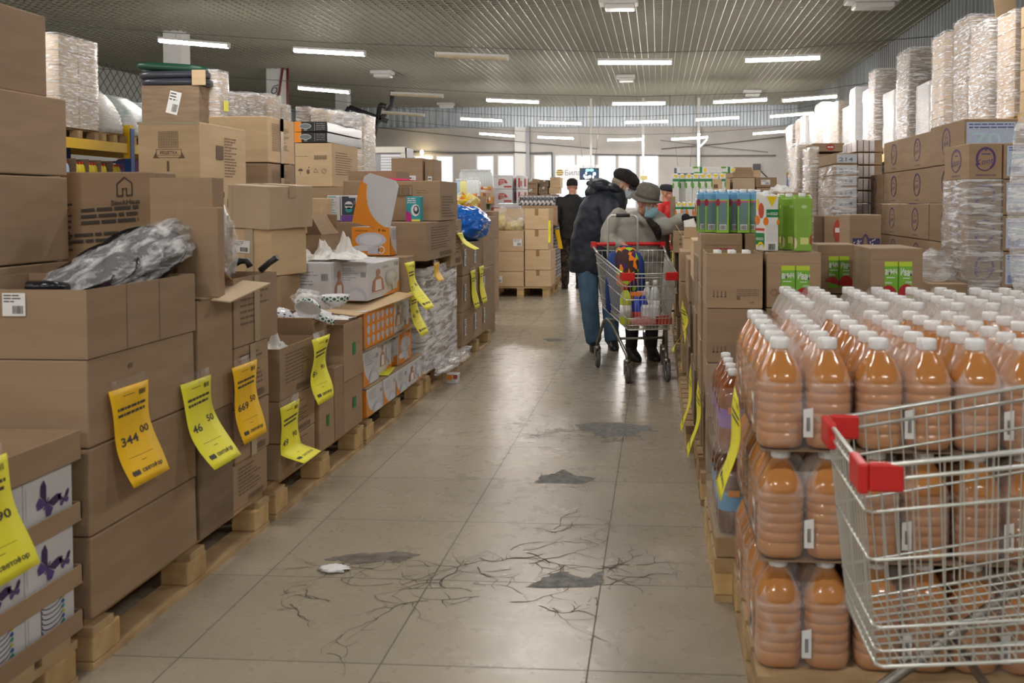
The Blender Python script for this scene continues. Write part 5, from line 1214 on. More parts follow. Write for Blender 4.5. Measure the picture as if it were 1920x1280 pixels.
# white boxes with red logo
for i, (a, c, y0, y1) in enumerate(((925, 961, 328, 354), (925, 961, 354.3, 381), (968, 980, 329, 354), (968, 980, 354.5, 381))):
    def aw(FR, root, w, d, h):
        b = MB()
        if w > .25:
            Fr = FR['front']; b.fpoly(Fr, [(w*.28, h*.25), (w*.5, h*.35), (w*.75, h*.42), (w*.66, h*.62), (w*.55, h*.7), (w*.3, h*.7), (w*.26, h*.45)], .002, 3)
            put_text(b, Fr, 'МАМА', w*.32, h*.52, h*.15, 1, True, off=.004, wmax=w*.28); put_text(b, Fr, 'СОЛЬ', w*.33, h*.36, h*.15, 1, True, off=.004, wmax=w*.3)
            b.frect(Fr, w*.55, h*.1, w*.95, h*.22, .002, 3); b.lines(Fr, w*.06, h*.93, w*.25, 2, h*.07, 7, .4)
        else: b.frect(FR['front'], w*.3, h*.12, w*.6, h*.8, .002, 3); b.frect(FR['front'], w*.7, h*.2, w*.85, h*.6, .002, 3)
        b.frect(FR['right'], d*.3, h*.2, d*.7, h*.8, .002, 3); b.build('printing', [INKB, PAPER, INK, INKR, INKP, INKG, ORANGE, GREYBOX], root)
    carton('white carton with red logo, %s %s' % (['upper', 'lower', 'upper', 'lower'][i], ['wide one', 'wide one', 'narrow one', 'narrow one'][i]), XP(a, 15.2, 350), XP(c, 15.2, 350), 15.2, 15.8, ZP(y1, 15.2, 940), ZP(y0, 15.2, 940), mat=WHITEBOX, art=aw, tapemat=TAPEC)
carton('white and green printed carton under the red logo cartons', XP(906, 15.1, 380), XP(982, 15.1, 380), 15.1, 15.85, ZP(396, 15.1, 940), ZP(381.5, 15.1, 940), mat=WHITEBOX, art=lambda FR, root, w, d, h: ink(root, lambda b: (b.frect(FR['front'], .01, h*.3, w*.16, h*.95, .002, 5), b.frect(FR['front'], w*.2, h*.1, w*.45, h*.5, .002, 3))))
carton('large brown carton carrying the white red-logo cartons', XP(895, 15.1, 380), XP(982, 15.1, 380), 15.1, 15.85, 0, ZP(396.3, 15.1, 940), mat=CARD)
# printed brown boxes with round marks behind the blue bag
for i, (a, c) in enumerate(((893, 910), (911, 922))):
    carton('carton with round dark stamp behind the blue bag, %s' % ['larger', 'narrow'][i], XP(a, 11, 400), XP(c, 11, 400), 11+.1*i, 11.5, .9, ZP(396, 11, 900), mat=CARD, art=lambda FR, root, w, d, h: ink(root, lambda b: b.fdisc(FR['front'], w*.6, h*.72, w*.25, h*.1, .002, 0)))
    carton('carton on the floor below the round stamp carton, %s' % ['larger', 'narrow'][i], XP(a, 11, 400), XP(c, 11, 400), 11+.1*i, 11.5, 0, .898)
# bottles, packets and orange boxes in the distance
Y = 12.4
carton('long plain carton below the yellow snack packets', XP(850, Y, 380), XP(892, Y, 380), Y, Y+.7, 0, ZP(398, Y, 870), mat=CARD)
SN = [flat('packet yellow', (.80, .62, .05), .3), flat('packet orange', (.75, .25, .04), .3), flat('packet white', (.72, .70, .62), .35), flat('packet pale yellow', (.85, .75, .3), .3)]
rnd = random.Random(7); pk = []
for i in range(4):
    b = MB(); b.loft([((0, 0, -.10), .07, .004), ((0, 0, -.085), .07, .012), ((0, 0, 0), .075, .03), ((0, 0, .085), .07, .012), ((0, 0, .10), .07, .004)], 12); pk.append(b.build('snack_packet', SN[i])); 
n_ = 0
for r_ in range(6):
    for c_ in range(8-r_ // 2):
        if n_ < 4: o = pk[n_]
        else: o = pk[rnd.randrange(4)].copy(); COL.objects.link(o)
        p = at(856+c_*5.2+rnd.uniform(-1, 1)+r_*.8, 396-r_*5.2, Y+.1+.07*(r_ % 3)); o.location = p; o.rotation_euler = (R(rnd.uniform(40, 100)), R(rnd.uniform(-50, 50)), R(rnd.uniform(-40, 40)))
        tag(o, 'shiny yellow snack packet in the heap behind the blue bag', 'packet', 'yellow snack packets in the heap'); n_ += 1
Y = 13.6
carton('carton shelf under the pale bottles row', XP(850, Y, 380), XP(895, Y, 380), Y, Y+.7, .0, ZP(368, Y, 870), mat=CARD)
cols = [('blue', BLUEB), ('yellow', flat('pale yellow bottle', (.85, .8, .3), .3)), ('clear white', flat('white translucent bottle', (.75, .8, .82), .2))]
for i in range(10):
    nm_, mt = cols[0 if i < 2 else (1 if i < 5 else 2)]
    o = det_bottle(mt, WHITEP, 'detergent_bottle', .26 if i < 5 else .28, .045); o.location = at(857+i*4.3, 367, Y+.1); o.location.z = ZP(368, Y, 870)+.001
    tag(o, '%s detergent bottle in the row above the snack heap' % nm_, 'bottle', '%s bottles in the far row' % nm_)
Y = 14.6
for i, (a, c, y0, y1, col) in enumerate(((881, 906, 372, 384, 'orange'), (881, 905, 362, 372, 'orange'), (889, 914, 355, 362, 'pink'), (896, 915, 349, 355, 'orange'), (909, 918, 368, 381, 'orange'), (883, 904, 384, 395, 'pink'))):
    carton('small %s and white food box in the far pile, %s' % (col, ['wide lower', 'wide upper', 'flat pink one', 'topmost', 'upright one', 'bottom pink one'][i]), XP(a, Y, 380), XP(c, Y, 380)-.01, Y+.05*i, Y+.3+.05*i, ZP(y1, Y, 890)+.002, ZP(y0, Y, 890), mat=flat('food box %d' % i, (.75, .33, .05) if col == 'orange' else (.72, .45, .38), .4), art=lambda FR, root, w, d, h: ink(root, lambda b: (b.frect(FR['front'], w*.4, h*.4, w*.8, h*.9, .002, 1), b.frect(FR['front'], w*.1, h*.1, w*.35, h*.6, .002, 3))))
carton('brown carton below the orange food boxes', XP(878, Y, 380), XP(920, Y, 380), Y, Y+.45, 0, ZP(395.5, Y, 890), mat=CARD)
for i in range(13):
    o = det_bottle(cols[2][1], WHITEP, 'white_bottle', .30, .05); Y = 16; o.location = at(866+i*4.4, 350, Y); tag(o, 'white bottle in the last row before the far windows', 'bottle', 'white bottles before the far windows')
carton('long carton under the last row of white bottles', XP(855, 16, 380), XP(922, 16, 380), 15.9, 16.6, 0, ZP(350.2, 16, 870), mat=CARDP)
for (px, py, lab, m_, X) in ((1028, 413, 'narrow yellow price strip on the tall half of the island', YEL, -1.5), ):
    p = at(px, py, 13.08); price_tag(lab, p, (Vector((1, 0, 0)), Vector((0, 0, 1)), Vector((0, -1, 0))), '7', '9', m_, curl=.03, w=.035, h=.32, extra=False, text=False, tape=False)
p = at(1040, 430, 14.35); price_tag('amber price tag hanging before the black and white jar packs', p, (Vector((1, 0, 0)), Vector((0, 0, 1)), Vector((0, -1, 0))), '9', '9', AMB, curl=.03, skew=.06, w=.07, h=.3, extra=False, text=False, tape=False)
# ================================================================ JUICE BOTTLES IN SHRINK PACKS
m, nt, bb = newmat('orange juice'); sset(bb, Base_Color=(.60, .25, .07), Roughness=.16, Coat_Weight=.8, Coat_Roughness=.08, Subsurface_Weight=.0, Transmission_Weight=.18, IOR=1.34)
JUICE = m
m, nt, bb = newmat('clear plastic'); sset(bb, Base_Color=(.88, .86, .84), Roughness=.1); L = nt.links.new
tr = N(nt, 'ShaderNodeBsdfTransparent'); mx = N(nt, 'ShaderNodeMixShader'); fr = N(nt, 'ShaderNodeLayerWeight'); fr.inputs[0].default_value = .35
mr = N(nt, 'ShaderNodeMapRange'); mr.inputs[3].default_value = .14; mr.inputs[4].default_value = .6; L(fr.outputs['Facing'], mr.inputs[0]); L(mr.outputs[0], mx.inputs[0]); L(tr.outputs[0], mx.inputs[1]); L(bb.outputs[0], mx.inputs[2]); L(mx.outputs[0], nt.nodes['Material Output'].inputs[0])
CLEARP = m
def juice_pack(fill=.215, juice=JUICE, lab=True):
    """2 wide, 3 deep; bottles 0.12 across and 0.278 tall"""
    root = E('juice_bottle_pack'); r = .0575; s = .12
    b = MB(); prof = [(.03, .003), (.05, .003), (.056, .010)]
    z = .022
    for i in range(6): prof += [(r, z), (r, z+.018), (r-.0022, z+.0205), (r-.0022, z+.0225)]; z += .025
    prof = [p for p in prof if p[1] < .168]+[(r, .172), (r*.985, .180), (r*.86, .200), (r*.62, .226), (r*.40, .245), (.0195, .254)]
    b.lathe([p for p in prof if p[1] <= fill+.001] if fill < .25 else prof, 24, 0, None, .9)
    jm = b.build('bottle', juice, root)
    up = None
    if fill < .25:
        b = MB(); q = [p for p in prof if p[1] > fill-.02]; b.lathe([(p[0]+.001, p[1]) for p in q], 20, 0, None, .6); up = b.build('bottle_shoulder', CLEARP, jm)
    b = MB(); pr = [(.023, .250), (.025, .253), (.025, .272), (.023, .277), (.012, .278)]; b.lathe(pr, 20); cm = b.build('cap', WHITEP, jm)
    jm.location = (-s/2, -s, 0); first = True
    for i in range(2):
        for k in range(3):
            if i == 0 and k == 0: continue
            o = jm.copy(); COL.objects.link(o); o.parent = root; o.location = ((i-.5)*s, (k-1)*s, 0)
            c = cm.copy(); COL.objects.link(c); c.parent = o
            if up: u_ = up.copy(); COL.objects.link(u_); u_.parent = o
    # shrink film draped over the six
    b = MB(); nx, ny = 24, 34; W_, D_ = s+2*r+.003, 2*s+2*r+.003; vs = []
    caps = [((i-.5)*s, (k-1)*s) for i in range(2) for k in range(3)]
    for j in range(ny+1):
        for i in range(nx+1):
            x = -W_/2+W_*i/nx; y = -D_/2+D_*j/ny
            dmin = min(math.hypot(x-a, y-c) for a, c in caps)
            sup = .196 + .084*math.exp(-max(0, dmin-.02)**2/(2*.034**2)) if dmin > .02 else .2795
            edge = min(x+W_/2, W_/2-x, y+D_/2, D_/2-y)
            sup = min(sup, .165+edge*1.9) if edge < .04 else sup
            vs.append((x, y, max(sup, .165)+.0012*noise.noise(Vector((x*60, y*60, 1)))))
    b.add(vs, [(j*(nx+1)+i, j*(nx+1)+i+1, (j+1)*(nx+1)+i+1, (j+1)*(nx+1)+i) for j in range(ny) for i in range(nx)], 0, True)
    # skirt, pinched between bottles
    ring = []; rc = .045
    def edgept(t):  # t along perimeter
        P = W_*2+D_*2; d = t*P
        if d < W_: return (-W_/2+d, -D_/2, 0, -1)
        d -= W_
        if d < D_: return (W_/2, -D_/2+d, 1, 0)
        d -= D_
        if d < W_: return (W_/2-d, D_/2, 0, 1)
        d -= W_
        return (-W_/2, D_/2-d, -1, 0)
    n_ = 96; vs = []; lev = [.003, .02, .06, .11, .15, .168]
    for z in lev:
        for i in range(n_):
            x, y, a, c = edgept(i/n_)
            cx_ = max(-W_/2+rc, min(W_/2-rc, x)); cy_ = max(-D_/2+rc, min(D_/2-rc, y)); dx, dy = x-cx_, y-cy_; l = math.hypot(dx, dy)
            if l > 0: x, y = cx_+dx/l*rc, cy_+dy/l*rc
            pin = .004*math.sin(x/s*math.pi*2+(0)) if c else .004*math.cos(y/s*math.pi*2)
            k = .002+.0015*noise.noise(Vector((x*30, y*30, z*20)))-(.01 if z < .01 else 0); vs.append((x+a*k, y+c*k, z))
    b.add(vs, [(k*n_+i, k*n_+(i+1) % n_, (k+1)*n_+(i+1) % n_, (k+1)*n_+i) for k in range(len(lev)-1) for i in range(n_)], 0, True)
    b.build('shrink_film', SHRINK, root)
    if lab:
        b = MB(); b.add([(-W_/2-.004, -.095, .045), (-W_/2-.004, -.045, .045), (-W_/2-.004, -.045, .125), (-W_/2-.004, -.095, .125)], [(0, 3, 2, 1)]); b.add([(-W_/2-.005, -.085, .055), (-W_/2-.005, -.055, .07), (-W_/2-.005, -.06, .11), (-W_/2-.005, -.08, .10)], [(0, 3, 2, 1)], 1); b.build('label_sticker', [PAPER, INK], root); b = MB()
        b.add([(-.008, -D_/2-.003, .035), (.016, -D_/2-.003, .035), (.016, -D_/2-.003, .11), (-.008, -D_/2-.003, .105)], [(0, 1, 2, 3)]); [b.add([(q_, -D_/2-.004, .05), (q_+.0012, -D_/2-.004, .05), (q_+.0012, -D_/2-.004, .085), (q_, -D_/2-.004, .085)], [(0, 1, 2, 3)], 1) for q_ in (0, .002, .0045, .007)]
        b.build('label_sticker', [PAPER, INK], root)
    return root
pk = juice_pack(.256); pk2 = juice_pack(.190, flat('clouded juice', (.46, .235, .12), .25, Coat_Weight=.6)); reindex()
tag(pk, 'x', 'bottle pack', 'shrink packs of orange juice bottles'); tag(pk2, 'x', 'bottle pack', 'shrink packs of orange juice bottles')
BX, BY, BZ = .250, 2.335, .146
used = False
LN = ['lowest', 'middle', 'top']; CN = ['first', 'second', 'third', 'fourth']
for k in range(3):
    for i in range(4):
        for j in range(2):
            if j == 1 and k < 2 and i > 0: continue
            loc = (BX+.122+i*.245+(.004*((i+k) % 2)), BY+.18+j*.365, BZ+k*.281)
            lab = 'pack of bright orange juice bottles, %s layer, %s from the aisle, %s row' % (LN[k], CN[i], ['front', 'second'][j])
            if not used: pk.location = loc; pk['label'] = lab; used = True
            else: dup(pk, loc, None, lab)
pallet('wooden pallet under the bright orange juice bottle packs', BX-.0, BX+1.0, BY-.03, BY+.75, 0)
for k in range(2):
    b = MB(); b.box(BX+.01, BX+.98, BY+.0, BY+.72, BZ+.2785+.281*k, BZ+.2805+.281*k); tag(b.build('slip_sheet', CARDD), 'thin dark slip sheet between juice layers, %s one' % ['lower', 'upper'][k], 'cardboard sheet')
used = False
for i in range(4):
    for j in range(2):
        loc = (.475+.122+i*.262, 3.29+.18+j*.366, .70)
        lab = 'pack of half clear juice bottles on the farther pallet, %s from the aisle, %s row' % (CN[i], ['front', 'rear'][j])
        if not used: pk2.location = loc; pk2['label'] = lab; used = True
        else: dup(pk2, loc, None, lab)
pallet('wooden pallet under the half clear juice bottle packs', .47, 1.53, 3.26, 4.03)
carton('plain carton block under the half clear juice packs', .475, 1.52, 3.29, 4.02, .146, .698, mat=CARDD)
# label bottles standing between the juice packs and drink cartons
pallet('wooden pallet under the purple and blue labelled bottles', .19, .43, 3.07, 3.75, 0, deck='x')
b = MB(); b.box(.195, .425, 3.08, 3.72, .147, .215); tag(b.build('wooden_board', WOOD, bevel=.004), 'thick wooden board on the pallet below the brown bottles', 'board')
KV = flat('amber drink', (.30, .085, .012), .12, Coat_Weight=.8, Transmission_Weight=.2); KV2 = flat('dark brown drink', (.12, .05, .03), .15, Coat_Weight=.8)
for k, (mt, lc, z0, nm_) in enumerate(((KV2, flat('blue label', (.12, .38, .66), .4), .217, 'dark drink bottle with blue label'), (KV, flat('purple label', (.26, .14, .45), .4), .497, 'amber drink bottle with purple label'))):
    for i in range(2):
        for j in range(4):
            root = E('drink_bottle', (.255+i*.11, 3.15+j*.115, z0)); tag(root, '%s, %s from the front, %s side' % (nm_, CN[j], ['aisle', 'inner'][i]), 'bottle', 'labelled drink bottles')
            b = MB(); b.lathe([(.035, 0), (.049, .006), (.05, .02), (.05, .075), (.048, .08), (.048, .14), (.05, .145), (.05, .18), (.043, .205), (.022, .24), (.016, .25)], 20, 0, None, .5); b.build('body', mt, root)
            b = MB(); b.lathe([(.0495, .078), (.0498, .08), (.0498, .14), (.0495, .142)], 24, 0, None, .5); b.build('label', lc, root)
            b = MB(); b.lathe([(.018, .25), (.018, .27), (.012, .272)], 14); b.build('cap', WHITEP, root)
            if i == 0:
                b = MB(); b.add([(-.0515, -.02, .128), (-.0515, .018, .128), (-.0515, .018, .152), (-.0515, -.02, .152)], [(0, 3, 2, 1)]); b.add([(-.02, -.0515, .128), (.02, -.0515, .128), (.02, -.0515, .15), (-.02, -.0515, .15)], [(0, 1, 2, 3)]); b.build('fruit_print', ORANGE, root)
    b = MB(); b.lathe([(.001, 0)], 3) if False else None
    wb = wrap_mesh(.235, .47, .22, 5+k, .004, 10, 8); o = wb.build('shrink_wrap', SHRINK); o.location = (.31, 3.322, z0); tag(o, 'shrink film around the %s' % ['blue labelled bottles', 'purple labelled bottles'][k], 'film')
b = MB(); b.box(.30, .375, 3.075, 3.095, .62, .80); tag(b.build('upright_plank', WOODE, bevel=.003), 'short rough plank standing upright against the juice packs', 'plank')

# ================================================================ DRINK CARTON BOXES
GREENC = flat('apple carton green', (.16, .42, .03), .3); APPLE = flat('apple red', (.38, .015, .02), .35); POMR = noisy('pomegranate print', (.25, .0, .02), (.5, .02, .06), 30, .35)
LIME = flat('lime print', (.45, .6, .03), .4)
def art_ivan(shift=0, both=True):
    def a(FR, root, w, d, h):
        Fr = FR['front']; b = MB(); u0, u1 = w*.27, w*.79; v0, v1 = h*.12, h*.76; um = (u0+u1)/2
        b.frect(Fr, u0, v0, u1, v1, .001, 0); b.frect(Fr, u0, v1-.02, u1, v1, .0014, 1); b.frect(Fr, um-.0015, v0, um+.0015, v1, .003, 4)
        put_text(b, Fr, 'аныч', u0+.002, h*.53, .040, 2, True, ang=3, wmax=(um-u0)*.88, off=.002); put_text(b, Fr, 'Иван', um+.008, h*.52, .042, 2, True, ang=-3, wmax=(um-u0)*.86, off=.002)
        b.frect(Fr, u0+.008, h*.47, u0+.045, h*.485, .002, 2); b.frect(Fr, um+.02, h*.46, um+.05, h*.475, .002, 2)
        put_text(b, Fr, 'локо', u0+.002, h*.37, .013, 2, True, off=.002); put_text(b, Fr, 'ябло', u1-.03, h*.38, .013, 2, True, off=.002)
        b.fdisc(Fr, u0+.018, v0+.01, .036, .045, .002, 3, 20, 0, 150); b.fdisc(Fr, um+.035, v0+.01, .038, .05, .002, 3, 20, 0, 180)
        b.frect(Fr, w*.06, h*.80, w*.96, h*.803, .001, 5); b.fring(Fr, w*.14, h*.28, .014, .014, .002, .001, 5)
        b.build('window_cartons', [GREENC, LIME, PAPER, APPLE, INK, INKB], root)
    return a
def art_marks(FR, root, w, d, h):
    def g(b):
        Fr = FR['front']
        for i in range(4): b.frect(Fr, w*(.12+.07*i), h*.2, w*(.125+.07*i)+.003, h*.32, .001, 0); b.frect(Fr, w*(.105+.07*i), h*.2, w*(.15+.07*i), h*.215, .001, 0)
        b.lines(Fr, w*.54, h*.34, w*.4, 4, .008, 0, .35, full=True); b.frect(Fr, w*.54, h*.15, w*.6, h*.22, .001, 0); put_text(b, Fr, '6 шт', w*.76, h*.09, .011, 0, True)
    ink(root, g)
zj = [.146, .388, .63, .872, 1.112]
JX0, JX1 = XP(1325, 4.06), XP(1430, 4.06)
pallet('wooden pallet under the boxes of drink cartons', .19, 1.30, 4.06, 4.86)
for k in range(4):
    carton('drink carton box by the aisle with handling marks, %s of four' % ['lowest', 'second', 'third', 'topmost'][k], JX0, JX1, 4.06, 4.42, zj[k]+.001, zj[k+1]-.001, art=art_marks, open_=(k == 3), fill=(.8, CARDD) if k == 3 else None, jit=.003)
    carton('box of green apple juice cartons beside the open box, %s of four' % ['lowest', 'second', 'third', 'topmost'][k], XP(1437, 4.08), XP(1540, 4.08), 4.08, 4.42, zj[k]+.001, zj[k+1]+(.004 if k == 3 else -.001), art=art_ivan() if k > 1 else None, jit=.003)
WHITEC = flat('white carton', (.76, .76, .74), .3)
# caps and yellow tops inside the open box
for i in range(6):
    root = E('drink_carton', (JX0+.045+.041*(i % 3)*1.55, 4.10+.075*(i//3), .90)); tag(root, 'drink carton with white cap inside the open box, %s' % ['front corner', 'front middle', 'front inner', 'second row corner', 'second row middle', 'second row inner'][i], 'drink carton', 'cartons in the open box')
    b = MB(); b.box(-.03, .03, -.03, .03, 0, .205); b.build('body', flat('yellow top', (.55, .5, .05), .4) if i == 0 else YT, root); 
    if i == 0: YT = root.children[-1].data.materials[0]
    b = MB(); T = Matrix.Translation((.006, 0, .205)); b.lathe([(.016, 0), (.0165, .002), (.0165, .016), (.014, .018)], 16, 0, T); b.build('cap', WHITEP, root)
def art_pom(FR, root, w, d, h): ink(root, lambda b: (b.frect(FR['front'], w*.32, h*.45, w*.52, h*.72, .001, 0), b.frect(FR['front'], w*.54, h*.45, w*.74, h*.72, .001, 0), b.frect(FR['front'], w*.06, h*.78, w*.96, h*.785, .001, 1)), [POMR, INKB], 'window_cartons')
for k in range(4):
    z0, z1 = [.146, .41, .67, .93][k], [.41, .67, .93, 1.185][k]
    carton('carton box with pomegranate window behind the open box, %s of four' % ['lowest', 'second', 'third', 'topmost'][k], .205, XP(1393, 4.5), 4.5, 4.84, z0+.001, z1-.001, art=art_pom if k > 1 else None)
    carton('plain box beside the pomegranate window box, %s of four' % ['lowest', 'second', 'third', 'topmost'][k], XP(1396, 4.5), XP(1470, 4.5), 4.5, 4.84, z0+.001, z1-.001)
# prism drink cartons
def prism(name, w, d, h, paint):
    root = E(name); b = MB(); e = .012
    b.add([(-w/2,-d/2,0),(w/2,-d/2,0),(w/2,d/2,0),(-w/2,d/2,0),(-w/2,-d/2,h*.93),(w/2,-d/2,h*.93),(w/2,d/2,h),(-w/2,d/2,h)], [(3,2,1,0),(4,5,6,7),(0,1,5,4),(1,2,6,5),(2,3,7,6),(3,0,4,7)])
    b.build('body', paint[0], root, bevel=.004); Fr = frames(w, d, h)
    b = MB(); T = Matrix.Translation((0, d*.05, h*.955)); b.lathe([(.015, 0), (.016, .003), (.016, .015), (.013, .017)], 16, 0, T); b.build('cap', WHITEP, root)
    b = MB(); paint[1](b, Fr, w, d, h); b.build('printing', paint[2], root); return root
BLUEC = flat('carton blue', (.16, .40, .66), .25); SLATE = flat('carton slate', (.14, .24, .24), .3); CHER = flat('cherry red', (.30, .01, .05), .25); LIMEC = flat('carton lime', (.30, .60, .04), .3); PINKC = flat('pink band', (.6, .1, .25), .35)
def p_cherry(b, Fr, w, d, h):
    for f, W_ in (('front', w), ('left', d), ('right', d)):
        F_ = Fr[f]; b.frect(F_, .001, .001, W_-.001, h*.79, .0012, 0); b.frect(F_, W_*.12, h*.06, W_*.88, h*.74, .0018, 1)
        b.frect(F_, W_*.1, h*.72, W_*.9, h*.76, .0022, 2); b.fdisc(F_, W_*.0+.006, h*.72, .010, .018, .0026, 3); b.frect(F_, W_*.25, h*.07, W_*.8, h*.2, .0024, 4); b.bars(F_, W_*.3, h*.08, W_*.44, h*.1, 5, .003, 9)
        b.lines(F_, W_*.2, h*.66, W_*.6, 9, h*.045, 6, .2, full=True)
def p_gold(b, Fr, w, d, h):
    F_ = Fr['front']; b.fpoly(F_, [(w*.12, h*.92), (w*.88, h*.92), (w*.5, h*.74)], .0015, 0); b.frect(F_, w*.1, h*.57, w*.97, h*.70, .0022, 1); b.fdisc(F_, w*.06, h*.5, w*.2, h*.07, .0018, 2); b.fdisc(F_, w*.95, h*.48, w*.1, h*.05, .0018, 2)
    put_text(b, F_, '100%', w*.13, h*.61, h*.045, 3, True, off=.003, wmax=w*.2); put_text(b, F_, 'GOLD', w*.36, h*.605, h*.065, 3, True, off=.003, wmax=w*.56)
    b.lines(F_, w*.1, h*.44, w*.8, 12, h*.024, 4, .25, random.Random(3), full=True); b.bars(F_, w*.25, h*.02, w*.5, h*.1, 5, .002, 14)
    F_ = Fr['left']; b.fdisc(F_, d*.25, h*.78, d*.12, h*.10, .0015, 0); b.fdisc(F_, d*.62, h*.68, d*.28, h*.13, .0018, 6); b.fdisc(F_, d*.2, h*.52, d*.25, h*.08, .0016, 2); b.frect(F_, .001, h*.10, d-.001, h*.30, .0014, 1); b.frect(F_, .001, h*.34, d-.001, h*.38, .0016, 6); b.fring(F_, d*.6, h*.06, d*.35, h*.09, .01, .002, 0, 14, 0, 180)
    put_text(b, F_, 'GOLD', d*.12, h*.18, h*.06, 3, True, off=.003, wmax=d*.8)
GP = [flat('yellow top print', (.85, .62, .01), .35), flat('bottle green', (.01, .22, .06), .35), flat('orange fruit', (.80, .22, .02), .35), PAPER, flat('grey lines', (.5, .5, .5)), INK, flat('mango red', (.55, .06, .03), .35)]
def p_green(b, Fr, w, d, h):
    for f, W_ in (('front', w), ('left', d)):
        F_ = Fr[f]; b.lines(F_, W_*.16, h*.62, W_*.66, 14, h*.03, 1, .2, full=True); b.frect(F_, W_*.34, h*.12, W_*.8, h*.24, .0015, 0); b.fdisc(F_, .002, h*.14, W_*.14, h*.1, .0018, 2, 14, -90, 90); b.fdisc(F_, W_-.002, h*.2, W_*.1, h*.1, .0018, 3, 14, 90, 270); b.fdisc(F_, W_*.55, h*.78, W_*.16, h*.03, .0015, 4)
def p_white(b, Fr, w, d, h):
    F_ = Fr['front']; b.fpoly(F_, [(w*.1, h*.98), (w*.9, h*.98), (w*.5, h*.86)], .0015, 0); b.frect(F_, w*.02, h*.76, w*.98, h*.84, .0016, 1); b.fdisc(F_, w*.1, h*.62, w*.14, h*.1, .0016, 3); b.fdisc(F_, w*.92, h*.66, w*.12, h*.1, .0016, 3); b.lines(F_, w*.2, h*.58, w*.6, 10, h*.05, 2, .2, full=True)
    F_ = Fr['left']; b.frect(F_, 0.001, h*.7, d-.001, h*.84, .0016, 1); b.fdisc(F_, d*.4, h*.5, d*.3, h*.12, .0016, 3)
GREENB = flat('apple back green', (.22, .40, .05), .22)
pc = prism('drink_carton', .060, .060, .205, (BLUEC, p_cherry, [LIMEC, SLATE, PINKC, CHER, PAPER, INK, flat('slate lines', (.35, .42, .42))]))
pg = prism('drink_carton', .068, .085, .262, (WHITEC, p_gold, GP))
pn = prism('drink_carton', .078, .065, .25, (GREENB, p_green, [flat('pale panel', (.6, .62, .2)), flat('green lines', (.12, .26, .03)), flat('apple flesh', (.75, .6, .4)), APPLE, flat('pale green', (.4, .6, .25))]))
pw = prism('drink_carton', .055, .065, .262, (WHITEC, p_white, [GP[0], GP[1], flat('grey lines b', (.5, .52, .52)), flat('leaf green', (.12, .38, .04))]))
po = prism('drink_carton', .052, .065, .225, (WHITEC, p_white, [GP[0], GP[1], flat('grey lines c', (.5, .52, .52)), GP[2]]))
for o, g in ((pc, 'blue and lime drink cartons'), (pg, 'tall white drink cartons'), (pn, 'plain green drink cartons'), (pw, 'white and green cartons, upper row'), (po, 'white and orange cartons, lower row')): tag(o, 'x', 'drink carton', g)
reindex()
def place(proto, items):
    for i, (loc, rz, lab) in enumerate(items):
        if i == 0: proto.location = loc; proto.rotation_euler = (0, 0, rz); proto['label'] = lab
        else: dup(proto, loc, rz, lab)
YW = 8.1; zo = ZP(430, 7.8, 1290)
its = []
for i, (px, Y, nm_) in enumerate(((1318, 4.72, 'aisle corner'), (1332, 4.65, 'second'), (1354, 4.57, 'large one at front'), (1368, 4.70, 'behind the large one'), (1378, 4.64, 'middle'), (1393, 4.57, 'front of the inner half'), (1388, 4.76, 'rear inner'), (1408, 4.60, 'touching the tall white carton'), (1345, 4.78, 'rear middle'), (1420, 4.74, 'rear behind the tall white carton'))):
    its.append(((XP(px, Y, 440), Y, 1.186), R([0, 3, 1, -40, -4, 0, 2, -2, 5, 0][i]), 'blue and lime drink carton with cherry print, %s' % nm_))
place(pc, its)
place(pg, [((XP(1437, 4.2, 440), 4.18, 1.119), R(22), 'tall white drink carton with green band standing before the blue ones'), ((XP(1311, 7.7, 440)+.0, 7.66, zo), R(8), 'tall white drink carton with green band behind the gloved hand')])
place(pn, [((XP(1503, 4.16, 440), 4.15, 1.119), 0, 'glossy green drink carton, first of the plain green ones'), ((XP(1478, 4.3, 440), 4.28, 1.119), R(6), 'glossy green drink carton behind the first plain green one'), ((XP(1462, 4.4, 440), 4.37, 1.119), 0, 'glossy green drink carton mostly behind the tall white one')])
zw = ZP(383, YW, 1300)
place(pw, [((XP(1267+i*12.4, YW, 350)+(.0 if i else 0), YW+(.07 if i == 1 else 0), zw), R([0, 6, -3, 0, 4, 0, -3, 2][i]), 'white and green drink carton in the upper row, %s from the red jacket' % ['first', 'second', 'third', 'fourth', 'fifth', 'sixth', 'seventh', 'eighth'][i]) for i in range(8)])

place(po, [((XP(1272+i*10.5, 7.8, 400), 7.75+(.05 if i == 1 else 0), zo), R([0, -4, 3, 0][i]), 'white drink carton with orange fruit in the lower row, %s' % ['first', 'second', 'third', 'fourth'][i]) for i in range(4)])
for i, (px, w_) in enumerate(((1286, 36), (1338, 34))):
    o = dup(pw, (XP(px-17, 8.2, 330)+.0, 8.2, zw+.30), None, 'white and green drink carton lying flat on the upper row, %s' % ['aisle end', 'inner end'][i]); o.rotation_euler = (0, R(90), 0)
# shelf boxes below these cartons
carton('brown box under the upper row of white drink cartons', XP(1258, 8.06, 400), XP(1350, 8.06, 400), 8.06, 8.55, .962, zw-.002, art=printed(3, 5, False, 'front'))
carton('brown box beside the lower row of white drink cartons', XP(1257, 7.75, 400), XP(1267, 7.75, 400), 7.75, 7.98, zo+.002, ZP(368, 7.75, 1260))
carton('brown box carrying the lower row of white drink cartons', .12, XP(1345, 7.6, 440), 7.5, 7.98, .932, zo-.002, art=printed(3, 15, False, 'front'))
# green stacks below the raised cartons further in
carton('tan box of drink cartons with printed leaf beyond the blue cartons', XP(1348, 7.2, 350), XP(1368, 7.2, 350), 8.06, 8.5, 1.20, ZP(335, 8.06, 1350), mat=CARDL, art=printed(2, 3, False, 'front'))

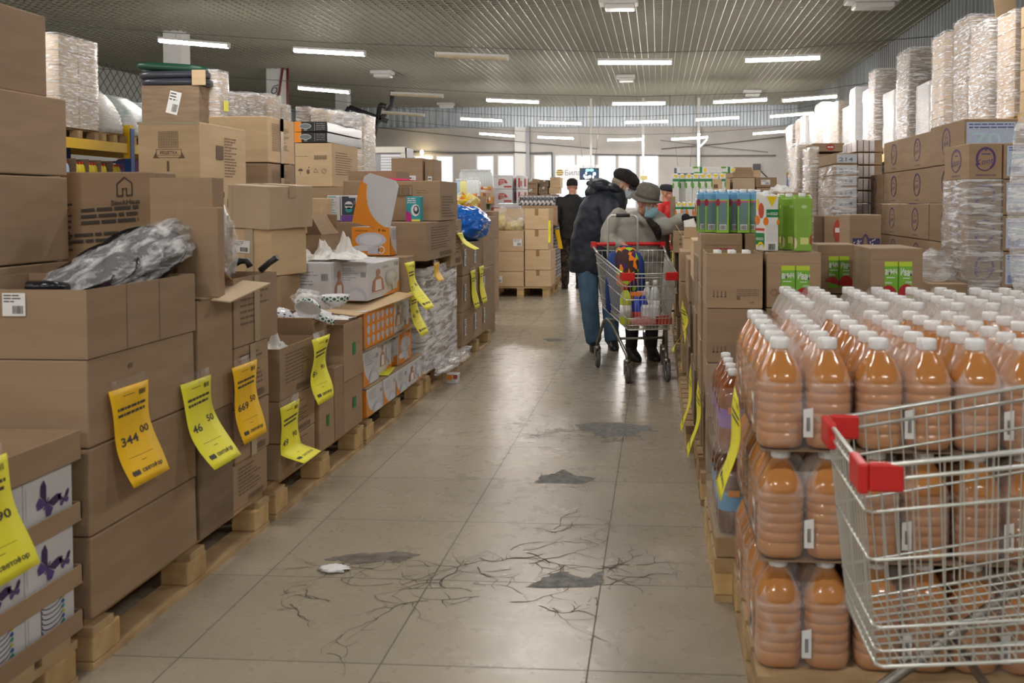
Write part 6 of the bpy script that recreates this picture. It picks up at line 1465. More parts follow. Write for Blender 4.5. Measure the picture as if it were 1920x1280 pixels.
# ================================================================ BOXES ALONG THE AISLE, BOTTLE SIDE
rnd = random.Random(21)
cols_ = [(4.93, 5.35, .18, 1.05), (5.38, 5.85, .20, 1.12), (5.88, 6.4, .17, .98), (6.45, 6.93, .15, 1.0), (6.98, 7.42, .19, .985), (7.48, 8.0, .17, .93), (8.05, 8.6, .14, .96), (8.65, 9.2, .17, 1.02), (9.25, 9.9, .14, 1.1), (9.95, 10.6, .17, 1.05), (10.7, 11.4, .15, 1.1), (11.5, 12.3, .17, 1.0)]
for i, (a, c, x, zt1) in enumerate(cols_):
    n_ = rnd.choice([3, 4, 4]); zs = [.146+(zt1-.146)*k/n_ for k in range(n_+1)]
    for k in range(n_):
        dx = rnd.uniform(0, .03)
        carton('brown carton on the drinks side, stack %s past the open box, layer %s' % (['one', 'two', 'three', 'four', 'five', 'six', 'seven', 'eight', 'nine', 'ten', 'eleven', 'twelve'][i], ['one', 'two', 'three', 'four'][k]), x+dx, x+.46, a, c, zs[k]+.001, zs[k+1]-.002, mat=[CARD, CARDL, CARD, CARDD][rnd.randrange(4)], open_=False, art=None)
for i in range(5):
    a = 4.93+i*1.55; pallet('wooden pallet along the drinks side of the aisle, %s past the open box' % ['first', 'second', 'third', 'fourth', 'fifth'][i], .15, .7, a, a+1.45)
URr = (Vector((0, -1, 0)), Vector((0, 0, 1)), Vector((-1, 0, 0)))
def rtag(label, px, py, X, mat, **k):
    p = PX(px, py, X-.005); return price_tag(label, p, URr, '', '', mat, text=k.pop('text', True), **k)
def rt(label, X, Y, Z, mat, **k): return price_tag(label, Vector((X, Y, Z)), URr, '', '', mat, **k)
rt('yellow price tag curling out of the box stack behind the open carton box', .165, 5.55, ZP(560, 5.5, 1310), YEL, curl=.06, skew=.0, wave=.02, h=.30)
rt('long yellow price tag behind the first curling one', .165, 5.80, ZP(575, 5.7, 1318), YEL, curl=.01, skew=.0, wave=.01, h=.38)
rt('yellow price tag hanging low by the handling-mark boxes', .175, 4.85, ZP(685, 4.8, 1322), YEL, curl=.05, h=.32)
rt('dark yellow price tag twisted beside the amber bottles', .195, 4.35, ZP(722, 4.2, 1345), YEL, curl=.05, h=.32, wave=.008)
rt('bright yellow price tag dangling from the orange juice packs', .235, 2.80, ZP(722, 2.8, 1403), YEL, curl=.05, skew=.0, h=.29, w=.2)
rt('yellow price tag far along the drinks side by the second cart', .14, 8.5, .95, YEL, curl=.06, h=.3, text=False)
rt('small white tag low on the drinks side boxes', .14, 8.0, .75, PAPER, curl=.08, h=.28, text=False)
# paper bag of flour held out is with the person
# ================================================================ CARTON WALL WITH PURPLE ROUND LOGOS
def art_logo(f='left', n_=1, lab=False):
    def a(FR, root, w, d, h):
        b = MB(); Fr = FR[f]; W_ = d if f != 'front' else w
        for i in range(n_):
            cu = W_*(i+.5)/n_ if not lab else W_*.35; cv = h*.56; ru, rv = min(.085, W_/n_*.30), h*.33
            b.fring(Fr, cu, cv, ru, rv, .012, .001, 0, 26, -60, 215); b.fring(Fr, cu-.006, cv-.004, ru*.98, rv*.97, .006, .0014, 0, 26, 200, 320)
            put_text(b, Fr, 'Konti', cu, cv-.035, .045, 1, False, shear=.3, center=True, ang=8); b.fdisc(Fr, cu+.0, cv+.045, .006, .006, .0012, 1, 8); b.frect(Fr, cu-.022, cv+.022, cu+.024, cv+.028, .0012, 1)
            put_text(b, Fr, 'www.konti.com', cu, h*.08, .022, 1, center=True, wmax=min(.14, W_/n_*.6))
        b.build('printing', [INKP, flat('purple thin ink', (.12, .07, .20), .7)] if 'PL' not in globals() else PL, root)
    return a
a_ = flat('purple thin', (.13, .08, .19), .7); PL = [INKP, a_]
AQUA = flat('label aqua', (.50, .72, .74), .5); LBL = noisy('blue white label', (.46, .55, .72), (.54, .62, .76), 60, .5)
def art_label(FR, root, w, d, h, u0=.1, u1=.95):
    b = MB(); Fr = FR['front']; b.frect(Fr, w*u0, h*.08, w*u1, h*.92, .0015, 0); ww = w*(u1-u0)
    put_text(b, Fr, '70', w*u0+ww*.1, h*.36, h*.46, 1, False, off=.002, wmax=ww*.6); b.bars(Fr, w*u0+ww*.06, h*.12, ww*.34, h*.22, 2, .002, 12); b.lines(Fr, w*u0+ww*.05, h*.88, ww*.9, 2, h*.07, 2, .4, off=.002, full=True)
    b.build('label_sticker', [LBL, AQUA, flat('label ink', (.10, .10, .30))] if 'LI' not in globals() else LI, root)
LI = [LBL, AQUA, flat('label ink blue', (.10, .10, .30))]
KX = 1.86; zk = [.146, .33, .58, .83, 1.078, 1.328, 1.578, 1.828]
ln = ['floor', 'second', 'third', 'fourth', 'fifth', 'sixth', 'top']
for k in range(7):
    if k < 6: carton('purple logo carton in the far stepped column, %s layer' % ln[k], KX, KX+.4, 7.86, 8.45, zk[k]+.001, zk[k+1]-.002, art=art_logo('left', 1) if k > 2 else None)
    carton('purple logo carton with two round prints, %s layer' % ln[k], KX-.01*(k == 4), KX+.45, 6.5, 7.82, zk[k]+.001, zk[k+1]-.002, art=art_logo('left', 2) if k > 2 else None)
    top = k == 6
    def at_(FR, root, w, d, h, top=top, k=k):
        art_logo('left', 1)(FR, root, w, d, h)
        if top: art_label(FR, root, w, d, h, .04, .95)
    carton('purple logo carton in the near column, %s layer' % ln[k], KX-.02, KX+.30, 5.74, 6.44, zk[k]+.001, zk[k+1]+(.012 if top else -.002), art=at_ if k > 2 else None)
pallet('wooden pallet beneath the purple logo carton wall', KX, KX+.9, 5.74, 8.4)
carton('brown carton to the side of the labelled top logo carton', KX+.34, KX+.62, 5.9, 6.4, 1.55, 1.80)
carton('tall brown block of cartons under the side carton by the labels', KX+.34, KX+.9, 5.6, 6.4, .147, 1.548)
# film-wrapped stack with blue labels
WX0, WX1, WY = XP(1817, 4.95, 300), XP(1880, 4.95, 300), 4.95
zl_ = [.146, .33, .517, .705, .892, 1.08, 1.268, 1.455, 1.645]
pallet('wooden pallet under the film-wrapped logo cartons', WX0, WX0+.8, WY, WY+.85)
for k in range(8):
    carton('logo carton in the film-wrapped stack, %s layer from the floor' % ['first', 'second', 'third', 'fourth', 'fifth', 'sixth', 'seventh', 'eighth'][k], WX0, WX1, WY, WY+.42, zl_[k]+.001, zl_[k+1]-.002, art=(lambda FR, root, w, d, h: (art_logo('left', 1)(FR, root, w, d, h), art_logo('front', 1)(FR, root, w, d, h))) if k > 3 else None, jit=.002)
    carton('carton with pale blue label next to the wrapped stack, %s layer from the floor' % ['first', 'second', 'third', 'fourth', 'fifth', 'sixth', 'seventh', 'eighth'][k], WX1+.004, WX1+.35, WY+.0, WY+.42, zl_[k]+.001, zl_[k+1]-.002, art=(lambda FR, root, w, d, h: art_label(FR, root, w, d, h, .05, .6)) if k > 3 else None, jit=.002)
wb = wrap_mesh(WX1-WX0, .42, zl_[7]-.15, 8, .010, 34, 14); o = wb.build('stretch_wrap', FILMW); o.location = ((WX0+WX1)/2, WY+.21, .15); tag(o, 'glossy stretch film around the logo cartons under the top layer', 'film')
b = blob('plastic_sleeve', at(1919, 400, 4.3), (.06, .08, .42), FILMW, 3, .2, 1.5); tag(b, 'milky plastic sleeve at the picture edge beside the blue labels', 'film')
# opened carton with purple pattern
def art_pat(FR, root, w, d, h):
    b = MB(); rnd = random.Random(3)
    for (u0, u1) in ((.1, .42), (.58, .95)):
        b.frect(FR['front'], w*u0, h*.05, w*u1, h*.5, .001, 0)
        for i in range(26): x = w*rnd.uniform(u0, u1-.04); z = h*rnd.uniform(.07, .45); b.fpoly(FR['front'], [(x, z), (x+.008, z+.002), (x+.014, z+.012), (x+.006, z+.008)], .002, 1)
    b.fring(FR['front'], w*.5, h*.25, w*.15, h*.34, .012, .003, 2, 16, 0, 150); b.build('printing', [flat('dark violet', (.05, .035, .12), .3), PAPER, INKP], root)
Y = 5.3; carton('open carton with purple and silver patterned packs behind the apple boxes', XP(1593, Y, 430), XP(1653, Y, 430), Y, Y+.3, 1.0, ZP(402, Y, 1620), art=art_pat)
carton('brown carton block below the purple patterned carton', XP(1575, Y, 430), XP(1665, Y, 430), Y, Y+.45, .0, .998)
# apple juice boxes further in
for k in range(4):
    z0, z1 = [(.146, .39), (.391, .64), (.641, .885), (.886, 1.13)][k]
    carton('apple juice box with paired green windows, middle one, %s layer' % ['bottom', 'second', 'third', 'top'][k], XP(1545, 4.6, 500)-.03, XP(1608, 4.6, 500), 4.6, 4.84, z0+.001, z1-.001, art=art_ivan() if k > 1 else None)
    carton('apple juice box with paired green windows, inner one, %s layer' % ['bottom', 'second', 'third', 'top'][k], XP(1632, 4.12, 500), XP(1731, 4.12, 500), 4.12, 4.5, z0+.001, z1-.001+.005*(k == 3), art=art_ivan() if k > 1 else None, jit=.002)
pallet('wooden pallet beneath the inner apple juice boxes', .88, 1.25, 4.1, 4.85) if False else None
bag('clump of clear film between the apple box and logo cartons', Vector((XP(1745, 4.9, 520), 4.95, .98)), (.12, .1, .10), None, FILMW, 40, .4, 2.2, name='film_clump', cat='film')
carton('brown carton under the clump of clear film', XP(1735, 4.8, 520), XP(1805, 4.8, 520), 4.72, 5.2, .0, .93)
# 214 stack
def art_214(FR, root, w, d, h):
    b = MB(); Fr = FR['front']; b.frect(Fr, w*.12, h*.12, w*.98, h*.9, .0012, 0); put_text(b, Fr, '214', w*.22, h*.25, h*.5, 1, True, off=.002, wmax=w*.6); b.build('label_sticker', [flat('grey label', (.42, .45, .50), .4), flat('grey digits', (.16, .17, .19))] if 'GL' not in globals() else GL, root)
GL = [flat('grey label sheet', (.42, .45, .50), .4), flat('grey label digits', (.16, .17, .19))]
Y = 8.0; x0, x1 = XP(1563, Y, 350), XP(1607, Y, 350); zt2 = ZP(287, Y, 1590)
for k in range(12):
    z1 = zt2-k*.094; z0 = z1-.091
    carton('flat tray carton with large grey number label, %s from the top' % ['first', 'second', 'third', 'fourth', 'fifth', 'sixth', 'seventh', 'eighth', 'ninth', 'tenth', 'eleventh', 'twelfth'][k], x0, x1, Y, Y+.75, z0, z1, art=art_214 if k < 8 else None, mat=CARD, jit=.002)
carton('brown carton base below the numbered tray cartons', x0, x1, Y, Y+.75, .146, zt2-11*.094-.093)
wb = wrap_mesh(x1-x0, .75, zt2-.15-.1, 18, .016, 30, 14); o = wb.build('stretch_wrap', FILM); o.location = ((x0+x1)/2, Y+.375, .15); tag(o, 'torn stretch film around the numbered tray cartons', 'film')
# trays in film beside
Y = 8.3; x0, x1 = XP(1607, Y, 350), XP(1654, Y, 350)
SWM = noisy('sweets through film', (.45, .36, .33), (.66, .62, .64), 9, .35, bump=.2)
for k in range(9):
    z1 = ZP(262, Y, 1630)-k*.112
    root = carton('film-wrapped tray of small packs, %s from the top' % ['first', 'second', 'third', 'fourth', 'fifth', 'sixth', 'seventh', 'eighth', 'ninth'][k], x0, x1, Y, Y+.6, z1-.108, z1, mat=CARD, name='wrapped_tray')
    b = MB(); w = x1-x0
    for i in range(3):
        b.box(-w/2-.012, -w/2+.0, -.3+.2*i+.004, -.1+.2*i-.004, .004, .102); b.box(-w/2+w*.33*i*.7+.003, -w/2+w*.33*(i+1)*.7-.003, -.312, -.30, .004, .102)
    b.build('wrapped_packs', SWM, root, bevel=.006)
carton('brown carton base below the film-wrapped trays', x0, x1, Y, Y+.6, .146, ZP(262, Y, 1630)-8*.112-.11)
# box with red oval on the stack behind
def art_oval(FR, root, w, d, h): ink(root, lambda b: (b.fdisc(FR['front'], w*.55, h*.5, w*.14, h*.38, .001, 3), b.lines(FR['front'], w*.46, h*.6, w*.18, 1, h*.2, 1, .8, off=.002, full=True)))
Y = 9.4; x0, x1 = XP(1525, Y, 300), XP(1583, Y, 300)
carton('brown carton with red oval mark on top of the far pile', x0, x1, Y, Y+.5, ZP(284, Y, 1550), ZP(268, Y, 1550), art=art_oval)
for k in range(4): carton('brown carton in the pile under the red oval carton, %s' % ['lowest', 'second', 'third', 'upper'][k], x0, x1, Y, Y+.6, .146+k*.42, min(.146+(k+1)*.42-.002, ZP(284.5, Y, 1550)), mat=CARD, art=art_oval if k == 3 else None)
Y = 8.9; x0, x1 = XP(1521, Y, 350), XP(1533, Y, 350)
wrapped('narrow film-wrapped pile of trays beside the numbered cartons', x0, x1, Y, Y+.5, .001, ZP(277, Y, 1530), CARDP, FILMW, 2, 12, 55, group='wrapped loads on the floor, drinks side')
Y = 9.9; wrapped('film-wrapped pile of trays beyond the numbered cartons', XP(1498, Y, 350), XP(1524, Y, 350), Y, Y+.8, .001, ZP(268, Y, 1510), CARDP, FILMW, 2, 12, 57, group='wrapped loads on the floor, drinks side')
carton('brown carton at the foot of the numbered carton stack, slightly forward', XP(1545, 7.4, 430), XP(1590, 7.4, 430), 7.4, 7.9, 1.0, ZP(405, 7.4, 1560), art=art_oval)
carton('brown carton block under the forward red mark carton', XP(1545, 7.4, 430), XP(1590, 7.4, 430), 7.4, 7.9, .0, .998)

# ================================================================ CARTONS AND RACK FURTHER DOWN
for i, (a, c, y0, y1, mt, lab) in enumerate(((1374, 1416, 333, 358, CARDP, 'large pale carton in the row behind the drink cartons'), (1417, 1457, 332, 351, CARD, 'brown carton with white label in the row behind the drink cartons'), (1345, 1369, 334, 357, CARDL, 'tan carton with printed leaf mark in the row behind'), (1418, 1456, 351.5, 358, CARD, 'flat brown carton under the labelled one'))):
    Y = 9.6
    carton(lab, XP(a, Y, 350), XP(c, Y, 350), Y, Y+.5, ZP(y1, Y, 1400), ZP(y0, Y, 1400)-.001, mat=mt, art=(lambda FR, root, w, d, h: sticker(root, FR['front'], w*.25, h*.25, w*.42, h*.5, 3)) if i == 1 else None)
Y = 9.6; carton('tilted brown carton lying on the pale carton row', XP(1370, Y, 320), XP(1407, Y, 320), Y+.05, Y+.4, ZP(332.5, Y, 1390), ZP(313, Y, 1390), mat=CARD, rz=R(8))
carton('small tan carton beside the tilted carton', XP(1408, Y, 320), XP(1428, Y, 320), Y+.1, Y+.4, ZP(332, Y, 1415), ZP(318, Y, 1415), mat=CARDL)
carton('wide brown carton block under the row behind the drink cartons', XP(1340, Y, 350), XP(1460, Y, 350), Y, Y+.6, .0, ZP(358.2, Y, 1400), mat=CARD)
Y = 7.3; o = blob('white_sack', at(1463, 358, Y), (.07, .08, .045), TISS, 5, .3, 1.8); tag(o, 'small white sack slumped behind the green drink cartons', 'sack')
carton('brown carton under the white sack', XP(1440, Y, 360), XP(1515, Y, 360), Y-.1, Y+.4, 1.0, ZP(361, Y, 1460), mat=CARD)
carton('carton block below the white sack carton', XP(1440, Y, 360), XP(1515, Y, 360), Y-.1, Y+.4, 0, .998, mat=CARD)
RXR = 3.95
for i in range(8):
    y = 9.3+i*2.75; upright(RXR, y, 2.18, 'blue rack upright on the drinks side, %s from the near end' % ['first', 'second', 'third', 'fourth', 'fifth', 'sixth', 'seventh', 'last'][i], 1.0, 1)
    if i < 7:
        beam(RXR, y+.05, y+2.7, 2.2, 'yellow rack beam on the drinks side, %s bay from the near end' % ['first', 'second', 'third', 'fourth', 'fifth', 'sixth', 'last'][i])
        b = MB(); b.box(RXR+.03, RXR+.97, y+.05, y+2.7, 2.17, 2.185); tag(b.build('rack_shelf', WOOD), 'rack deck on the drinks side, %s bay from the near end' % ['first', 'second', 'third', 'fourth', 'fifth', 'sixth', 'last'][i], 'shelf')
stacks = [ # px_far, px_near, ytop near, box mat, film, extra front reveal
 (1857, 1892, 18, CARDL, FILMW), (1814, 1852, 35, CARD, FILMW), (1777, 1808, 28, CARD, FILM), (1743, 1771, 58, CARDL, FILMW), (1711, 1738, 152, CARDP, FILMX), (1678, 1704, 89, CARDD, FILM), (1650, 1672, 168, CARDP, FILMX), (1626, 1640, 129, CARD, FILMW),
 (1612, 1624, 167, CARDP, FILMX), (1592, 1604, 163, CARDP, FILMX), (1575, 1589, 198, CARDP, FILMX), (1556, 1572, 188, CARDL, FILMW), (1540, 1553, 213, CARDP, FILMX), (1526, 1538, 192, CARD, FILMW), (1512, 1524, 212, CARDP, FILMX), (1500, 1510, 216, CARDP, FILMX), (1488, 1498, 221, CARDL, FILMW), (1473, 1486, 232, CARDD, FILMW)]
words_ = ['first', 'second', 'third', 'fourth', 'fifth', 'sixth', 'seventh', 'eighth', 'ninth', 'tenth', 'eleventh', 'twelfth', 'thirteenth', 'fourteenth', 'fifteenth', 'sixteenth', 'seventeenth', 'last']
prev = None
for i, (a, c, yt, mt, fm) in enumerate(stacks):
    ya, yc = YX(c, RXR, 200), YX(a, RXR, 200)      # near, far
    if yc-ya < .45: yc = ya+.45
    if prev and ya < prev: ya = prev+.03
    prev = yc+.02
    xw = RXR+(.02 if i % 2 else .06)
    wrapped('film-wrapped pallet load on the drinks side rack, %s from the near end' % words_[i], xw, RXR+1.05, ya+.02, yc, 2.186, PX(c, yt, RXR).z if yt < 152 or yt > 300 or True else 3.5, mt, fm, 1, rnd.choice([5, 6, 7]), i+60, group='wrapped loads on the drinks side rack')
def art_red(FR, root, w, d, h):
    ink(root, lambda b: (b.lines(FR['left'], d*.15, h*.7, d*.6, 1, h*.4, 3, .9, full=True), b.lines(FR['front'], w*.15, h*.7, w*.6, 1, h*.4, 3, .9, full=True)))
ya = YX(1920, RXR, 100)-.35
for k in range(5):
    carton('tan carton with red lettering at the near end of the rack, %s of five' % ['lowest', 'second', 'third', 'fourth', 'topmost'][k], RXR+.02, RXR+.9, ya-.35, YX(1903, RXR, 100)-.1, 2.32+k*.232, 2.32+(k+1)*.232-.003, mat=CARDL, art=art_red)
b = MB(); b.box(RXR, RXR+1, ya-.35, YX(1903, RXR, 100)-.1, 2.186, 2.317); tag(b.build('wooden_pallet', WOODE), 'wooden pallet under the red-lettered cartons on the rack', 'pallet')
o = MB(); o.box(-.16, .16, -.003, .003, 0, .4); o = o.build('cardboard_corner', CARDL); p = PX(1862, 26, RXR); o.location = (RXR+.35, p.y+.5, p.z-.05); o.rotation_euler = (R(-10), 0, R(20)); tag(o, 'loose cardboard flap sticking up between the tall rack loads', 'cardboard')
for i in range(7):
    y = 9.48+i*2.75
    wrapped('brown pallet load on the floor under the drinks side rack, %s' % words_[i], RXR+.05, RXR+1.0, y, y+2.3, .001, 1.5+.15*(i % 3), CARD if i % 2 else CARDL, FILM, 1, 4, i+90, group='wrapped loads under the drinks side rack')
# ================================================================ SHOPPING CARTS
def make_cart():
    root = E('shopping_cart')
    RT, RB = (.29, .02, .945), (.245, .09, .50); FT, FB = (.20, .85, .815), (.155, .81, .40)
    def pt(s, u, v):
        x = (RB[0]*(1-v)+RT[0]*v)*(1-u)+(FB[0]*(1-v)+FT[0]*v)*u
        y = (RB[1]*(1-v)+RT[1]*v)*(1-u)+(FB[1]*(1-v)+FT[1]*v)*u
        z = (RB[2]*(1-v)+RT[2]*v)*(1-u)+(FB[2]*(1-v)+FT[2]*v)*u
        return Vector((s*x, y, z))
    def U(v, rr, b, closed=True):
        P = [pt(-1, 0, v), pt(-1, .985, v), pt(-.93, 1, v), pt(.93, 1, v), pt(1, .985, v), pt(1, 0, v)]
        b.tube(P, rr, 6, 0, closed)
    b = MB(); U(1, .0055, b); U(.93, .0042, b, False)
    b.build('top_rim', STEEL, root)
    b = MB()
    for v in (.78, .54, .20): U(v, .0036, b)
    U(.0, .0045, b); U(.08, .003, b)
    for s in (-1, 1):
        for i in range(1, 28): u = i/28; b.tube([pt(s, u, 0), pt(s, u, 1)], .0019, 4, caps=False)
    for i in range(-6, 7):
        k = i/6.5; b.tube([pt(k, 1, 0), pt(k, 1, 1)], .0019, 4, caps=False)
    for i in range(-7, 8):
        k = i/7.5; b.tube([pt(k, 0, .05), pt(k, 0, 1)], .0019, 4, caps=False)
    b.build('basket_sides', STEEL, root)
    b = MB()
    for i in range(1, 30): u = i/30; b.tube([pt(-1, u, 0), pt(1, u, 0)], .0019, 4, caps=False)
    for i in range(-4, 5): b.tube([pt(i/5, 0, 0), pt(i/5, 1, 0)], .003, 4, caps=False)
    b.build('basket_floor', STEEL, root)
    for s in (-1, 1): b = MB(); b.tube([pt(s, .12, 1), (s*.292, .0, .965), (s*.292, -.05, .99)], .009, 8); b.build('handle_arm', STEEL, root)
    b = MB(); b.tube([(-.28, -.055, .995), (.28, -.055, .995)], .016, 12); 
    for s in (-1, 1): b.box(s*.29-.02, s*.29+.02, -.085, -.02, .965, 1.015)
    b.build('handle_bar', RED, root, bevel=.004)
    for s in (-1, 1):
        b = MB(); p = pt(s, 1, 1); x0, x1 = (p.x-.01, p.x+.085) if s < 0 else (p.x-.085, p.x+.01)
        b.box(x0, x1, p.y-.008, p.y+.012, p.z-.05, p.z+.010); xs_ = p.x-.012 if s < 0 else p.x-.006
        b.box(xs_, xs_+.018, p.y-.075, p.y-.008, p.z-.045, p.z+.012); b.build('corner_guard', RED, root, bevel=.005)
    for s in (-1, 1):
        b = MB(); b.tube([(s*.275, .05, .165), (s*.275, .07, .22), (s*.25, .26, .40), (s*.24, .34, .425), (s*.215, .42, .40), (s*.15, .73, .20), (s*.15, .74, .165)], .0135, 8)
        b.build('leg', STEELD, root)
    for bx_, by_, bz_ in ((.19, .55, .30), (.24, .3, .415)): b = MB(); b.tube([(-bx_, by_, bz_), (bx_, by_, bz_)], .010, 6); b.build('cross_bar', STEELD, root)
    wm = None
    for (x, y) in ((-.275, .05), (.275, .05), (-.15, .74), (.15, .74)):
        b = MB(); b.lathe([(.024, .145), (.028, .15), (.028, .165), (.016, .175)], 14); 
        for q in (-1, 1): b.box(q*.02-.003, q*.02+.003, -.028, .045, .055, .15)
        c = b.build('caster', STEELD, root, bevel=.002); c.location = (x, y, 0)
        b = MB(); T = Matrix.Translation((0, .025, .0635)) @ Euler((0, R(90), 0)).to_matrix().to_4x4()
        b.lathe([(.02, -.014), (.058, -.014), (.0635, -.009), (.0635, .009), (.058, .014), (.02, .014)], 24, 0, T); b.lathe([(.008, -.018), (.03, -.016), (.03, .016), (.008, .018)], 14, 1, T)
        b.build('wheel', [RUBBER, flat('wheel hub', (.35, .35, .35), .4)], c)
    return root
cart = make_cart(); tag(cart, 'steel wire shopping cart with red corner guards cropped beside the juice bottles', 'shopping cart', 'wire shopping carts'); reindex()
cart.location = (1.25, 2.015, 0); cart.rotation_euler = (0, 0, R(90))
c2 = dup(cart, (-.235, 7.62, 0), R(-168), 'wire shopping cart with red handle filled with cleaning goods, pushed by the couple')
c3 = dup(cart, (-.02, 9.45, 0), R(-176), 'wire shopping cart half hidden behind the person in the grey coat')
M2 = Matrix.Translation(c2.location) @ Euler((0, 0, R(-168))).to_matrix().to_4x4()
def in2(x, y, z): return M2 @ Vector((x, y, z))
def bottle2(label, pos, mat, capm, h, r, name='cleaning_bottle', rot=None):
    root = E(name, pos, rot=rot); tag(root, label, 'bottle'); b = MB(); b.lathe([(r*.9, 0), (r, .01), (r, h*.66), (r*.75, h*.8), (r*.35, h*.88), (r*.35, h*.9)], 16, 0, None, .5); b.build('body', mat, root)
    b = MB(); b.lathe([(r*.42, h*.88), (r*.42, h), (r*.36, h*1.01)], 12); b.build('cap', capm, root)
    b = MB(); b.lathe([(r*1.012, h*.2), (r*1.012, h*.5)], 16, 0, None, .5); b.build('label', PAPER, root); return root
bottle2('yellow-green bottle with red cap standing in the filled cart', in2(.155, .70, .43), flat('lime bottle', (.55, .62, .04), .3), RED, .29, .043)
bottle2('clear tall bottle standing in the filled cart', in2(-.10, .55, .44), flat('clear bottle', (.62, .66, .66), .15), WHITEP, .30, .04)
bottle2('white bottle standing behind the clear bottle in the cart', in2(-.06, .45, .45), flat('white bottle b', (.7, .72, .72), .25), WHITEP, .27, .035)
for i, (x, y, lab) in enumerate(((.06, .66, 'blue spray bottle with orange trigger in the cart'), (.00, .60, 'blue spray bottle with red and white trigger in the cart'))):
    root = E('spray_bottle', in2(x, y, .43)); tag(root, lab, 'bottle'); b = MB(); b.lathe([(.036, 0), (.038, .01), (.038, .13), (.02, .19), (.014, .2)], 16, 0, None, .6); b.build('body', flat('blue bottle %d' % i, (.01, .05, .50), .25), root)
    b = MB(); b.box(-.05, .03, -.012, .012, .205, .235); b.box(-.012, .012, -.01, .01, .19, .21); b.box(-.04, -.028, -.008, .008, .165, .21); b.build('trigger', flat('trigger %d' % i, [(.85, .2, .02), (.75, .5, .5)][i], .4), root, bevel=.003)
    b = MB(); b.lathe([(.0385, .03), (.0385, .09)], 16, 0, None, .6); b.build('label', flat('spray label %d' % i, [(.6, .05, .05), (.6, .65, .8)][i]), root)
o = blob('pink_pack', in2(.03, .75, .455), (.10, .035, .035), noisy('pink wrap', (.75, .22, .25), (.85, .5, .5), 30, .25), 3, .15, 3, sub=4); tag(o, 'pink film-wrapped pack lying at the nose of the cart', 'packet')
b = MB(); b.box(-.07, .07, -.05, .05, 0, .14); o = b.build('paper_towel_pack', noisy('towel print', (.55, .6, .65), (.78, .79, .8), 22, .5), bevel=.02); o.location = in2(-.03, .70, .43); o.rotation_euler = (0, 0, R(-168)); tag(o, 'pale printed paper towel pack in the filled cart', 'packet')
b = MB(); b.box(-.06, .06, -.04, .04, 0, .06); o = b.build('red_box', noisy('red box print', (.35, .02, .02), (.6, .08, .05), 30, .4), bevel=.003); o.location = in2(-.12, .74, .43); o.rotation_euler = (0, 0, R(-168)); tag(o, 'small red box in the corner of the filled cart', 'box')
# wheeled shopping bag standing in the cart
m, nt, bb = newmat('leaf print cloth'); L = nt.links.new
tc = N(nt, 'ShaderNodeTexCoord'); vo = N(nt, 'ShaderNodeTexVoronoi'); vo.inputs['Scale'].default_value = 26; L(tc.outputs['Object'], vo.inputs['Vector'])
sp = N(nt, 'ShaderNodeSeparateColor'); L(vo.outputs['Color'], sp.inputs[0]); cr = N(nt, 'ShaderNodeValToRGB'); cr.color_ramp.interpolation = 'CONSTANT'
e = cr.color_ramp.elements; e[0].color = (.05, .015, .01, 1); e[1].position = .35; e[1].color = (.85, .22, .01, 1)
for p_, c_ in ((.55, (.35, .65, .02, 1)), (.68, (.05, .01, .10, 1)), (.8, (.80, .15, .01, 1)), (.92, (.04, .02, .015, 1))): q = e.new(p_); q.color = c_
L(sp.outputs[0], cr.inputs[0]); L(cr.outputs[0], bb.inputs['Base Color']); sset(bb, Roughness=.7); LEAF = m
NAVYC = flat('blue bag cloth', (.01, .04, .20), .75)
root = E('wheeled_shopping_bag', in2(.09, .30, .47), R(-168)); tag(root, 'wheeled shopping bag with orange and green leaf print standing in the cart', 'shopping bag')
b = MB(); b.loft([((0, 0, 0), .13, .09), ((0, 0, .03), .15, .10), ((0, 0, .25), .155, .11), ((0, 0, .40), .15, .10), ((0, -.01, .47), .12, .08), ((0, -.01, .50), .05, .04)], 24, 0, None, 1.2); b.build('bag_body', NAVYC, root)
b = MB(); b.loft([((0, .04, .18), .085, .08), ((0, .045, .24), .10, .085), ((0, .045, .42), .10, .08), ((0, .03, .50), .075, .07), ((0, .02, .53), .03, .03)], 24, 0, None, 1.0); b.build('printed_front', LEAF, root)
b = MB(); b.tube([(-.12, -.10, .05), (-.12, -.10, .72), (-.115, -.10, .745), (-.09, -.10, .765), (.09, -.10, .765), (.115, -.10, .745), (.12, -.10, .72), (.12, -.10, .05)], .009, 8); b.build('pull_frame', STEEL, root)
b = MB(); b.tube([(-.055, -.10, .765), (.055, -.10, .765)], .015, 10); b.build('grip', BLACKP, root)
b = MB(); b.box(-.05, .05, .02, .06, .50, .53); b.build('carry_loop', NAVYC, root, bevel=.008)

# ================================================================ PEOPLE
def chain(b, pts, mi=0, n=12):
    """tapered limb: (x, y, z, r) joints with rounded ends"""
    P = [Vector(p[:3]) for p in pts]; rs = [p[3] for p in pts]
    b.tube(P, rs, n, mi)
    for p, r in zip(P, rs): b.ell(p, (r, r, r), mi, 12, 8)
def organic(b, name, mat, parent, vox=.011, smooth=3, noise_=None):
    o = b.build(name, mat, parent); m_ = o.modifiers.new('join', 'REMESH'); m_.mode = 'VOXEL'; m_.voxel_size = vox; m_.use_smooth_shade = True
    s_ = o.modifiers.new('relax', 'SMOOTH'); s_.iterations = smooth; s_.factor = .6
    if noise_:
        t = D.textures.new(name+'folds', 'CLOUDS'); t.noise_scale = noise_[0]; t.noise_depth = 2
        d_ = o.modifiers.new('folds', 'DISPLACE'); d_.texture = t; d_.strength = noise_[1]; d_.mid_level = .5
    return o
def lerp(a, c, t): return Vector(a)*(1-t)+Vector(c)*t
